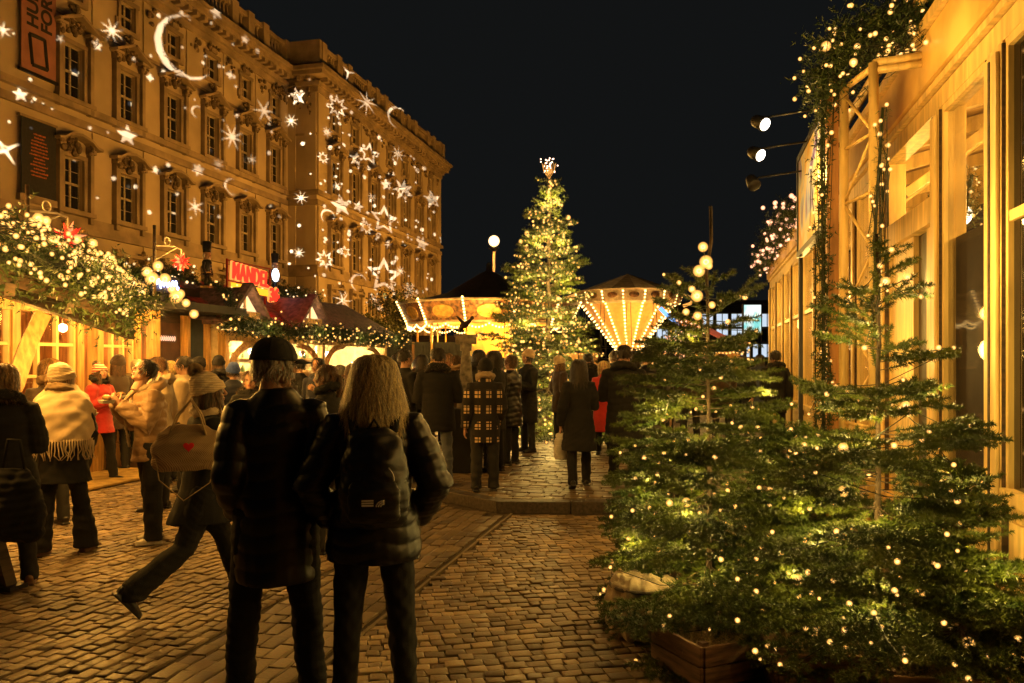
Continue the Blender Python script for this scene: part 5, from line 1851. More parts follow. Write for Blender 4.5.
# descending arc of large bulbs
pts = [P(x, y, d) for x, y, d in ((132, 284, 9.6), (147, 272, 9.9), (158, 266, 10.2), (141, 290, 9.8), (165, 279, 10.4), (172, 289, 10.7), (180, 294, 11), (186, 303, 11.2), (194, 314, 11.6), (152, 279, 10.1), (176, 297, 10.8))]
string_lights('arc of large glowing globe bulbs descending before the dark stall', pts, .045, name='bulb_garland', mat_=BULB, rvar=.2, order=lambda p: p.y)
light('POINT', P(158, 285, 10.2), 110, (1, .52, .14), .15)

# ---- almond stall (y 13.7 .. 22) ----
y0, y1 = 13.8, 22.0
sm_ = thing('market_stall', 'roasted almond stall with twin gabled dormers, red roof boards and bright counter', 'stall', (XS, 17.5, 0))
m = SB(sm_); m.b2(XS - 2.4, XS - .05, y0, y1, 0, 1.0); m.b2(XS - .25, XS + .25, y0 - .05, y1, 1.0, 1.06); m.build('counter', WOOD)
m = SB(sm_); m.b2(XS - 2.5, XS - 2.4, y0, y1, 0, 2.6); m.b2(XS - 2.4, XS - .1, y0 - .0, y0 + .08, 0, 2.6); m.b2(XS - 2.4, XS - .1, y1 - .08, y1, 0, 2.6); m.build('back_wall', pmat('cream_boards', (.75, .6, .38), .6))
m = SB(sm_)
for y in (y0, y0 + 4.1, y1 - .14): m.b2(XS - .1, XS + .06, y, y + .14, 0, 2.3)
m.b2(XS - .12, XS + .08, y0, y1, 2.12, 2.32)
m.build('post', GOLD)
for (yc, s_) in ((y0 + .14, 1), (y0 + 4.1, -1), (y0 + 4.24, 1), (y1 - .14, -1)):
    m = SB(sm_)
    pts = [(XS, yc + s_ * 1.15 * (1 - math.cos(t_)), 1.25 + .87 * math.sin(t_)) for t_ in [i / 10 * math.pi / 2 for i in range(11)]]
    m.tube(pts, .085, 4, smooth=False); m.build('brace', WOOD)
m = SB(sm_); zE, zR, xR = 2.42, 3.36, XS - 1.35
for r_ in range(12):
    a, b = r_ / 12, (r_ + 1) / 12
    xa, xb = XS + .35 + (xR - XS - .35) * a, XS + .35 + (xR - XS - .35) * b
    za, zb = zE + (zR - zE) * a, zE + (zR - zE) * b
    m.add([(xa + .03, y0 - .3, za - .0), (xa + .03, y1 + .3, za - .0), (xb, y1 + .3, zb + .035), (xb, y0 - .3, zb + .035), (xa + .03, y0 - .3, za - .03), (xa + .03, y1 + .3, za - .03)], [(0, 1, 2, 3), (4, 5, 1, 0)], 0 if True else 1)
m.add([(xR, y0 - .3, zR), (xR, y1 + .3, zR), (XS - 2.9, y1 + .3, zE), (XS - 2.9, y0 - .3, zE)], [(0, 1, 2, 3)])
m.add([(XS + .35, y0 - .3, zE), (xR, y0 - .3, zR), (XS - 2.9, y0 - .3, zE)], [(0, 1, 2)]); m.add([(XS + .35, y1 + .3, zE), (xR, y1 + .3, zR), (XS - 2.9, y1 + .3, zE)], [(2, 1, 0)])
m.build('roof', SHING)
for (ra, rb) in ((14.95, 15.95), (12.9 + .95, 13.35)):
    m = SB(sm_)
    for r_ in range(9):
        a = r_ / 9; b = (r_ + .86) / 9; f = lambda q: (XS + .35 + (xR - XS - .35) * q, zE + (zR - zE) * q)
        (xa, za), (xb, zb) = f(a), f(b)
        m.add([(xa, ra, za + .05), (xa, rb, za + .05), (xb, rb, zb + .075), (xb, ra, zb + .075), (xa, ra, za + .02), (xa, rb, za + .02)], [(0, 1, 2, 3), (4, 5, 1, 0)])
    m.build('red_boards', REDB)
m = SB(sm_); m.b2(XS - 2.4, XS + .2, y0, y1, 2.34, 2.38); m.build('ceiling', pmat('cream_boards', (.75, .6, .38), .6))
GABLE_GLOW = emat('glowing_gable', (1, .66, .30), 1.6)  # own glow put into the gable walls so they look lit
for yc, lab in ((14.15, 0), (16.85, 1)):
    # dormer: gable facing +x
    d = SB(sm_); zb_, zt, wv = 2.52, 3.18, .68
    xf, xb2 = XS + .22, xR + .1
    for s_ in (-1, 1):
        d.beam((xf + .12, yc + s_ * (wv + .12), zb_ - .08), (xf + .12, yc, zt + .06), .2, .07)
    d.add([(xf + .1, yc - wv - .1, zb_ - .05), (xf + .1, yc, zt), (xb2, yc, zt), (xb2, yc - wv - .1, zb_ + .05)], [(0, 1, 2, 3)])
    d.add([(xf + .1, yc + wv + .1, zb_ - .05), (xf + .1, yc, zt), (xb2, yc, zt), (xb2, yc + wv + .1, zb_ + .05)], [(3, 2, 1, 0)])
    dm = d.build('dormer', SHING)
    d = SB(sm_); d.add([(xf + .02, yc - wv, zb_), (xf + .02, yc + wv, zb_), (xf + .02, yc, zt - .05)], [(0, 1, 2)]); d.build('gable_wall', GABLE_GLOW, dm)
    dm2 = d
    d = SB(sm_); d.b2(xf + .025, xf + .06, yc - .02, yc + .02, zb_ + .1, zt - .12); d.b2(xf - .1, xf + .07, yc - wv * .98, yc + wv * .98, zb_ - .04, zb_ + .05); d.b2(xf + .03, xf + .17, yc - .36, yc + .36, zb_ + .05, zb_ + .17)
    d.build('flower_box', WOOD, dm)
    light('POINT', (xf + .22, yc, zb_ + .34), 3, (1, .6, .25), .03)
# shutter the dormer child transforms: children built in stall space
for o in sm_.children:
    pass
for i, y in enumerate((14.8, 16.6, 18.4, 20.4)):
    light('POINT', (XS - 1.0, y, 2.15), 300, (1, .76, .42), .12)
rg = random.Random(6)
pts = []
for k in range(11):
    pts.append(Vector((XS - .35 - .5 * rg.random(), y0 + .5 + k * .55, 2.15 - .35 * rg.random())))
for i, p in enumerate(pts):
    t = thing('globe_lamp', 'white globe lamp hanging over the almond counter', 'lamp', p, group='globe lamps over the almond counter')
    m = MB(); m.tube([(0, 0, .05), (0, 0, 2.34 - p.z)], .004, 4); m.build('cord', BLACK, t)
    m = MB(); m.ball((0, 0, 0), .065, 12, 8); m.build('globe', emat('counter_globe', (1, .88, .62), 12), t)
for z, n in ((1.06, 24),):
    shelf_goods(None, XS + .05, y0 + .4, y1 - .5, z + .001, n, 9, 'bag or jar of sweets on the almond stall counter', 'sweets on the almond counter')
m = SB(sm_)
for z in (1.45, 1.8): m.b2(XS - 2.4, XS - 2.1, y0 + .2, y1 - .2, z - .02, z)
m.build('shelf', WOOD)
for z in (1.45, 1.8): shelf_goods(None, XS - 2.25, y0 + .4, y1 - .4, z + .001, 16, int(z * 31), 'jar on the back shelves of the almond stall', 'jars on the almond stall shelves')
# gingerbread heart bunches
for k in range(6):
    t = thing('gingerbread_heart', 'gingerbread heart hanging under the almond stall eave', 'sweet', (XS + .1, y0 + 1.0 + k * .5, 1.98), group='gingerbread hearts under the eave')
    m = MB(); m.prism(heart(.085), Matrix(((0, 0, 1, 0), (1, 0, 0, 0), (0, 1, 0, -.08), (0, 0, 0, 1))), .02); m.build('cake', pmat('gingerbread', (.28, .11, .04), .7), t)
    m = MB(); m.tube([(0.01, 0, 0), (0.01, 0, .14)], .004, 4); m.build('ribbon', pmat('red_ribbon', (.5, .02, .02), .6), t)
# paper cone trees at the end of the counter
for px, hh in ((357, .62), (343, .4)):
    Y, d = onX(px, XS + .25)
    t = thing('cone_tree', ('tall' if hh > .5 else 'short') + ' pale paper cone tree at the far end of the almond counter', 'decoration', (XS + .12, Y, 1.061))
    m = MB(); m.lathe([(hh * .36, 0), (hh * .22, hh * .4), (.006, hh)], (0, 0, 0), 16); m.build('cone', emat('glowing_paper', (1, .72, .36), 1.1), t)  # the paper itself glows; no lamp inside
    m = MB(); m.ball((0, 0, hh), .02, 8, 6); m.build('tip', BULBC, t)
# sign
sg = thing('neon_sign', 'glowing red MANDEL neon letters with 36 on the almond stall roof', 'sign', (XS - .65, 15.0, 3.47), 0)
NEON = emat('orange_outline', (1, .26, .05), 1.9, sample=False); NEONY = emat('yellow_neon', (1, .42, .02), 1.8); NEOND = pmat('sign_red_backing', (.22, .006, .004), .5)
Ms = frameX(0, 0, 0) @ Matrix.Rotation(R(-2.5), 4, 'Z')
NEON.node_tree  # keep
me = text_mesh('MANDEL', .50, frameX(.06, .05, .0) @ Matrix.Rotation(R(-3), 4, 'Z') @ Matrix.Diagonal((.70, 1, 1, 1)), .02, .006, spacing=1.08)
obj_from(me, 'lettering', emat('red_tube', (1, .03, .012), 2.2), sg)
me = text_mesh('MANDEL', .50, frameX(.02, .05, .0) @ Matrix.Rotation(R(-3), 4, 'Z') @ Matrix.Diagonal((.70, 1, 1, 1)), .02, .028, spacing=1.08)
obj_from(me, 'letter_glow', NEON, sg)
me = text_mesh('36', .40, frameX(.1, 1.5, -.36), .02, .012); obj_from(me, 'number', emat('red_tube', (1, .03, .012), 2.2), sg)
me = text_mesh('36', .40, frameX(.06, 1.5, -.36), .02, .04); obj_from(me, 'number_glow', NEON, sg)
m = MB()
for k in range(20):
    if 7 <= k <= 9: continue
    m.b2(.03, .06, .05 + k * .083, .105 + k * .083, -.24 - k * .002, -.09 - k * .002)
m.build('yellow_strip', NEONY, sg)
m = MB(); m.b2(-.03, 0, -.02, 1.7, -.07, -.04); m.b2(-.03, 0, -.02, 1.7, -.28, -.25); m.b2(-.03, 0, -.02, 1.7, .36, .39); m.b2(-.03, 0, -.04, .0, -.28, .4); m.b2(-.03, 0, 1.68, 1.72, -.28, .4); m.b2(-.06, -.03, .3, .36, -.9, -.2); m.b2(-.06, -.03, 1.5, 1.56, -.9, -.2); m.build('backing', NEOND, sg)
light('POINT', (XS + .1, 15.4, 3.3), 22, (1, .05, .02), .3)
light('POINT', (XS + .3, 18.6, 3.6), 12, (1, .12, .05), .3)

# nutcrackers
def nutcracker(label, loc, sc_, coat):
    t = thing('nutcracker', label, 'figure', loc, 0, 'wooden nutcracker soldiers on the stall roofs')
    s = sc_
    m = MB(); m.box((0, 0, .06 * s), (.24 * s, .3 * s, .12 * s)); m.build('base', pmat('toy_gold', (.6, .4, .1), .4), t, .01)
    for y in (-.055, .055):
        m = MB(); m.tube([(0, y * s, .12 * s), (0, y * s, .45 * s)], [.05 * s, .045 * s], 10); m.ball((.03 * s, y * s, .14 * s), .055 * s, 8, 6, 0, (1.3, 1, .7)); m.build('leg', pmat('toy_black', (.02, .02, .022), .35), t)
    m = MB(); m.lathe([(.12 * s, .44 * s), (.13 * s, .5 * s), (.10 * s, .62 * s), (.14 * s, .80 * s), (.11 * s, .86 * s), (.05 * s, .88 * s)], (0, 0, 0), 14)
    m.build('torso', coat, t)
    m = MB()
    for k in range(3): m.ball((.125 * s, 0, (.55 + .09 * k) * s), .018 * s, 8, 5)
    m.tube([(.12 * s * math.cos(a), .13 * s * math.sin(a), .5 * s) for a in [i / 16 * 2 * math.pi for i in range(17)]], .018 * s, 6)
    m.build('trim', pmat('toy_gold', (.6, .4, .1), .4), t)
    for y in (-1, 1):
        m = MB(); m.tube([(0, y * .14 * s, .80 * s), (.0, y * .18 * s, .64 * s), (.05 * s, y * .16 * s, .50 * s)], [.045 * s, .04 * s, .035 * s], 8); m.ball((.06 * s, y * .16 * s, .48 * s), .035 * s, 8, 6); m.build('arm', coat, t)
    m = MB(); m.lathe([(.05 * s, .88 * s), (.095 * s, .91 * s), (.10 * s, 1.0 * s), (.095 * s, 1.09 * s), (.05 * s, 1.1 * s)], (0, 0, 0), 14); m.ball((.1 * s, 0, .995 * s), .02 * s, 8, 5); m.box((.095 * s, 0, .95 * s), (.03 * s, .09 * s, .035 * s))
    m.build('head', pmat('toy_skin', (.65, .38, .22), .45), t)
    m = MB(); m.tube([(-.02 * s, -.1 * s, 1.04 * s), (-.03 * s, -.11 * s, .93 * s)], .035 * s, 6); m.tube([(-.02 * s, .1 * s, 1.04 * s), (-.03 * s, .11 * s, .93 * s)], .035 * s, 6); m.ball((.09 * s, 0, .90 * s), .045 * s, 8, 5, 0, (.6, 1, 1)); m.build('beard', C['white'], t)
    m = MB(); m.lathe([(.11 * s, 1.08 * s), (.115 * s, 1.12 * s), (.11 * s, 1.14 * s), (.135 * s, 1.38 * s), (.12 * s, 1.40 * s), (.01, 1.41 * s)], (0, 0, 0), 16); m.build('hat', pmat('toy_black', (.02, .02, .022), .35), t)
    return t


Y, d = onX(207, XS - .9); nutcracker('nutcracker soldier with very tall black hat standing between the dark and the almond stall', (XS - .9, Y, 3.18), .72, pmat('toy_black', (.02, .02, .022), .35))
Y, d = onX(275, XS - 1.1); nutcracker('nutcracker soldier in blue coat next to the MANDEL sign', (XS - 1.1, Y, 3.34), .72, pmat('toy_blue', (.02, .04, .2), .35))
lg = thing('globe_lamp', 'bright white oval lamp at the end of the MANDEL sign', 'lamp', (XS - .75, 17.1, 3.75))
m = MB(); m.ball((0, 0, 0), .13, 14, 10, 0, (.5, .9, 1.2)); m.build('globe', emat('cool_lamp', (.75, .85, 1), 8), lg)
m = MB(); m.tube([(0, 0, -.12), (-.1, 0, -.9)], .015, 6); m.build('stem', BLACK, lg)

# garlands
ge, pe = garland('fir garland with lights along the eave of the almond stall', [(XS + .42, y0 - .6, 2.42), (XS + .44, y0 + 2, 2.36), (XS + .42, y0 + 4.2, 2.40), (XS + .44, y0 + 6.4, 2.34), (XS + .42, y1 + .6, 2.38)], .24, 31, dens=1.7, L=.085, w=.018, bulbs=150)
string_lights('warm fairy lights in the eave garland of the almond stall', pe, .016, order=lambda p: p.y, wires=False)
ge, pe = garland('fir garland on the ridge left of the MANDEL sign', [(XS - .9, 12.3, 3.2), (XS - 1.2, 13.2, 3.4), (XS - 1.35, 14.2, 3.45), (XS - 1.35, 14.9, 3.42)], .26, 32, dens=1.3, L=.09, w=.012, bulbs=40)
string_lights('white fairy lights in the ridge garland left of the MANDEL sign', pe, .016, wires=False, mat_=BULBW)
ge, pe = garland('fir garland on the ridge right of the MANDEL sign', [(XS - 1.3, 17.0, 3.45), (XS - 1.35, 18.6, 3.5), (XS - 1.35, 20.6, 3.42)], .26, 33, dens=1.2, L=.09, w=.012, bulbs=40)
string_lights('white fairy lights in the ridge garland right of the MANDEL sign', pe, .016, wires=False, mat_=BULBW)
ge, pe = garland('dark fir swag hanging down the almond stall corner', [(XS + .5, y0 - .5, 2.7), (XS + .3, y0 - .2, 3.0), (XS - .4, y0 + .1, 3.3)], .16, 35, dens=1.2, L=.08, w=.011, bulbs=10)
string_lights('few fairy lights in the corner swag of the almond stall', pe, .015, wires=False)
for y in (14.4, 16.6, 19.0, 21.2): light('POINT', (XS + .75, y, 2.35), 14, (1, .66, .3), .1)

# ---- roof figures over the window stall ----
zt = 2.98
fb = thing('roof_ledge', 'narrow yellow ledge carrying the figures on the window stall roof', 'ledge', (XS - .75, 9.7, 2.93))
m = MB(); m.b2(-.25, .25, -2.6, 2.1, 0, .045); m.build('board', GOLD, fb)
for y in (-2.4, -.8, .6, 1.9):
    m = MB(); m.b2(-.2, .2, y - .03, y + .03, -.12, 0); m.build('bracket', WOODD, fb)
zt = 2.975
BIRD = pmat('robin_feathers', (.42, .26, .10), .8, var=.4, scale=20)
Yb, db = onX(71, XS - .75)
bk = thing('wicker_basket', 'round wicker basket on the stall roof ledge, under the robin', 'basket', (XS - .75, Yb, zt + .35))
m = MB()
for k in range(9): m.tube([(math.cos(a) * (.15 + .05 * math.sin(k / 8 * math.pi)), math.sin(a) * (.15 + .05 * math.sin(k / 8 * math.pi)), k * .04) for a in [i / 14 * 2 * math.pi for i in range(15)]], .014, 5)
for k in range(14):
    a = k / 14 * 2 * math.pi; m.tube([(math.cos(a) * (.155 + .05 * math.sin(i / 5 * math.pi)), math.sin(a) * (.155 + .05 * math.sin(i / 5 * math.pi)), i * .064) for i in range(6)], .009, 4)
m.build('wickerwork', pmat('wicker', (.2, .13, .06), .7), bk)
m = MB(); m.box((0, 0, -.17), (.3, .3, .34)); m.build('crate', WOODD, bk)
rb = thing('robin_figure', 'small golden robin figure perched on the wicker basket', 'figure', (XS - .75, Yb, zt + .70))
m = MB(); m.ball((0, .02, .11), .115, 14, 10, 0, (.85, 1.25, .95)); m.ball((0, -.11, .20), .07, 12, 8); m.loft([((0, .1, .15), .05, .02), ((0, .22, .17), .045, .012), ((0, .30, .18), .03, .006)], 8)
m.v = [(a, b, c) for a, b, c in m.v]
m.tube([(0, .08, .12), (0, .2, .14), (0, .30, .16)], [.05, .035, .02], 8)
obj_from(remesh(m, .012, 2), 'body', BIRD, rb)
m = MB(); m.tube([(0, -.165, .20), (0, -.21, .195)], [.014, .002], 6); m.tube([(.02, 0, .03), (.02, 0, -.01)], .006, 4); m.tube([(-.02, 0, .03), (-.02, 0, -.01)], .006, 4); m.build('beak', pmat('beak', (.3, .2, .05), .5), rb)
m = MB(); m.ball((0, -.03, .09), .085, 12, 8, 0, (.9, .9, .9)); m.build('breast', pmat('robin_breast', (.55, .12, .03), .8), rb)


def mini_fir(px, h, r_, seed, label, xx=XS - .75):
    Y, d = onX(px, xx)
    spruce(label, (xx, Y, zt), h, r_, seed, 9, .06, .012, 220, twig=.09, bulbs=0, trunk_r=.015, nb=(7, 9), low=.05, group='small dark firs on the stall roof', parent_name='small_fir')


mini_fir(83, .66, .17, 41, 'tallest dark small fir on the stall roof, right of the robin', XS - .9)
mini_fir(102, .62, .16, 42, 'dark small fir on the stall roof behind the reindeer', XS - .95)
mini_fir(120, .50, .13, 43, 'dark small fir at the right end of the stall roof ledge', XS - .8)
Yr, dr = onX(92, XS - .6)
rd = thing('reindeer_figure', 'pale reindeer figure with raised antlers on the stall roof ledge', 'figure', (XS - .62, Yr, zt))
m = MB()
m.tube([(0, -.10, .22), (0, .0, .235), (0, .12, .22)], [.045, .05, .047], 10); m.tube([(0, -.09, .24), (0, -.14, .33), (0, -.155, .37)], [.035, .022, .022], 8); m.tube([(0, -.14, .375), (0, -.2, .36), (0, -.215, .355)], [.026, .018, .012], 8)
for x in (-.025, .025):
    m.tube([(x, -.09, .21), (x, -.1, .12), (x, -.09, .0)], [.02, .012, .010], 6); m.tube([(x, .11, .22), (x, .135, .12), (x, .115, .0)], [.027, .014, .010], 6)
m.tube([(0, .155, .25), (0, .175, .22)], [.014, .008], 5)
obj_from(remesh(m, .008, 1), 'body', pmat('pale_reindeer', (.62, .5, .32), .6), rd)
m = MB()
for s_ in (-1, 1):
    m.tube([(s_ * .012, -.14, .39), (s_ * .05, -.12, .46), (s_ * .06, -.14, .54)], .006, 5); m.tube([(s_ * .05, -.12, .46), (s_ * .09, -.16, .49)], .005, 4); m.tube([(s_ * .055, -.13, .5), (s_ * .03, -.09, .55)], .005, 4)
m.build('antlers', pmat('pale_reindeer', (.62, .5, .32), .6), rd)
for px, h, lab, cl in ((103, .27, 'small red robed figure beside the reindeer on the roof ledge', (.4, .05, .03)), (109, .36, 'taller golden figure beside the red robed one on the roof ledge', (.55, .33, .12))):
    Y, d = onX(px, XS - .6)
    t = thing('nativity_figure', lab, 'figure', (XS - .62, Y, zt), 0)
    m = MB(); m.lathe([(.085, 0), (.075, h * .3), (.05, h * .68), (.028, h * .76)], (0, 0, 0), 12); m.tube([(0, -.05, h * .6), (.07, -.02, h * .5), (.08, .03, h * .55)], .018, 6); m.build('robe', pmat('robe_%s' % h, cl, .7), t)
    m = MB(); m.ball((0, 0, h * .86), h * .11, 10, 8); m.build('head', pmat('toy_skin', (.65, .38, .22), .45), t)
Y, d = onX(122, XS - .55)
t = thing('snow_lantern', 'cluster of small lit snowballs at the end of the roof ledge', 'decoration', (XS - .55, Y, zt))
m = MB(); rg = random.Random(3)
for k in range(9): m.ball((rg.uniform(-.08, .08), rg.uniform(-.12, .12), .05 + rg.uniform(0, .08)), .045, 8, 6)
m.build('snowballs', pmat('snow', (.8, .75, .65), .7), t)
light('POINT', (XS - .15, 9.9, 3.35), 5, (1, .7, .35), .05)

# Moravian stars on white brackets
def mstar(label, px, py, d, r_, rot):
    c = P(px, py, d)
    t = thing('paper_star', label, 'star', c)
    rg = random.Random(px); m = MB()
    n = 22
    for i in range(n):
        z = 1 - 2 * (i + .5) / n; a = i * 2.39996 + rot; q = math.sqrt(1 - z * z)
        dv = Vector((q * math.cos(a), q * math.sin(a), z))
        u = dv.orthogonal().normalized(); w_ = dv.cross(u)
        base = [dv * r_ * .30 + (u * math.cos(k * math.pi / 2) + w_ * math.sin(k * math.pi / 2)) * r_ * .17 for k in range(4)]
        m.add(base + [dv * r_ * rg.uniform(.9, 1.05)], [(0, 1, 4), (1, 2, 4), (2, 3, 4), (3, 0, 4)], 0 if i % 4 else 1)
    m.build('spikes', [RSTAR, RSTAR2], t)
    b = thing('star_bracket', 'white curled bracket holding the ' + ('left' if px < 120 else 'right') + ' red paper star', 'bracket', c)
    m = MB(); z = r_ * 1.15
    m.tube([(0, 0, r_ * .5), (0, 0, z), (0, -.15, z + .02), (0, -.55, z - .02)], .012, 5); m.tube([(0, -.12, z), (0, -.32, z - .10), (0, -.52, z - .2)], .010, 5)
    m.tube([(0, -.3 + .06 * math.cos(a), z + .07 + .06 * math.sin(a)) for a in [i / 10 * 2 * math.pi for i in range(11)]], .008, 5)
    m.build('arm', pmat('white_iron', (.7, .62, .5), .5), b)
    m = MB(); m.tube([(0, -.56, z + .25), (0, -.56, z - .7)], .022, 6); m.build('post', WOODD, b)


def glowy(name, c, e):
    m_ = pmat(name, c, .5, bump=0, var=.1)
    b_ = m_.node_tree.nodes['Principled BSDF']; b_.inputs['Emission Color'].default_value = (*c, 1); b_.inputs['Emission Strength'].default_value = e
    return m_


RSTAR = glowy('red_paper', (.9, .03, .015), .9); RSTAR2 = glowy('pale_paper', (.95, .35, .15), .8)
mstar('large red many pointed paper star above the lit garland roof', 68, 238, 9.0, .20, .3)
mstar('smaller red many pointed paper star right of the globe bulbs', 181, 262, 11.2, .15, 1.1)

# ---- near pavilion roof at the left with thick lit garland ----
np_ = thing('round_pavilion', 'near round timber pavilion with dark underside and slanting brace at the left edge', 'pavilion', P(-60, 400, 7.4) * 1)
np_.location.z = 0
rim = [P(x, y, d) for x, y, d in ((-190, 262, 6.3), (-70, 262, 6.9), (10, 268, 7.4), (70, 288, 8.1), (112, 306, 8.9), (132, 318, 9.6))]
class NB(SB): pass
m = NB(np_)
cen = P(-150, 215, 10.5)
for a, b in zip(rim, rim[1:]):
    a2, b2 = a + Vector((0, 0, -.16)), b + Vector((0, 0, -.16))
    m.add([a2, b2, cen + Vector((0, 0, -.3))], [(0, 1, 2)]); m.add([a, b, cen], [(2, 1, 0)]); m.add([a2, b2, b, a], [(0, 1, 2, 3)])
m.build('roof', WOODD)
m = NB(np_)
for a in rim: m.beam(a + Vector((0, 0, -.2)), cen + Vector((0, 0, -.35)), .09, .12)
m.build('rafter', WOODD)
m = NB(np_)
m.tube([P(42, 316, 7.9), P(28, 345, 7.7), P(14, 385, 7.5), P(-12, 440, 7.3), P(-40, 520, 7.2)], [.10, .10, .11, .12, .12], 4, smooth=False)
m.build('brace', WOOD)
m = NB(np_)
q = P(-60, 362, 7.2); m.b2(q.x - .09, q.x + .09, q.y - .09, q.y + .09, 0, 2.6); m.build('post', WOOD)
pth = [p + Vector((0, 0, .12)) for p in rim]
def dens_path(pth, n):
    out = []
    for a, b in zip(pth, pth[1:]):
        for i in range(n): out.append(a.lerp(b, i / n))
    return out + [pth[-1]]
gg, pp = garland('very thick fir garland round the near pavilion roof at left', dens_path(pth, 2), .40, 51, dens=1.25, L=.09, w=.019, bulbs=0)
rg = random.Random(77); pp = []
for i in range(440):
    k = rg.uniform(0, len(pth) - 1.001); i0 = int(k); c = pth[i0].lerp(pth[i0 + 1], k - i0)
    a = rg.uniform(-.5, 2.6); r_ = rg.uniform(.26, .44)
    out = (EYE - c); out.z = 0; out.normalize()
    pp.append(c + out * math.cos(a) * r_ + Vector((0, 0, math.sin(a) * r_ + .02)))
string_lights('dense warm fairy lights all over the near pavilion garland', pp, .0150, big=.08, order=lambda p: (round(p.z * 3), p.x))
for k in (.6, 1.8, 2.8, 3.8, 4.6):
    i0 = int(k); c = pth[i0].lerp(pth[i0 + 1], k - i0); out = (EYE - c); out.z = 0; out.normalize()
    light('POINT', c + out * .65 + Vector((0, 0, .25)), 9, (1, .56, .2), .12)
    light('POINT', c + out * .9 + Vector((0, 0, -.55)), 75, (1, .50, .12), .12)
# wooden foot at the very left
ft = thing('timber_prop', 'slanting rough timber prop standing on the setts at the lower left edge', 'prop', P(0, 590, 5.97))
m = MB(); a = P(8, 588, 5.95) - ft.location; b = P(-22, 480, 6.0) - ft.location; m.beam(a + Vector((0, 0, -.0)), b, .10, .08); m.build('beam', WOODD, ft)
m = MB(); m.box(a + Vector((0, 0, .01)), (.2, .16, .03)); m.build('foot_plate', BLACK, ft)
# black bag hanging at left edge
bb = thing('tote_bag', 'large slack black bag hanging low beside the person at the left edge', 'bag', P(14, 510, 5.7))
m = MB(); m.loft([((0, 0, -.22), .17, .05), ((0, 0, -.18), .24, .09), ((0, 0, 0), .25, .11), ((0, 0, .2), .20, .08), ((0, 0, .30), .12, .03)], 20)
me = remesh(m, .011, 2); displace(me, lambda V: wrinkle(V, .014, 16, 3)); o = obj_from(me, 'pouch', C['black'], bb)
m = MB(); m.tube([(-.1, 0, .26), (-.05, 0, .5), (.05, 0, .5), (.1, 0, .26)], .012, 5); m.build('handle', C['black'], bb)
# ================================================================== carousel
GOLDP = pmat('gold_paint', (.75, .45, .12), .35, var=.2, scale=8)
CREAM = pmat('cream_paint', (.7, .52, .3), .5, var=.15)
PATT = pmat('painted_scroll', (.35, .16, .06), .5, var=.5, scale=7, c2=(.08, .04, .02))
B1 = emat('strip_bulbs', (1, .62, .2), 6.0)
cc = G(489, 30, PH)
ca_ = thing('carousel', 'nostalgic round carousel with lit rounding boards and dark conical roof', 'carousel', cc)
Rc = 3.05
m = MB(); m.lathe([(Rc, 0), (Rc, .22), (Rc - .02, .24), (0.01, .24)], (0, 0, 0), 40, smooth=False); m.build('platform', WOODD, ca_)
m = MB(); m.lathe([(Rc + .1, 3.72), (1.6, 4.15), (.25, 4.95), (.12, 5.0), (.1, 5.25), (.01, 5.35)], (0, 0, 0), 24, smooth=False); m.build('roof', pmat('dark_canvas', (.03, .025, .022), .8), ca_)
m = MB(); m.lathe([(.9, .24), (.9, 2.7), (1.15, 3.2)], (0, 0, 0), 16, smooth=False); m.build('centre_drum', glowy('glowing_gold_panels', (.95, .48, .06), .55), ca_)  # drum panels glow on their own so the inside looks lit
m = MB(); m.lathe([(Rc - .05, 3.0), (.9, 3.15)], (0, 0, 0), 32, smooth=False); m.build('ceiling', GOLDP, ca_)
n = 12
for k in range(n):
    a0, a1 = 2 * math.pi * k / n, 2 * math.pi * (k + 1) / n
    p0, p1 = Vector((math.cos(a0) * Rc, math.sin(a0) * Rc, 0)), Vector((math.cos(a1) * Rc, math.sin(a1) * Rc, 0))
    o0, o1 = p0 * 1.12, p1 * 1.12
    m = MB(); m.add([p0 + Vector((0, 0, 2.98)), p1 + Vector((0, 0, 2.98)), o1 + Vector((0, 0, 3.70)), o0 + Vector((0, 0, 3.70))], [(0, 1, 2, 3)]); m.build('rounding_board', PATT, ca_)
    md, mo = (p0 + p1) / 2, (o0 + o1) / 2
    c = (md + mo) / 2 + Vector((0, 0, 3.34)); nx_ = (p1 - p0).normalized(); up_ = (mo - md + Vector((0, 0, .72))).normalized(); nn = nx_.cross(up_)
    if nn.dot(md) < 0: nn = -nn
    m = MB(); ring = [c + nx_ * math.cos(t_) * .40 + up_ * math.sin(t_) * .24 + nn * .02 for t_ in [i / 16 * 2 * math.pi for i in range(17)]]
    m.tube(ring, .025, 5); m.add([q for q in ring[:-1]], [tuple(range(16))]); m.build('mirror_panel', GOLDP, ca_)
    m = MB(); m.tube([p0 + Vector((0, 0, 2.98)), p1 + Vector((0, 0, 2.98))], .05, 6); m.tube([o0 + Vector((0, 0, 3.71)), o1 + Vector((0, 0, 3.71))], .05, 6); m.build('moulding', CREAM, ca_)
    m = MB()
    for i in range(9): m.ball(p0.lerp(o0, i / 8) * 1.015 + Vector((0, 0, 2.98 + .78 * i / 8)), .042, 6, 5)
    m.build('corner_bulbs', B1, ca_)
    m = MB()
    for i in range(14):
        f = i / 14; q = p0.lerp(p1, f) * 1.01; m.ball(q + Vector((0, 0, 2.90 - .13 * abs(math.sin(f * math.pi * 2)))), .036, 6, 5)
    m.build('scallop_bulbs', B1, ca_)
    if k % 2 == 0:
        m = MB(); pts = [(p0 * .93) + Vector((.03 * math.cos(i), .03 * math.sin(i), .24 + i * .137)) for i in range(21)]
        m.tube([(p0 * .93) + Vector((0, 0, .24)), (p0 * .93) + Vector((0, 0, 3.0))], .045, 6); m.tube(pts, .02, 5); m.build('twisted_pole', GOLDP, ca_)


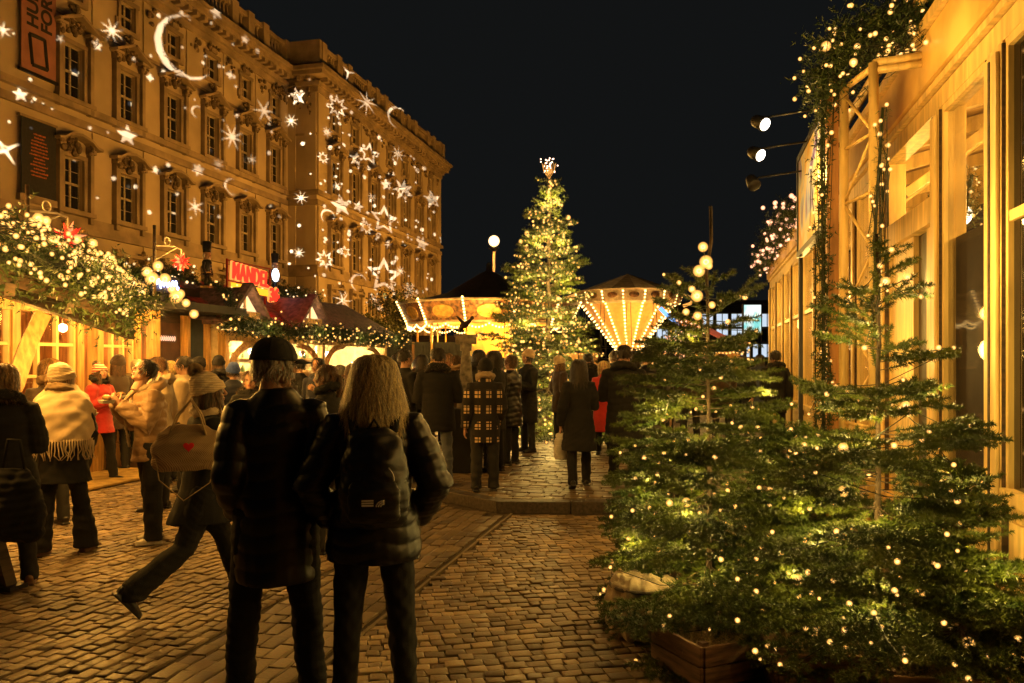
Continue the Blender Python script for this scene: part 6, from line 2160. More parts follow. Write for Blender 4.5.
def horse(parent, p, a, col_):
    o = []
    M_ = Matrix.Translation(p) @ Matrix.Rotation(a, 4, 'Z')
    m = MB()
    m.tube([(0, -.38, .0), (0, -.15, -.02), (0, .15, -.02), (0, .38, .05)], [.15, .16, .15, .13], 10)
    m.tube([(0, .34, .08), (0, .5, .32), (0, .56, .44)], [.12, .085, .07], 8); m.tube([(0, .52, .46), (0, .68, .34), (0, .76, .28)], [.075, .06, .04], 8)
    for x in (-.08, .08):
        m.tube([(x, .33, -.05), (x, .5, -.2), (x, .45, -.42)], [.06, .04, .03], 6); m.tube([(x, -.34, -.05), (x, -.42, -.26), (x, -.56, -.46)], [.08, .045, .03], 6)
        m.tube([(x * .5, .53, .5), (x * .5, .54, .57)], [.02, .006], 5)
    m.tube([(0, -.4, .06), (0, -.55, .0), (0, -.6, -.25)], [.05, .06, .03], 6)
    me = remesh(m, .03, 1); me.transform(M_)
    h_ = obj_from(me, 'horse', col_, parent)
    m = MB(); m.tube([(0, 0, -.6), (0, 0, 2.2)], .025, 6); m.v = [tuple(M_ @ Vector(q)) for q in m.v]; m.build('pole', GOLDP, h_)
    m = MB(); m.loft([((0, -.12, .10), .10, .16), ((0, -.1, .17), .07, .13)], 10); m.v = [tuple(M_ @ Vector(q)) for q in m.v]; m.build('saddle', pmat('saddle_red', (.5, .03, .02), .4), h_)


for k in range(10):
    a = 2 * math.pi * k / 10 + .2
    horse(ca_, Vector((math.cos(a) * 2.2, math.sin(a) * 2.2, 1.15 + .2 * (k % 2))), a + .0, CREAM if k % 2 else pmat('horse_brown', (.25, .1, .04), .4))
for k in range(4):
    a = k * math.pi / 2 + .7
    light('POINT', cc + Vector((math.cos(a) * 1.7, math.sin(a) * 1.7, 2.6)), 260, (1, .50, .10), .2)
for k in range(3):
    light('POINT', cc - FWD * 3.9 + RIGHT * (k - 1) * 2.2 + Vector((0, 0, 3.0)), 130, (1, .56, .16), .2)

# ================================================================== chair swing ride
cs = G(628, 35, PH)
sw = thing('swing_ride', 'chair swing ride with glowing inverted cone of bulbs under a round panelled crown', 'fairground ride', cs)
m = MB(); m.lathe([(1.5, 0), (1.5, .4), (1.2, .45), (1.1, .9), (.5, 1.0)], (0, 0, 0), 20, smooth=False); m.build('base', GOLDP, sw)
m = MB(); m.lathe([(.45, .9), (.40, 2.0), (.5, 2.15), (1.95, 4.05)], (0, 0, 0), 28, smooth=False); m.build('cone', glowy('glowing_cone_panels', (.80, .38, .08), .22), sw)  # cone panels given a glow, as if lit by the bulbs
m = MB(); m.lathe([(2.1, 4.05), (2.25, 4.12), (2.35, 4.55), (2.4, 4.62), (1.9, 4.68)], (0, 0, 0), 28, smooth=False); m.build('crown_board', CREAM, sw)
m = MB()
for k in range(14):
    a = 2 * math.pi * k / 14; m.add([(math.cos(a) * 2.3, math.sin(a) * 2.3, 4.62), (math.cos(a + .45) * 2.3, math.sin(a + .45) * 2.3, 4.62), (0, 0, 5.45)], [(0, 1, 2)], k % 2)
m.build('roof', [pmat('ride_canvas_dark', (.22, .15, .08), .8), pmat('ride_canvas_pale', (.5, .38, .22), .8)], sw)
n = 16
for k in range(n):
    a = 2 * math.pi * k / n; cv, sv = math.cos(a), math.sin(a)
    m = MB()
    for i in range(15):
        f = i / 14; r_ = .5 + (1.95 - .5) * f; m.ball((cv * (r_ + .06), sv * (r_ + .06), 2.13 + 1.9 * f), .045, 6, 5)
    m.build('rib_bulbs', B1, sw)
    m = MB()
    for i in range(4): m.ball((cv * (2.2 + .04 * i), sv * (2.2 + .04 * i), 4.12 + i * .13), .05, 6, 5)
    m.build('crown_bulbs', B1, sw)
    # oval panel
    a2 = a + math.pi / n
    m = MB(); m.ball((math.cos(a2) * 2.31, math.sin(a2) * 2.31, 4.36), .13, 10, 6, 0, (.35, 1.7, 1), Matrix.Rotation(a2, 3, 'Z')); m.build('crown_panel', PATT, sw)
for k in range(12):
    a = 2 * math.pi * k / 12 + .1; r_ = 2.15
    st = MB(); st.box((math.cos(a) * r_, math.sin(a) * r_, 1.05), (.36, .36, .05)); st.box((math.cos(a) * (r_ + .17), math.sin(a) * (r_ + .17), 1.28), (.3, .3, .4), Matrix.Rotation(a, 3, 'Z') @ Matrix.Diagonal((.15, 1, 1)))
    o = st.build('swing_chair', pmat('chair_red', (.35, .06, .03), .5), sw)
    m = MB()
    for s_ in (-.15, .15): m.tube([(math.cos(a) * r_ - math.sin(a) * s_, math.sin(a) * r_ + math.cos(a) * s_, 1.1), (math.cos(a) * r_ - math.sin(a) * s_ * .5, math.sin(a) * r_ + math.cos(a) * s_ * .5, 4.05)], .012, 4)
    m.build('chain', BLACK, o)
# side globe lamps on arms
for s_ in (-1, 1):
    pts = [RIGHT * s_ * 2.35 - FWD * .3 + Vector((0, 0, 4.5)), RIGHT * s_ * 2.75 - FWD * .5 + Vector((0, 0, 4.35)), RIGHT * s_ * 2.6 - FWD * .6 + Vector((0, 0, 4.1)), RIGHT * s_ * 2.3 - FWD * .5 + Vector((0, 0, 4.0))]
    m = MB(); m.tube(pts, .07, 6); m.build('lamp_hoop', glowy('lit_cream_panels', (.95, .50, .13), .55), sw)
for k in range(3):
    light('POINT', cs - FWD * 2.4 + RIGHT * (k - 1) * 1.6 + Vector((0, 0, 3.0)), 80, (1, .60, .2), .2)
light('POINT', cs - FWD * 3.2 + Vector((0, 0, 5.6)), 25, (1, .6, .2), .2)
light('POINT', cs - FWD * 2.2 + Vector((0, 0, 1.3)), 60, (1, .60, .2), .2)

# ================================================================== big lit tree
tb = G(549, 17.2, PH)
rt, bp, Mt = spruce('tall conical spruce wound in hundreds of warm lights in the middle of the square', tb, 5.65, 1.62, 101, 27, .085, .013, 120, twig=.32, bulbs=1300, lv=(.45, 1.3), trunk_r=.08, nb=(6, 9), low=.05, pw=.95, parent_name='christmas_tree', upt=.25, group=None)
string_lights('hundreds of warm fairy lights wound through the tall spruce', bp, .0175, order=helix(tb, 4), maxparts=100, wire=.004, wires=False, big=.03)
dn = [p for p in bp if abs((p - tb).dot(RIGHT)) < .2][:50]
ts = thing('tree_star', 'glittering flower shaped star of small bulbs on top of the tall spruce', 'star', tb + Vector((0, 0, 5.66)))
m = MB(); rg = random.Random(9)
for k in range(34):
    a = rg.random() * 6.28; r_ = rg.uniform(.03, .19); m.ball((math.cos(a) * r_, math.sin(a) * r_ * .6, .12 + rg.uniform(-.12, .22) + .1 * (r_ > .15)), .016, 6, 4)
m.build('petal_bulbs', emat('pinkish_bulbs', (1, .6, .4), 5), ts)
m = MB()
for k in range(9):
    a = k / 9 * 6.28; m.tube([(0, 0, -.15), (math.cos(a) * .12, math.sin(a) * .12, .05), (math.cos(a) * .15, math.sin(a) * .12, .2)], .006, 5)
m.ball((0, 0, .03), .07, 10, 8)
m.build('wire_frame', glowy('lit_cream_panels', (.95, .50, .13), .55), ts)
for i, (z, r_) in enumerate(((.5, 1.3), (1.0, 1.25), (1.7, 1.05), (2.4, .85), (3.2, .6), (4.1, .4), (5.0, .22))):
    for s_ in (-1, 1, 0):
        q = tb + RIGHT * s_ * r_ * .62 - FWD * r_ * (.45 if s_ else .75) + Vector((0, 0, z))
        light('POINT', q, 38 if i else 45, (1, .68, .26), .1)
light('POINT', tb + Vector((0, 0, 2.2)), 60, (1, .62, .16), .1)
# tree stand
m = MB(); m.lathe([(.45, 0), (.42, .35), (.3, .38)], (0, 0, 0), 16); o = m.build('tree_stand', WOODD); o.location = tb; tag(o, 'dark round wooden stand at the foot of the tall spruce', 'stand')

# ================================================================== street lamp
sl = thing('street_lamp', 'tall street lamp with round glowing globe against the black sky', 'lamp', G(494, 42, 0))
m = MB(); m.tube([(0, 0, 0), (0, 0, 1), (0, 0, 7.8)], [.14, .09, .07], 8); m.build('pole', pmat('lamp_post_paint', (.25, .13, .05), .5), sl)
m = MB(); m.ball((0, 0, 8.05), .30, 18, 12); m.build('globe', emat('street_globe', (1, .66, .3), 4.5, soft=1.2), sl)
m = MB(); m.lathe([(.30, 7.7), (.2, 7.62), (.1, 7.5)], (0, 0, 0), 12); m.build('collar', BLACK, sl)
light('POINT', G(494, 41.5, 8.05), 700, (1, .66, .3), .3)
hl = thing('lamp_halo_shade', 'pale glass shade', 'lamp') if False else None
ch = thing('chimney', 'square brick chimney stack behind the carousel roof', 'chimney', G(502, 46, 0))
m = MB(); m.box((0, 0, 2.7), (.7, .7, 5.4)); m.box((0, 0, 5.5), (.85, .85, .25)); m.build('stack', pmat('chimney_brick', (.3, .13, .06), .8), ch)
light('POINT', G(502, 44, 5.5), 60, (1, .5, .2), .3)

# ================================================================== stone pillar with figure on black box
pb = thing('stone_pillar', 'slim tapering stone pillar on a black box with a small bird figure on top', 'monument', G(466, 11.6, PH), A)
m = MB(); m.box((0, 0, .46), (.42, .42, .92)); m.build('pedestal', pmat('black_pedestal', (.012, .012, .012), .5), pb, .01)
m = MB(); m.box((0, 0, 1.34), (.26, .26, .84), taper=.42); m.build('shaft', pmat('worn_stone', (.26, .23, .18), .8, var=.3, scale=12), pb, .012)
m = MB(); m.box((0, 0, 1.80), (.16, .16, .10)); m.box((0, 0, 1.90), (.30, .14, .10)); m.box((0, 0, 1.97), (.34, .18, .04)); m.build('cross_head', pmat('worn_stone', (.26, .23, .18), .8), pb, .006)
m = MB(); m.tube([(-.10, 0, 2.02), (-.06, 0, 2.10), (0, 0, 2.14), (.07, 0, 2.2)], [.02, .045, .05, .02], 8); m.ball((.09, 0, 2.23), .032, 8, 6); m.tube([(-.02, 0, 2.13), (-.12, .0, 2.24), (-.15, 0, 2.26)], [.03, .02, .006], 6); m.tube([(0, 0, 2.12), (.02, 0, 2.02)], .012, 5)
obj_from(remesh(m, .012, 1), 'bird_figure', pmat('dark_bronze', (.05, .03, .02), .5, .5), pb)

# ================================================================== background left of the carousel
t = thing('hoarding', 'long beige site hoarding left of the carousel', 'fence', G(408, 26, PH))
m = MB()
for k in range(7): m.b2(-4.5 + k * 1.25, -3.28 + k * 1.25, -.03, .03, .0, 1.55)
m.build('panel', pmat('beige_board', (.5, .36, .2), .7), t)
m = MB()
for k in range(8): m.b2(-4.55 + k * 1.25, -4.47 + k * 1.25, .035, .1, 0, 1.6)
m.build('post', WOODD, t); t.rotation_euler.z = A
light('POINT', G(405, 24.3, 2.6), 40, (1, .6, .25), .2)
t = thing('container', 'long low dark container with pale posts behind the hoarding', 'container', G(392, 29, 0), A)
m = MB(); m.box((0, 0, 1.2), (5.5, 2, 2.4))
for k in range(24): m.b2(-2.7 + k * .228, -2.62 + k * .228, -1.04, -.99, .1, 2.3)
m.build('body', pmat('dark_green_steel', (.02, .022, .016), .6), t, .01)
m = MB()
for x in (-2.8, -.9, .9, 2.8): m.b2(x - .04, x + .04, -1.12, -1.05, 0, 2.4)
m.build('corner_post', pmat('lamp_post_paint', (.25, .13, .05), .5), t)


def bare_tree(label, base, H, seed):
    rg = random.Random(seed); root = thing('leafy_tree', label, 'tree', base, group='dark street trees by the palace')
    m = MB(); m.tube([(0, 0, 0), (.1, 0, H * .45), (0, .1, H * .75)], [.16, .11, .05], 8)
    for k in range(9):
        a = rg.random() * 6.28; m.tube([(.1, 0, H * (.4 + .04 * k)), (math.cos(a) * H * .15, math.sin(a) * H * .15, H * (.62 + .03 * k))], [.05, .015], 5)
    m.build('trunk', BARK, root)
    V = []; n = 5200; rgn = np.random.default_rng(seed)
    cl = rgn.normal(size=(60, 3)) * np.array([.14, .14, .15]) * H + np.array([0, 0, H * .74])
    c = cl[rgn.integers(0, 60, n)] + rgn.normal(0, .05 * H, (n, 3))
    u = rgn.normal(size=(n, 3)); u /= np.linalg.norm(u, axis=1, keepdims=True); w_ = np.cross(u, rgn.normal(size=(n, 3))); w_ /= np.linalg.norm(w_, axis=1, keepdims=True)
    V = np.stack([c - u * .09, c - w_ * .06, c + u * .09, c + w_ * .06], 1).reshape(-1, 3)
    numesh('crown', V, np.arange(len(V)).reshape(-1, 4), needle_mat('dark_leaves', (.02, .028, .008), (.05, .055, .015)), root)


bare_tree('dark leafy tree before the far corner of the palace, nearer the almond stall', G(376, 52, 0), 4.6, 1)
bare_tree('dark leafy tree just left of the carousel canopy', G(403, 56, 0), 6.2, 2)
bare_tree('dark low tree behind the carousel roof', G(520, 60, 0), 6.5, 3)

# ================================================================== far right background
def far_house(label, px, d, w_, h_, seed, lit=.35, c=(.05, .045, .04), cols=6, rows=4):
    t = thing('apartment_building', label, 'building', G(px, d, 0), A)
    m = MB(); m.box((0, 6, h_ / 2), (w_, 12, h_)); m.box((0, 6, h_ + .2), (w_ + .6, 12.6, .4)); m.build('wall', pmat('far_wall_%d' % seed, c, .9), t)
    rg = random.Random(seed)
    for i in range(cols):
        for j in range(rows):
            x = -w_ / 2 + w_ * (i + .5) / cols; z = 2.2 + (h_ - 3) * j / rows
            m = MB(); m.b2(x - .75, x + .75, -.09, -.02, z, z + 1.7)
            l_ = rg.random() < lit
            f = m.build('window', pmat('window_frame_paint', (.55, .50, .38), .5), t)
            m = MB()
            for s_ in (-1, 1): m.b2(x + s_ * .36 - .3, x + s_ * .36 + .3, -.12, -.1, z + .1, z + 1.6)
            m.build('pane', emat('cool_lit_room', (.72, .85, 1), .9) if l_ else PANE, f)


far_house('distant dark building with cool lit windows at right beyond the swing ride', 722, 95, 16, 8.4, 5, .75, cols=9, rows=3)
far_house('distant low dark block behind the video screen', 790, 100, 22, 9, 6, .25, cols=9, rows=3)
far_house('distant low dark block behind the big tree', 580, 130, 34, 7, 7, .1, cols=12, rows=2)
vs = thing('video_screen', 'bright white and teal upright video screen on a mast at right', 'screen', G(752, 32, 0), A)
m = MB(); m.box((0, 0, 3.42), (.78, .12, 1.22)); m.build('housing', BLACK, vs)
def scr():
    m_ = bpy.data.materials.new('screen_picture'); m_.use_nodes = True; nt = m_.node_tree; nt.nodes.clear()
    out = nt.nodes.new('ShaderNodeOutputMaterial'); e = nt.nodes.new('ShaderNodeEmission'); e.inputs['Strength'].default_value = 1.1
    tc = nt.nodes.new('ShaderNodeTexCoord'); n_ = nt.nodes.new('ShaderNodeTexNoise'); n_.inputs['Scale'].default_value = 2.2
    rp = nt.nodes.new('ShaderNodeValToRGB'); rp.color_ramp.elements[0].color = (.25, .75, .7, 1); rp.color_ramp.elements[1].color = (.9, 1, .95, 1); rp.color_ramp.elements[0].position = .38; rp.color_ramp.elements[1].position = .52
    nt.links.new(tc.outputs['Object'], n_.inputs['Vector']); nt.links.new(n_.outputs['Fac'], rp.inputs['Fac']); nt.links.new(rp.outputs['Color'], e.inputs['Color']); nt.links.new(e.outputs[0], out.inputs['Surface'])
    return m_
m = MB(); m.b2(-.34, .34, -.075, -.065, 2.86, 3.98); m.build('picture', scr(), vs)
m = MB(); m.tube([(0, .1, 0), (0, .1, 3.4)], .07, 6); m.build('mast', BLACK, vs)
# blossom-like lit bush right of the ride
rt2, b2_, M2 = spruce('bushy fir covered in dense pinkish lights right of the swing ride', G(686, 30, PH), 3.3, 1.5, 33, 12, .09, .02, 60, twig=.35, bulbs=330, trunk_r=.07, low=.05, pw=.5, parent_name='lit_bush', group=None)
string_lights('dense pinkish fairy lights over the bushy fir right of the ride', b2_, .026, mat_=emat('pink_bulb_glow', (1, .42, .22), 2.6, soft=2.0), wires=False)
aw = thing('awning', 'striped blue and red awning with rim lights right of the swing ride', 'awning', G(672, 31, PH))
m = MB(); pts = [P(x, y, 31) - aw.location for x, y in ((660, 308), (668, 316), (678, 323), (690, 327))]
m.tube(pts, .09, 6); m.build('blue_tube', emat('blue_neon_soft', (.2, .45, 1), 1.8), aw)
m = MB(); pts = [P(x, y, 31) - aw.location for x, y in ((680, 315), (700, 326), (722, 337), (748, 345))]
m.tube(pts, .12, 6); m.build('red_tube', glowy('red_tube_lit', (.6, .12, .05), .5), aw)
m = MB(); q = P(690, 322, 31) - aw.location; m.ball(q, .38, 12, 8, 0, (1.4, 1, .6)); m.build('lantern', glowy('orange_lantern', (.9, .3, .04), .8), aw)
m = MB()
for px in (662, 745): q = G(px, 31.2, PH) - aw.location; m.tube([q, q + Vector((0, 0, 2.6))], .05, 6)
m.build('pole', BLACK, aw)
# far market huts
def hut(label, px, d, w_, seed, c=GOLD, h_=2.3):
    t = thing('market_hut', label, 'stall', G(px, d, PH), A, 'small huts at the far end of the market')
    m = MB(); m.box((0, 1.2, .5), (w_, .1, 1.0)); m.box((0, 2.2, h_ / 2), (w_, .1, h_))
    for s_ in (-1, 1): m.box((s_ * (w_ / 2 - .05), 1.7, h_ / 2), (.1, 1.1, h_))
    m.build('wall', c, t)
    m = MB(); m.add([(-w_ / 2 - .3, .8, h_ - .1), (w_ / 2 + .3, .8, h_ - .1), (w_ / 2 + .1, 1.7, h_ + .8), (-w_ / 2 - .1, 1.7, h_ + .8), (-w_ / 2 - .3, 2.6, h_), (w_ / 2 + .3, 2.6, h_)], [(0, 1, 2, 3), (3, 2, 5, 4)]); m.build('roof', WOODD, t)
    m = MB(); m.box((0, 1.0, 1.03), (w_, .5, .05)); m.build('counter', WOOD, t)
    rg = random.Random(seed)
    M_ = Matrix.Translation(t.location) @ Matrix.Rotation(A, 4, 'Z')
    pts = [M_ @ Vector((-w_ / 2 - .3 + (w_ + .6) * i / 22, .78, h_ - .12 - .08 * abs(math.sin(i * .7)))) for i in range(23)]
    string_lights(label.replace('far gold lit market hut', 'eave lights of the far hut'), pts, .04, wires=False, group='eave lights of the far huts')
    m = MB()
    for i in range(10): m.ball((-w_ / 2 + .3 + (w_ - .6) * i / 9, 1.0, 1.14), .09, 7, 5, 0, (1, 1, rg.uniform(.8, 1.6)))
    m.build('goods', pmat('mixed_goods', (.4, .15, .05), .5, var=.6, scale=3), t)
    light('POINT', M_ @ Vector((0, 1.0, 1.95)), 160, (1, .6, .24), .15)
hut('far gold lit market hut behind the big tree, right of the carousel', 566, 52, 4.4, 1)
hut('far gold lit market hut beyond the swing ride on its right', 676, 50, 5, 3)
hut('far gold lit market hut below the distant lit building', 712, 46, 4.0, 4)
hut('far gold lit market hut at the left of the carousel base', 432, 44, 4, 5)
# extra lit small firs in the distance
for (px, d, h_, r_, s_, lab) in ((600, 24, 1.9, .7, 61, 'medium lit fir standing right of the tall spruce'), (745, 23, 2.3, .8, 62, 'medium lit fir below the video screen'), (778, 20, 2.2, .7, 63, 'medium lit fir by the far end of the glass pavilion'), (706, 24, 1.9, .8, 64, 'medium lit fir between the pink bush and the screen')):
    a_, b_, M_ = spruce(lab, G(px, d, PH), h_, r_, s_, 13, .07, .014, 90, twig=.22, bulbs=110, trunk_r=.04, parent_name='fir_tree', group='medium lit firs at the back')
    string_lights('fairy lights on the ' + lab.split(' below')[0] + ', wrapped round it' if 0 else 'fairy lights on the ' + lab, b_, .024, wires=False)
    light('POINT', G(px, d - .6, 1.2), 22, (1, .68, .28), .1)
# ================================================================== glass pavilion at right (front plane x = XP, faces -x)
XP = 1.75
YEL = pmat('cream_gloss_timber', (.82, .58, .22), .38, var=.15, scale=2, stretch=(8, 8, 1), bump=.12)
YEL2 = pmat('ochre_boards', (.60, .38, .14), .5, var=.2, scale=2, stretch=(1, 8, 8), bump=.2)
gp = thing('glass_pavilion', 'long cream timber pavilion with tall windows and painted fascia along the right side', 'building', (XP, 8, 0))


class GB(SB):
    def __init__(s): super().__init__(gp)


CLR = gmat('pavilion_glass', (.05, .04, .03), .03, .22)
DKG = gmat('dark_pavilion_glass', (.015, .012, .010), .05, .92)
ZB, ZT = .98, 3.55
# (post start, post end)
posts = [(3.0, 3.16), (4.02, 4.18), (5.12, 5.38), (6.36, 6.54), (8.1, 8.3), (9.6, 9.75), (11.2, 11.35), (12.8, 12.95), (14.4, 14.55), (16.0, 16.15), (17.6, 17.75), (19.2, 19.35), (20.8, 21.0)]
for a, b in posts:
    m = GB(); m.b2(XP - .06, XP + .12, a, b, .42, ZT); m.b2(XP - .085, XP - .062, a + .03, b - .03, .46, ZT - .05)
    m.build('post', YEL, None, .006)
    if b - a > .2:
        m = GB(); m.b2(XP - .092, XP - .083, (a + b) / 2 - .012, (a + b) / 2 + .012, .5, ZT - .08); m.build('seam', WOODD)
    m = GB(); m.b2(XP - .064, XP - .03, b, b + .012, .5, ZT - .02); m.b2(XP - .064, XP - .03, a - .012, a, .5, ZT - .02); m.build('seam', WOODD)
m = GB(); m.b2(XP - .04, XP + .3, -2, 21, 0, .40); m.b2(XP - .10, XP + .3, -2, 21, .36, .42); m.build('plinth', YEL2)
m = GB(); m.b2(XP - .05, XP + .1, -2, 21, ZT, ZT + .14); m.b2(XP - .09, XP + .1, -2, 21, ZT + .15, ZT + .20); m.b2(XP - .16, XP + .1, -2, 21, 4.14, 4.22); m.build('cornice', YEL)
FASC = pmat('painted_fascia', (.90, .62, .20), .35, var=.12, scale=1.1, c2=(.42, .17, .02), bump=.05)
m = GB(); m.b2(XP - .12, XP + .06, -2, 21, ZT + .21, 4.13); m.build('fascia', FASC)
bays = list(zip(posts, posts[1:]))
for i, ((a0, a1), (b0, b1)) in enumerate(bays):
    ya, yb = a1, b0
    if yb - ya < .25:
        m = GB(); m.b2(XP - .02, XP + .06, ya, yb, .42, ZT); m.build('infill_panel', YEL2); continue
    if 6.5 < ya < 8:     # boarded bay with a narrow door opening
        m = GB(); m.b2(XP - .01, XP + .05, ya, ya + .35, .42, 2.75); m.b2(XP - .01, XP + .05, ya + .75, yb, .42, 2.75)
        m.b2(XP - .06, XP + .05, ya, yb, 2.752, 2.95)
        m.build('door_panel', YEL)
        m = GB(); m.b2(XP + .03, XP + .05, ya + .35, ya + .75, .42, 2.75); m.build('door', gmat('dark_gap_sheet', (.02, .015, .01), .3))  # dark sheet put in the opening so it reads as a dark gap
        m = GB(); m.add([(XP + .03, ya, 2.95), (XP + .03, yb, 2.95), (XP + .03, yb, ZT), (XP + .03, ya, ZT)], [(3, 2, 1, 0)]); m.build('pane', CLR)
        continue
    m = GB(); t = .05
    m.b2(XP - .045, XP + .02, ya, ya + t, ZB, ZT); m.b2(XP - .045, XP + .02, yb - t, yb, ZB, ZT); m.b2(XP - .045, XP + .02, ya + t, yb - t, ZT - t, ZT); m.b2(XP - .075, XP + .02, ya, yb, ZB - .08, ZB)
    if i % 2 == 1 or i > 5: m.b2(XP - .04, XP + .015, ya + t, yb - t, 2.5, 2.56)
    f = m.build('window', YEL)
    m = GB(); m.b2(XP - .015, XP - .008, ya + t, yb - t, ZB, ZT - t); m.build('pane', DKG if i == 1 else CLR, f)
    m = GB(); m.b2(XP - .03, XP + .05, ya, yb, .43, ZB - .08); m.b2(XP - .05, XP - .03, ya + .1, yb - .1, .52, ZB - .18); m.build('sill_panel', YEL)
# dark sheet added behind the lower glass to make that window look dark
m = GB(); m.b2(XP + .05, XP + .07, 5.38, 6.36, .9, 2.6); m.build('dark_sheet', pmat('dark_sheet_black', (.035, .025, .02), .6))
# inside
m = GB(); m.b2(XP + 4.0, XP + 4.1, -2, 21, 0, 4.4); m.b2(XP, XP + 4, 21, 21.1, 0, 4.4); m.b2(XP, XP + 4, -2.1, -2, 0, 4.4); m.build('back_wall', pmat('brown_panelling', (.22, .10, .035), .45, var=.3, scale=2, stretch=(8, 8, 1)))
m = GB(); m.b2(XP + .1, XP + 4, -2, 21, .38, .40); m.build('floor', WOODD)
m = GB(); m.add([(XP - .1, -2, 4.2), (XP - .1, 21, 4.2), (XP + 4.1, 21, 5.2), (XP + 4.1, -2, 5.2)], [(3, 2, 1, 0)]); m.add([(XP + .06, -2, 4.12), (XP + .06, 21, 4.12), (XP + 4.1, 21, 5.1), (XP + 4.1, -2, 5.1)], [(0, 1, 2, 3)]); m.build('roof', YEL2)
m = GB()
for y in [0.5 + 1.3 * k for k in range(16)]:
    m.beam((XP + .1, y, 4.02), (XP + 4, y, 4.98), .10, .16); m.beam((XP + .15, y, 3.3), (XP + 1.3, y, 4.15), .08, .08)
m.b2(XP + 1.9, XP + 2.0, -1.9, 20.9, 3.3, 3.42)
m.build('rafter', YEL)
for y in (3.8, 5.6, 7.6, 9.9, 12.5, 15.5, 18.6):
    t = thing('ceiling_lamp', 'bright warm lamp hanging inside the glass pavilion', 'lamp', (XP + 1.1, y, 3.35), group='lamps inside the glass pavilion')
    m = MB(); m.tube([(0, 0, .12), (0, 0, .85)], .01, 5); m.build('cord', BLACK, t)
    m = MB(); m.ball((0, 0, 0), .12, 14, 10); m.build('globe', emat('pavilion_globe', (1, .82, .5), 10), t)
    light('POINT', (XP + 1.1, y, 3.12), 150 if y > 5 else 90, (1, .58, .17), .12)
# garlands hanging inside
for k, (y, z) in enumerate(((4.6, 3.2), (5.9, 3.05), (7.9, 3.1))):
    g_, p_ = garland(['fir swag inside the nearest pavilion window', 'fir swag inside the window above the dark sheet', 'fir swag inside the glazing over the boarded bay'][k], [(XP + .45, y - .55, z + .15), (XP + .5, y - .2, z - .12), (XP + .5, y + .15, z - .1), (XP + .45, y + .45, z + .2)], .16, 90 + k, dens=1.4, L=.06, w=.007, bulbs=22)
    string_lights(['fairy lights in the swag of the nearest pavilion window', 'fairy lights in the swag above the dark sheet', 'fairy lights in the swag over the boarded bay'][k], p_, .010, wires=False)
# benches inside
m = GB(); m.b2(XP + 1.0, XP + 1.6, 3, 20, .42, 1.15); m.build('counter', WOODD)

# ---- truss tower with image banner ----
tt = thing('truss_tower', 'pale metal lattice truss tower carrying the picture banner', 'truss', (1.05, 7, 0))
TB = SB
def tub(a, b, r_, nm='tube', mat_=YEL):
    m = SB(tt); m.tube([a, b], r_, 10); m.build(nm, mat_)
Ya, da = 6.9, None
def atp(px, d): q = G(px, d); return q.x, q.y
A1 = atp(873.5, 6.1); A2 = atp(844, 6.6); A3 = atp(900, 6.55)
for (x, y) in (A1, A2): tub((x, y, 0), (x, y, 3.98), .036)
m = SB(tt)
def diag(P0, P1, z0, z1, n_):
    for k in range(n_):
        za, zb = z0 + (z1 - z0) * k / n_, z0 + (z1 - z0) * (k + 1) / n_
        a, b = (P0, P1) if k % 2 else (P1, P0)
        m.tube([(a[0], a[1], za), (b[0], b[1], zb)], .013, 6)
diag(A1, A2, 1.2, 3.9, 6)
for z in (1.2, 2.1, 3.0, 3.45): m.tube([(A1[0], A1[1], z), (A2[0], A2[1], z)], .014, 6)
m.build('lattice', YEL)
# horizontal arms back to the pavilion roof
m = SB(tt)
for z in (3.92, 3.98): m.tube([(A1[0], A1[1], z), (XP + .1, A1[1] + .05, z + .06)], .030, 8)
m.tube([(A2[0], A2[1], 3.95), (A1[0], A1[1], 3.95)], .026, 8)
m.build('arm', YEL)
# long rail parallel to the fascia
m = SB(tt); m.tube([(1.62, 4.8, 4.42), (1.62, 13.5, 4.42)], .05, 8); m.tube([(1.62, 4.8, 4.42), (1.7, 4.8, 4.2)], .03, 6); m.tube([(1.62, 9.8, 4.42), (1.7, 9.8, 4.2)], .03, 6); m.build('rail', YEL)
x, y = atp(832, 6.75)
ORG = pmat('orange_stained_post', (.55, .25, .07), .5, var=.2, scale=2, stretch=(8, 8, 1))
m = SB(tt); m.b2(x - .045, x + .045, y - .05, y + .05, 0, 4.1); m.build('flat_post', ORG)
# picture banner behind the post
pbn = thing('picture_banner', 'long printed banner of yellow and violet shapes seen nearly edge on, on the truss', 'banner', (x - .02, y + .15, 2.9))
def picmat():
    m_ = bpy.data.materials.new('printed_picture'); nt, b = nodes(m_); b.inputs['Roughness'].default_value = .4
    tc = nt.nodes.new('ShaderNodeTexCoord'); n_ = nt.nodes.new('ShaderNodeTexNoise'); n_.inputs['Scale'].default_value = 1.6; n_.inputs['Distortion'].default_value = 1.5
    rp = nt.nodes.new('ShaderNodeValToRGB'); e = rp.color_ramp.elements
    e[0].position = .35; e[0].color = (.9, .35, .02, 1); e[1].position = .72; e[1].color = (.25, .12, .4, 1)
    for p_, c_ in ((.45, (.9, .6, .1, 1)), (.55, (.85, .75, .5, 1)), (.63, (.4, .5, .7, 1))):
        k_ = e.new(p_); k_.color = c_
    nt.links.new(tc.outputs['Object'], n_.inputs['Vector']); nt.links.new(n_.outputs['Fac'], rp.inputs['Fac']); nt.links.new(rp.outputs['Color'], b.inputs['Base Color'])
    return m_
m = MB(); m.b2(-.015, .015, 0, 1.9, 0, .98); m.build('print', picmat(), pbn)
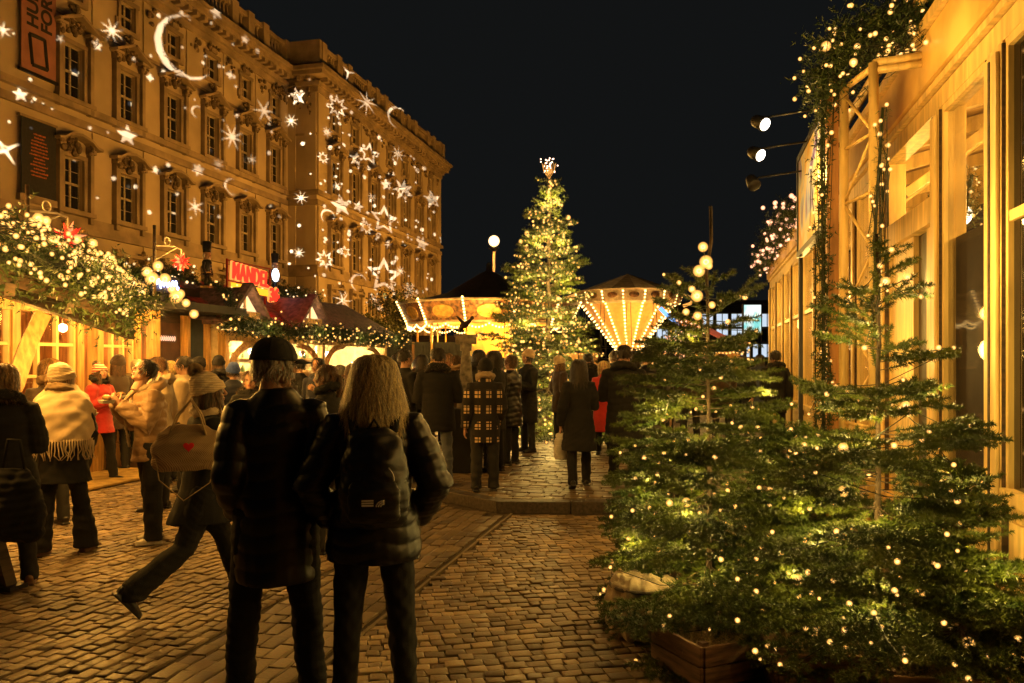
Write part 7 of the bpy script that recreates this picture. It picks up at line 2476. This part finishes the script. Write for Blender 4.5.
m = MB(); m.b2(-.03, .03, -.05, 0, -.06, 1.04); m.b2(-.03, .03, 1.9, 1.95, -.06, 1.04); m.b2(-.03, .03, 0, 1.9, -.06, -.0); m.b2(-.03, .03, 0, 1.9, .98, 1.04); m.build('frame', BLACK, pbn)
m = MB(); m.b2(-.02, .02, .02, .10, -2.6, -.07); m.b2(-.02, .02, 1.8, 1.88, -2.78, -.07); m.build('leg', BLACK, pbn)
# spotlights on arms
bx, by = pbn.location.x, pbn.location.y
for i, (yy, zz_, on, lab) in enumerate(((.55, 4.05, 1, 'topmost of the three arm spotlights at the picture banner, lit'), (1.1, 3.90, 1, 'middle of the three arm spotlights at the picture banner, lit'), (1.6, 3.72, 0, 'lowest of the three arm spotlights at the picture banner, dark'))):
    t = thing('spotlight', lab, 'spotlight', (bx - .02, by + yy, zz_), 0, 'spotlights on arms along the banner')
    m = MB(); m.tube([(0, 0, 0), (-.46, -.05, -.06)], .010, 6); m.build('arm', BLACK, t)
    hd = Matrix.Translation((-.50, -.05, -.10)) @ Matrix.Rotation(R(-50 if on else -20), 4, 'Y') @ Matrix.Rotation(R(-40), 4, 'X')
    m = MB(); m.lathe([(.035, .09), (.055, .06), (.07, -.07), (.062, -.075)], (0, 0, 0), 14); m.v = [tuple(hd @ Vector(q)) for q in m.v]; m.build('housing', BLACK, t)
    if on:
        m = MB(); m.lathe([(.058, -.079), (.001, -.0795)], (0, 0, 0), 14); m.ball((0, 0, -.078), .056, 12, 6, 0, (1, 1, .35)); m.v = [tuple(hd @ Vector(q)) for q in m.v]; m.build('lens', emat('spot_lens', (1, .9, .75), 9), t)
        p0 = Vector((bx - .5, by + yy - .05, zz_ - .2))
        light('SPOT', p0, 6, (1, .8, .5), .04, spot_size=R(80), spot_blend=.5, to=(bx + .3, by + yy + .1, 3.2))
# garlands on the truss and fascia
g_, p1 = garland('thick fir garland draped over the truss top and pavilion corner', [P(829, 96, 6.7), P(833, 52, 6.6), P(868, 30, 6.35), P(912, 18, 6.1), P(952, 4, 5.9)], .27, 71, dens=3.4, L=.075, w=.014, bulbs=110)
string_lights('warm fairy lights in the garland over the truss top', p1, .011, big=.06)
g_, p2 = garland('narrow fir garland hanging down beside the picture banner', [(1.0, 7.05, 4.1), (.99, 7.1, 3.4), (1.0, 7.1, 2.4), (1.0, 7.1, .9)], .10, 72, dens=3, L=.05, w=.012, bulbs=26)
string_lights('sparse fairy lights in the hanging garland beside the banner', p2, .010)
g_, p3 = garland('fir garland with bulbs along the far eave of the pavilion', [(XP - .25, 13.4, 4.15), (XP - .28, 15.5, 4.2), (XP - .25, 18, 4.15), (XP - .28, 20.8, 4.1)], .30, 73, dens=1.3, L=.08, w=.012, bulbs=150)
string_lights('dense warm fairy lights on the far pavilion eave', p3, .022, wires=False, mat_=emat('pink_bulb_glow', (1, .42, .22), 2.6, soft=2.0))
g_, p4 = garland('thin fir garland with lights tied down the truss tube', [(1.33, 6.45, 3.6), (1.28, 6.5, 2.6), (1.3, 6.4, 1.8)], .07, 74, dens=2.0, L=.04, w=.005, bulbs=30)
string_lights('fairy lights tied down the truss tube', p4, .010)
# lights that wash the pavilion front: the strings on trees and eaves
for (x, y, z, e) in ((1.05, 3.4, 2.0, 24), (1.15, 5.0, 2.3, 40), (.8, 5.6, 3.5, 40), (1.1, 7.4, 1.8, 40), (.9, 7.6, 3.4, 38), (1.2, 10, 2.6, 22), (1.2, 13.5, 2.8, 28), (1.2, 17, 2.8, 30), (1.2, 20, 2.6, 20)):
    light('POINT', (x, y, z), e, (1, .62, .22), .1)

# ================================================================== foreground firs
fg = [
 ('foreground fir with long bare leader in the wooden crate, centre right', 709, 4.95, 2.50, .90, 201, 24, 170, .6),
 ('foreground fir with upswept top branches before the pavilion windows', 878, 4.25, 2.22, .86, 202, 21, 180, 1.2),
 ('low bushy fir in the cloth wrapped pot, leaning out left of the crate', 674, 5.25, 1.05, .52, 203, 15, 80, .2),
 ('dark dense fir at the lower right corner by the pavilion', 962, 4.0, .98, .50, 204, 16, 60, .2),
 ('low fir filling the gap between the two tall foreground firs', 795, 4.75, 1.12, .60, 205, 16, 110, .2),
]
for (lab, px, d, h_, r_, sd, wh, nb_, le) in fg:
    base = G(px, d, .16)
    rt_, b_, M_ = spruce(lab, base, h_, r_, sd, wh, .034, .0048, 900, twig=.17, tw_gap=.62, leader=le, bulbs=nb_, trunk_r=.022, nb=(8, 10), low=.015, pw=.85 if sd < 203 else .6, group='foreground firs', bare=sd == 201, topcut={201: .70, 202: .66}.get(sd, 1), sparse={201: .80, 202: .92}.get(sd))
    string_lights('warm fairy lights on the ' + lab.split(',')[0], b_, .0088, order=helix(base, 6), wire=.0026, big=.06)
    if sd in (201, 202):  # tall ones
        # the leader carries its own bulbs
        for (z, q, e) in ((.4, .6, 7), (.8, .5, 7), (1.2, .4, 6), (1.7, .25, 3)):
            light('POINT', base + Vector((-.12, 0, z)) - FWD * q * .45, e, (1, .70, .26), .03)
            light('POINT', base + Vector((.1, 0, z)) + RIGHT * q * .6 + Vector((0, 0, .15)), e, (1, .70, .26), .03)
            light('POINT', base + Vector((0, 0, z)) - RIGHT * q * .75, e, (1, .70, .26), .03)
    else:
        light('POINT', base + Vector((0, 0, .6)) - FWD * .4, 6, (1, .70, .26), .03)
        light('POINT', base + Vector((0, 0, .9)), 6, (1, .70, .26), .03)


def crate(label, c, w_, l_, h_, rz):
    t = thing('wooden_crate', label, 'crate', c, rz, 'wooden crates under the firs')
    m = MB()
    for k in range(2):
        z0 = k * h_ / 2 + .004; z1 = (k + 1) * h_ / 2 - .004
        for s_ in (-1, 1):
            m.b2(-w_ / 2, w_ / 2, s_ * l_ / 2 - .011, s_ * l_ / 2 + .011, z0, z1)
            m.b2(s_ * w_ / 2 - .011, s_ * w_ / 2 + .011, -l_ / 2 + .012, l_ / 2 - .012, z0, z1)
    m.build('side_board', WOODC, t, .003)
    m = MB()
    for a in (-1, 1):
        for b in (-1, 1): m.b2(a * (w_ / 2 - .035) - .02, a * (w_ / 2 - .035) + .02, b * (l_ / 2 - .035) - .02, b * (l_ / 2 - .035) + .02, 0, h_ + .01)
    m.build('corner_block', WOODC, t)
    rgn = np.random.default_rng(3); n = 700
    T0 = np.stack([rgn.uniform(-w_ / 2 + .04, w_ / 2 - .04, n), rgn.uniform(-l_ / 2 + .04, l_ / 2 - .04, n), rgn.uniform(h_ * .75, h_ * .92, n)], 1); T1 = T0 + rgn.normal(0, .04, (n, 3)) * np.array([1, 1, .3])
    V_, F_ = needles(T0, T1, 6, .07, .004, 7); numesh('straw', V_, F_, pmat('straw', (.45, .33, .14), .8), t)
    m = MB(); m.b2(-w_ / 2 + .02, w_ / 2 - .02, -l_ / 2 + .02, l_ / 2 - .02, .02, h_ * .78); m.build('soil', pmat('soil', (.03, .02, .012), .95, bump=.8), t)


WOODC = pmat('crate_wood', (.18, .095, .045), .7, var=.35, scale=3, stretch=(1.5, 1.5, 12), bump=.4)
crate('weathered wooden crate with straw at the foot of the nearest fir, left one', G(722, 4.45, .012), .44, .62, .22, R(-52))
crate('wooden crate in shadow under the middle of the foreground firs', G(822, 4.25, .012), .46, .60, .22, R(-80))
crate('wooden crate at the lower right corner by the pavilion', G(930, 3.95, .012), .46, .56, .22, R(-85))
t = thing('wrapped_pot', 'large plant pot wrapped in cream cloth behind the nearest crate', 'pot', G(643, 5.0, .012), .2)
m = MB(); m.loft([((0, 0, 0), .20, .20), ((0, 0, .02), .215, .215), ((0, 0, .16), .23, .225), ((0, 0, .32), .20, .20), ((0, 0, .35), .15, .15)], 28)
me = remesh(m, .009, 1); displace(me, lambda V: wrinkle(V, .014, 22, 8) + .01 * np.sin(np.arctan2(V[:, 1], V[:, 0]) * 11)); obj_from(me, 'cloth_wrap', C['beige'], t)
m = MB(); m.tube([(math.cos(a) * .205, math.sin(a) * .205, .30) for a in [i / 20 * 2 * math.pi for i in range(21)]], .012, 6); m.build('tie', C['brown'], t)
light('POINT', G(630, 4.5, .7), 2.5, (1, .6, .25), .05)  # lamp added to brighten the wrapped pot; no fixture there
# overhead string with bulbs near the bare leader
pts = [P(x, y, 4.9) for x, y in ((699, 271), (692, 289), (709, 266), (706, 262), (697, 296), (712, 305), (686, 312), (722, 300), (745, 297), (728, 322), (703, 247))]
string_lights('handful of bulbs around the bare leader of the centre right fir', pts, .0125, big=.25, order=lambda p: p.z)
# added point lights that brighten people and ground in front, with no fixtures
light('POINT', (-4.9, 3.3, 2.9), 26, (1, .55, .15), .2)
light('POINT', (-6.5, 10.5, 3.4), 200, (1, .50, .12), .3)
light('POINT', (-1.5, 12.5, 3.4), 100, (1, .52, .14), .3)
light('POINT', (-7.2, 6.5, 3.2), 170, (1, .50, .12), .3)
light('POINT', (-.4, 6.2, 3.4), 80, (1, .52, .13), .3)
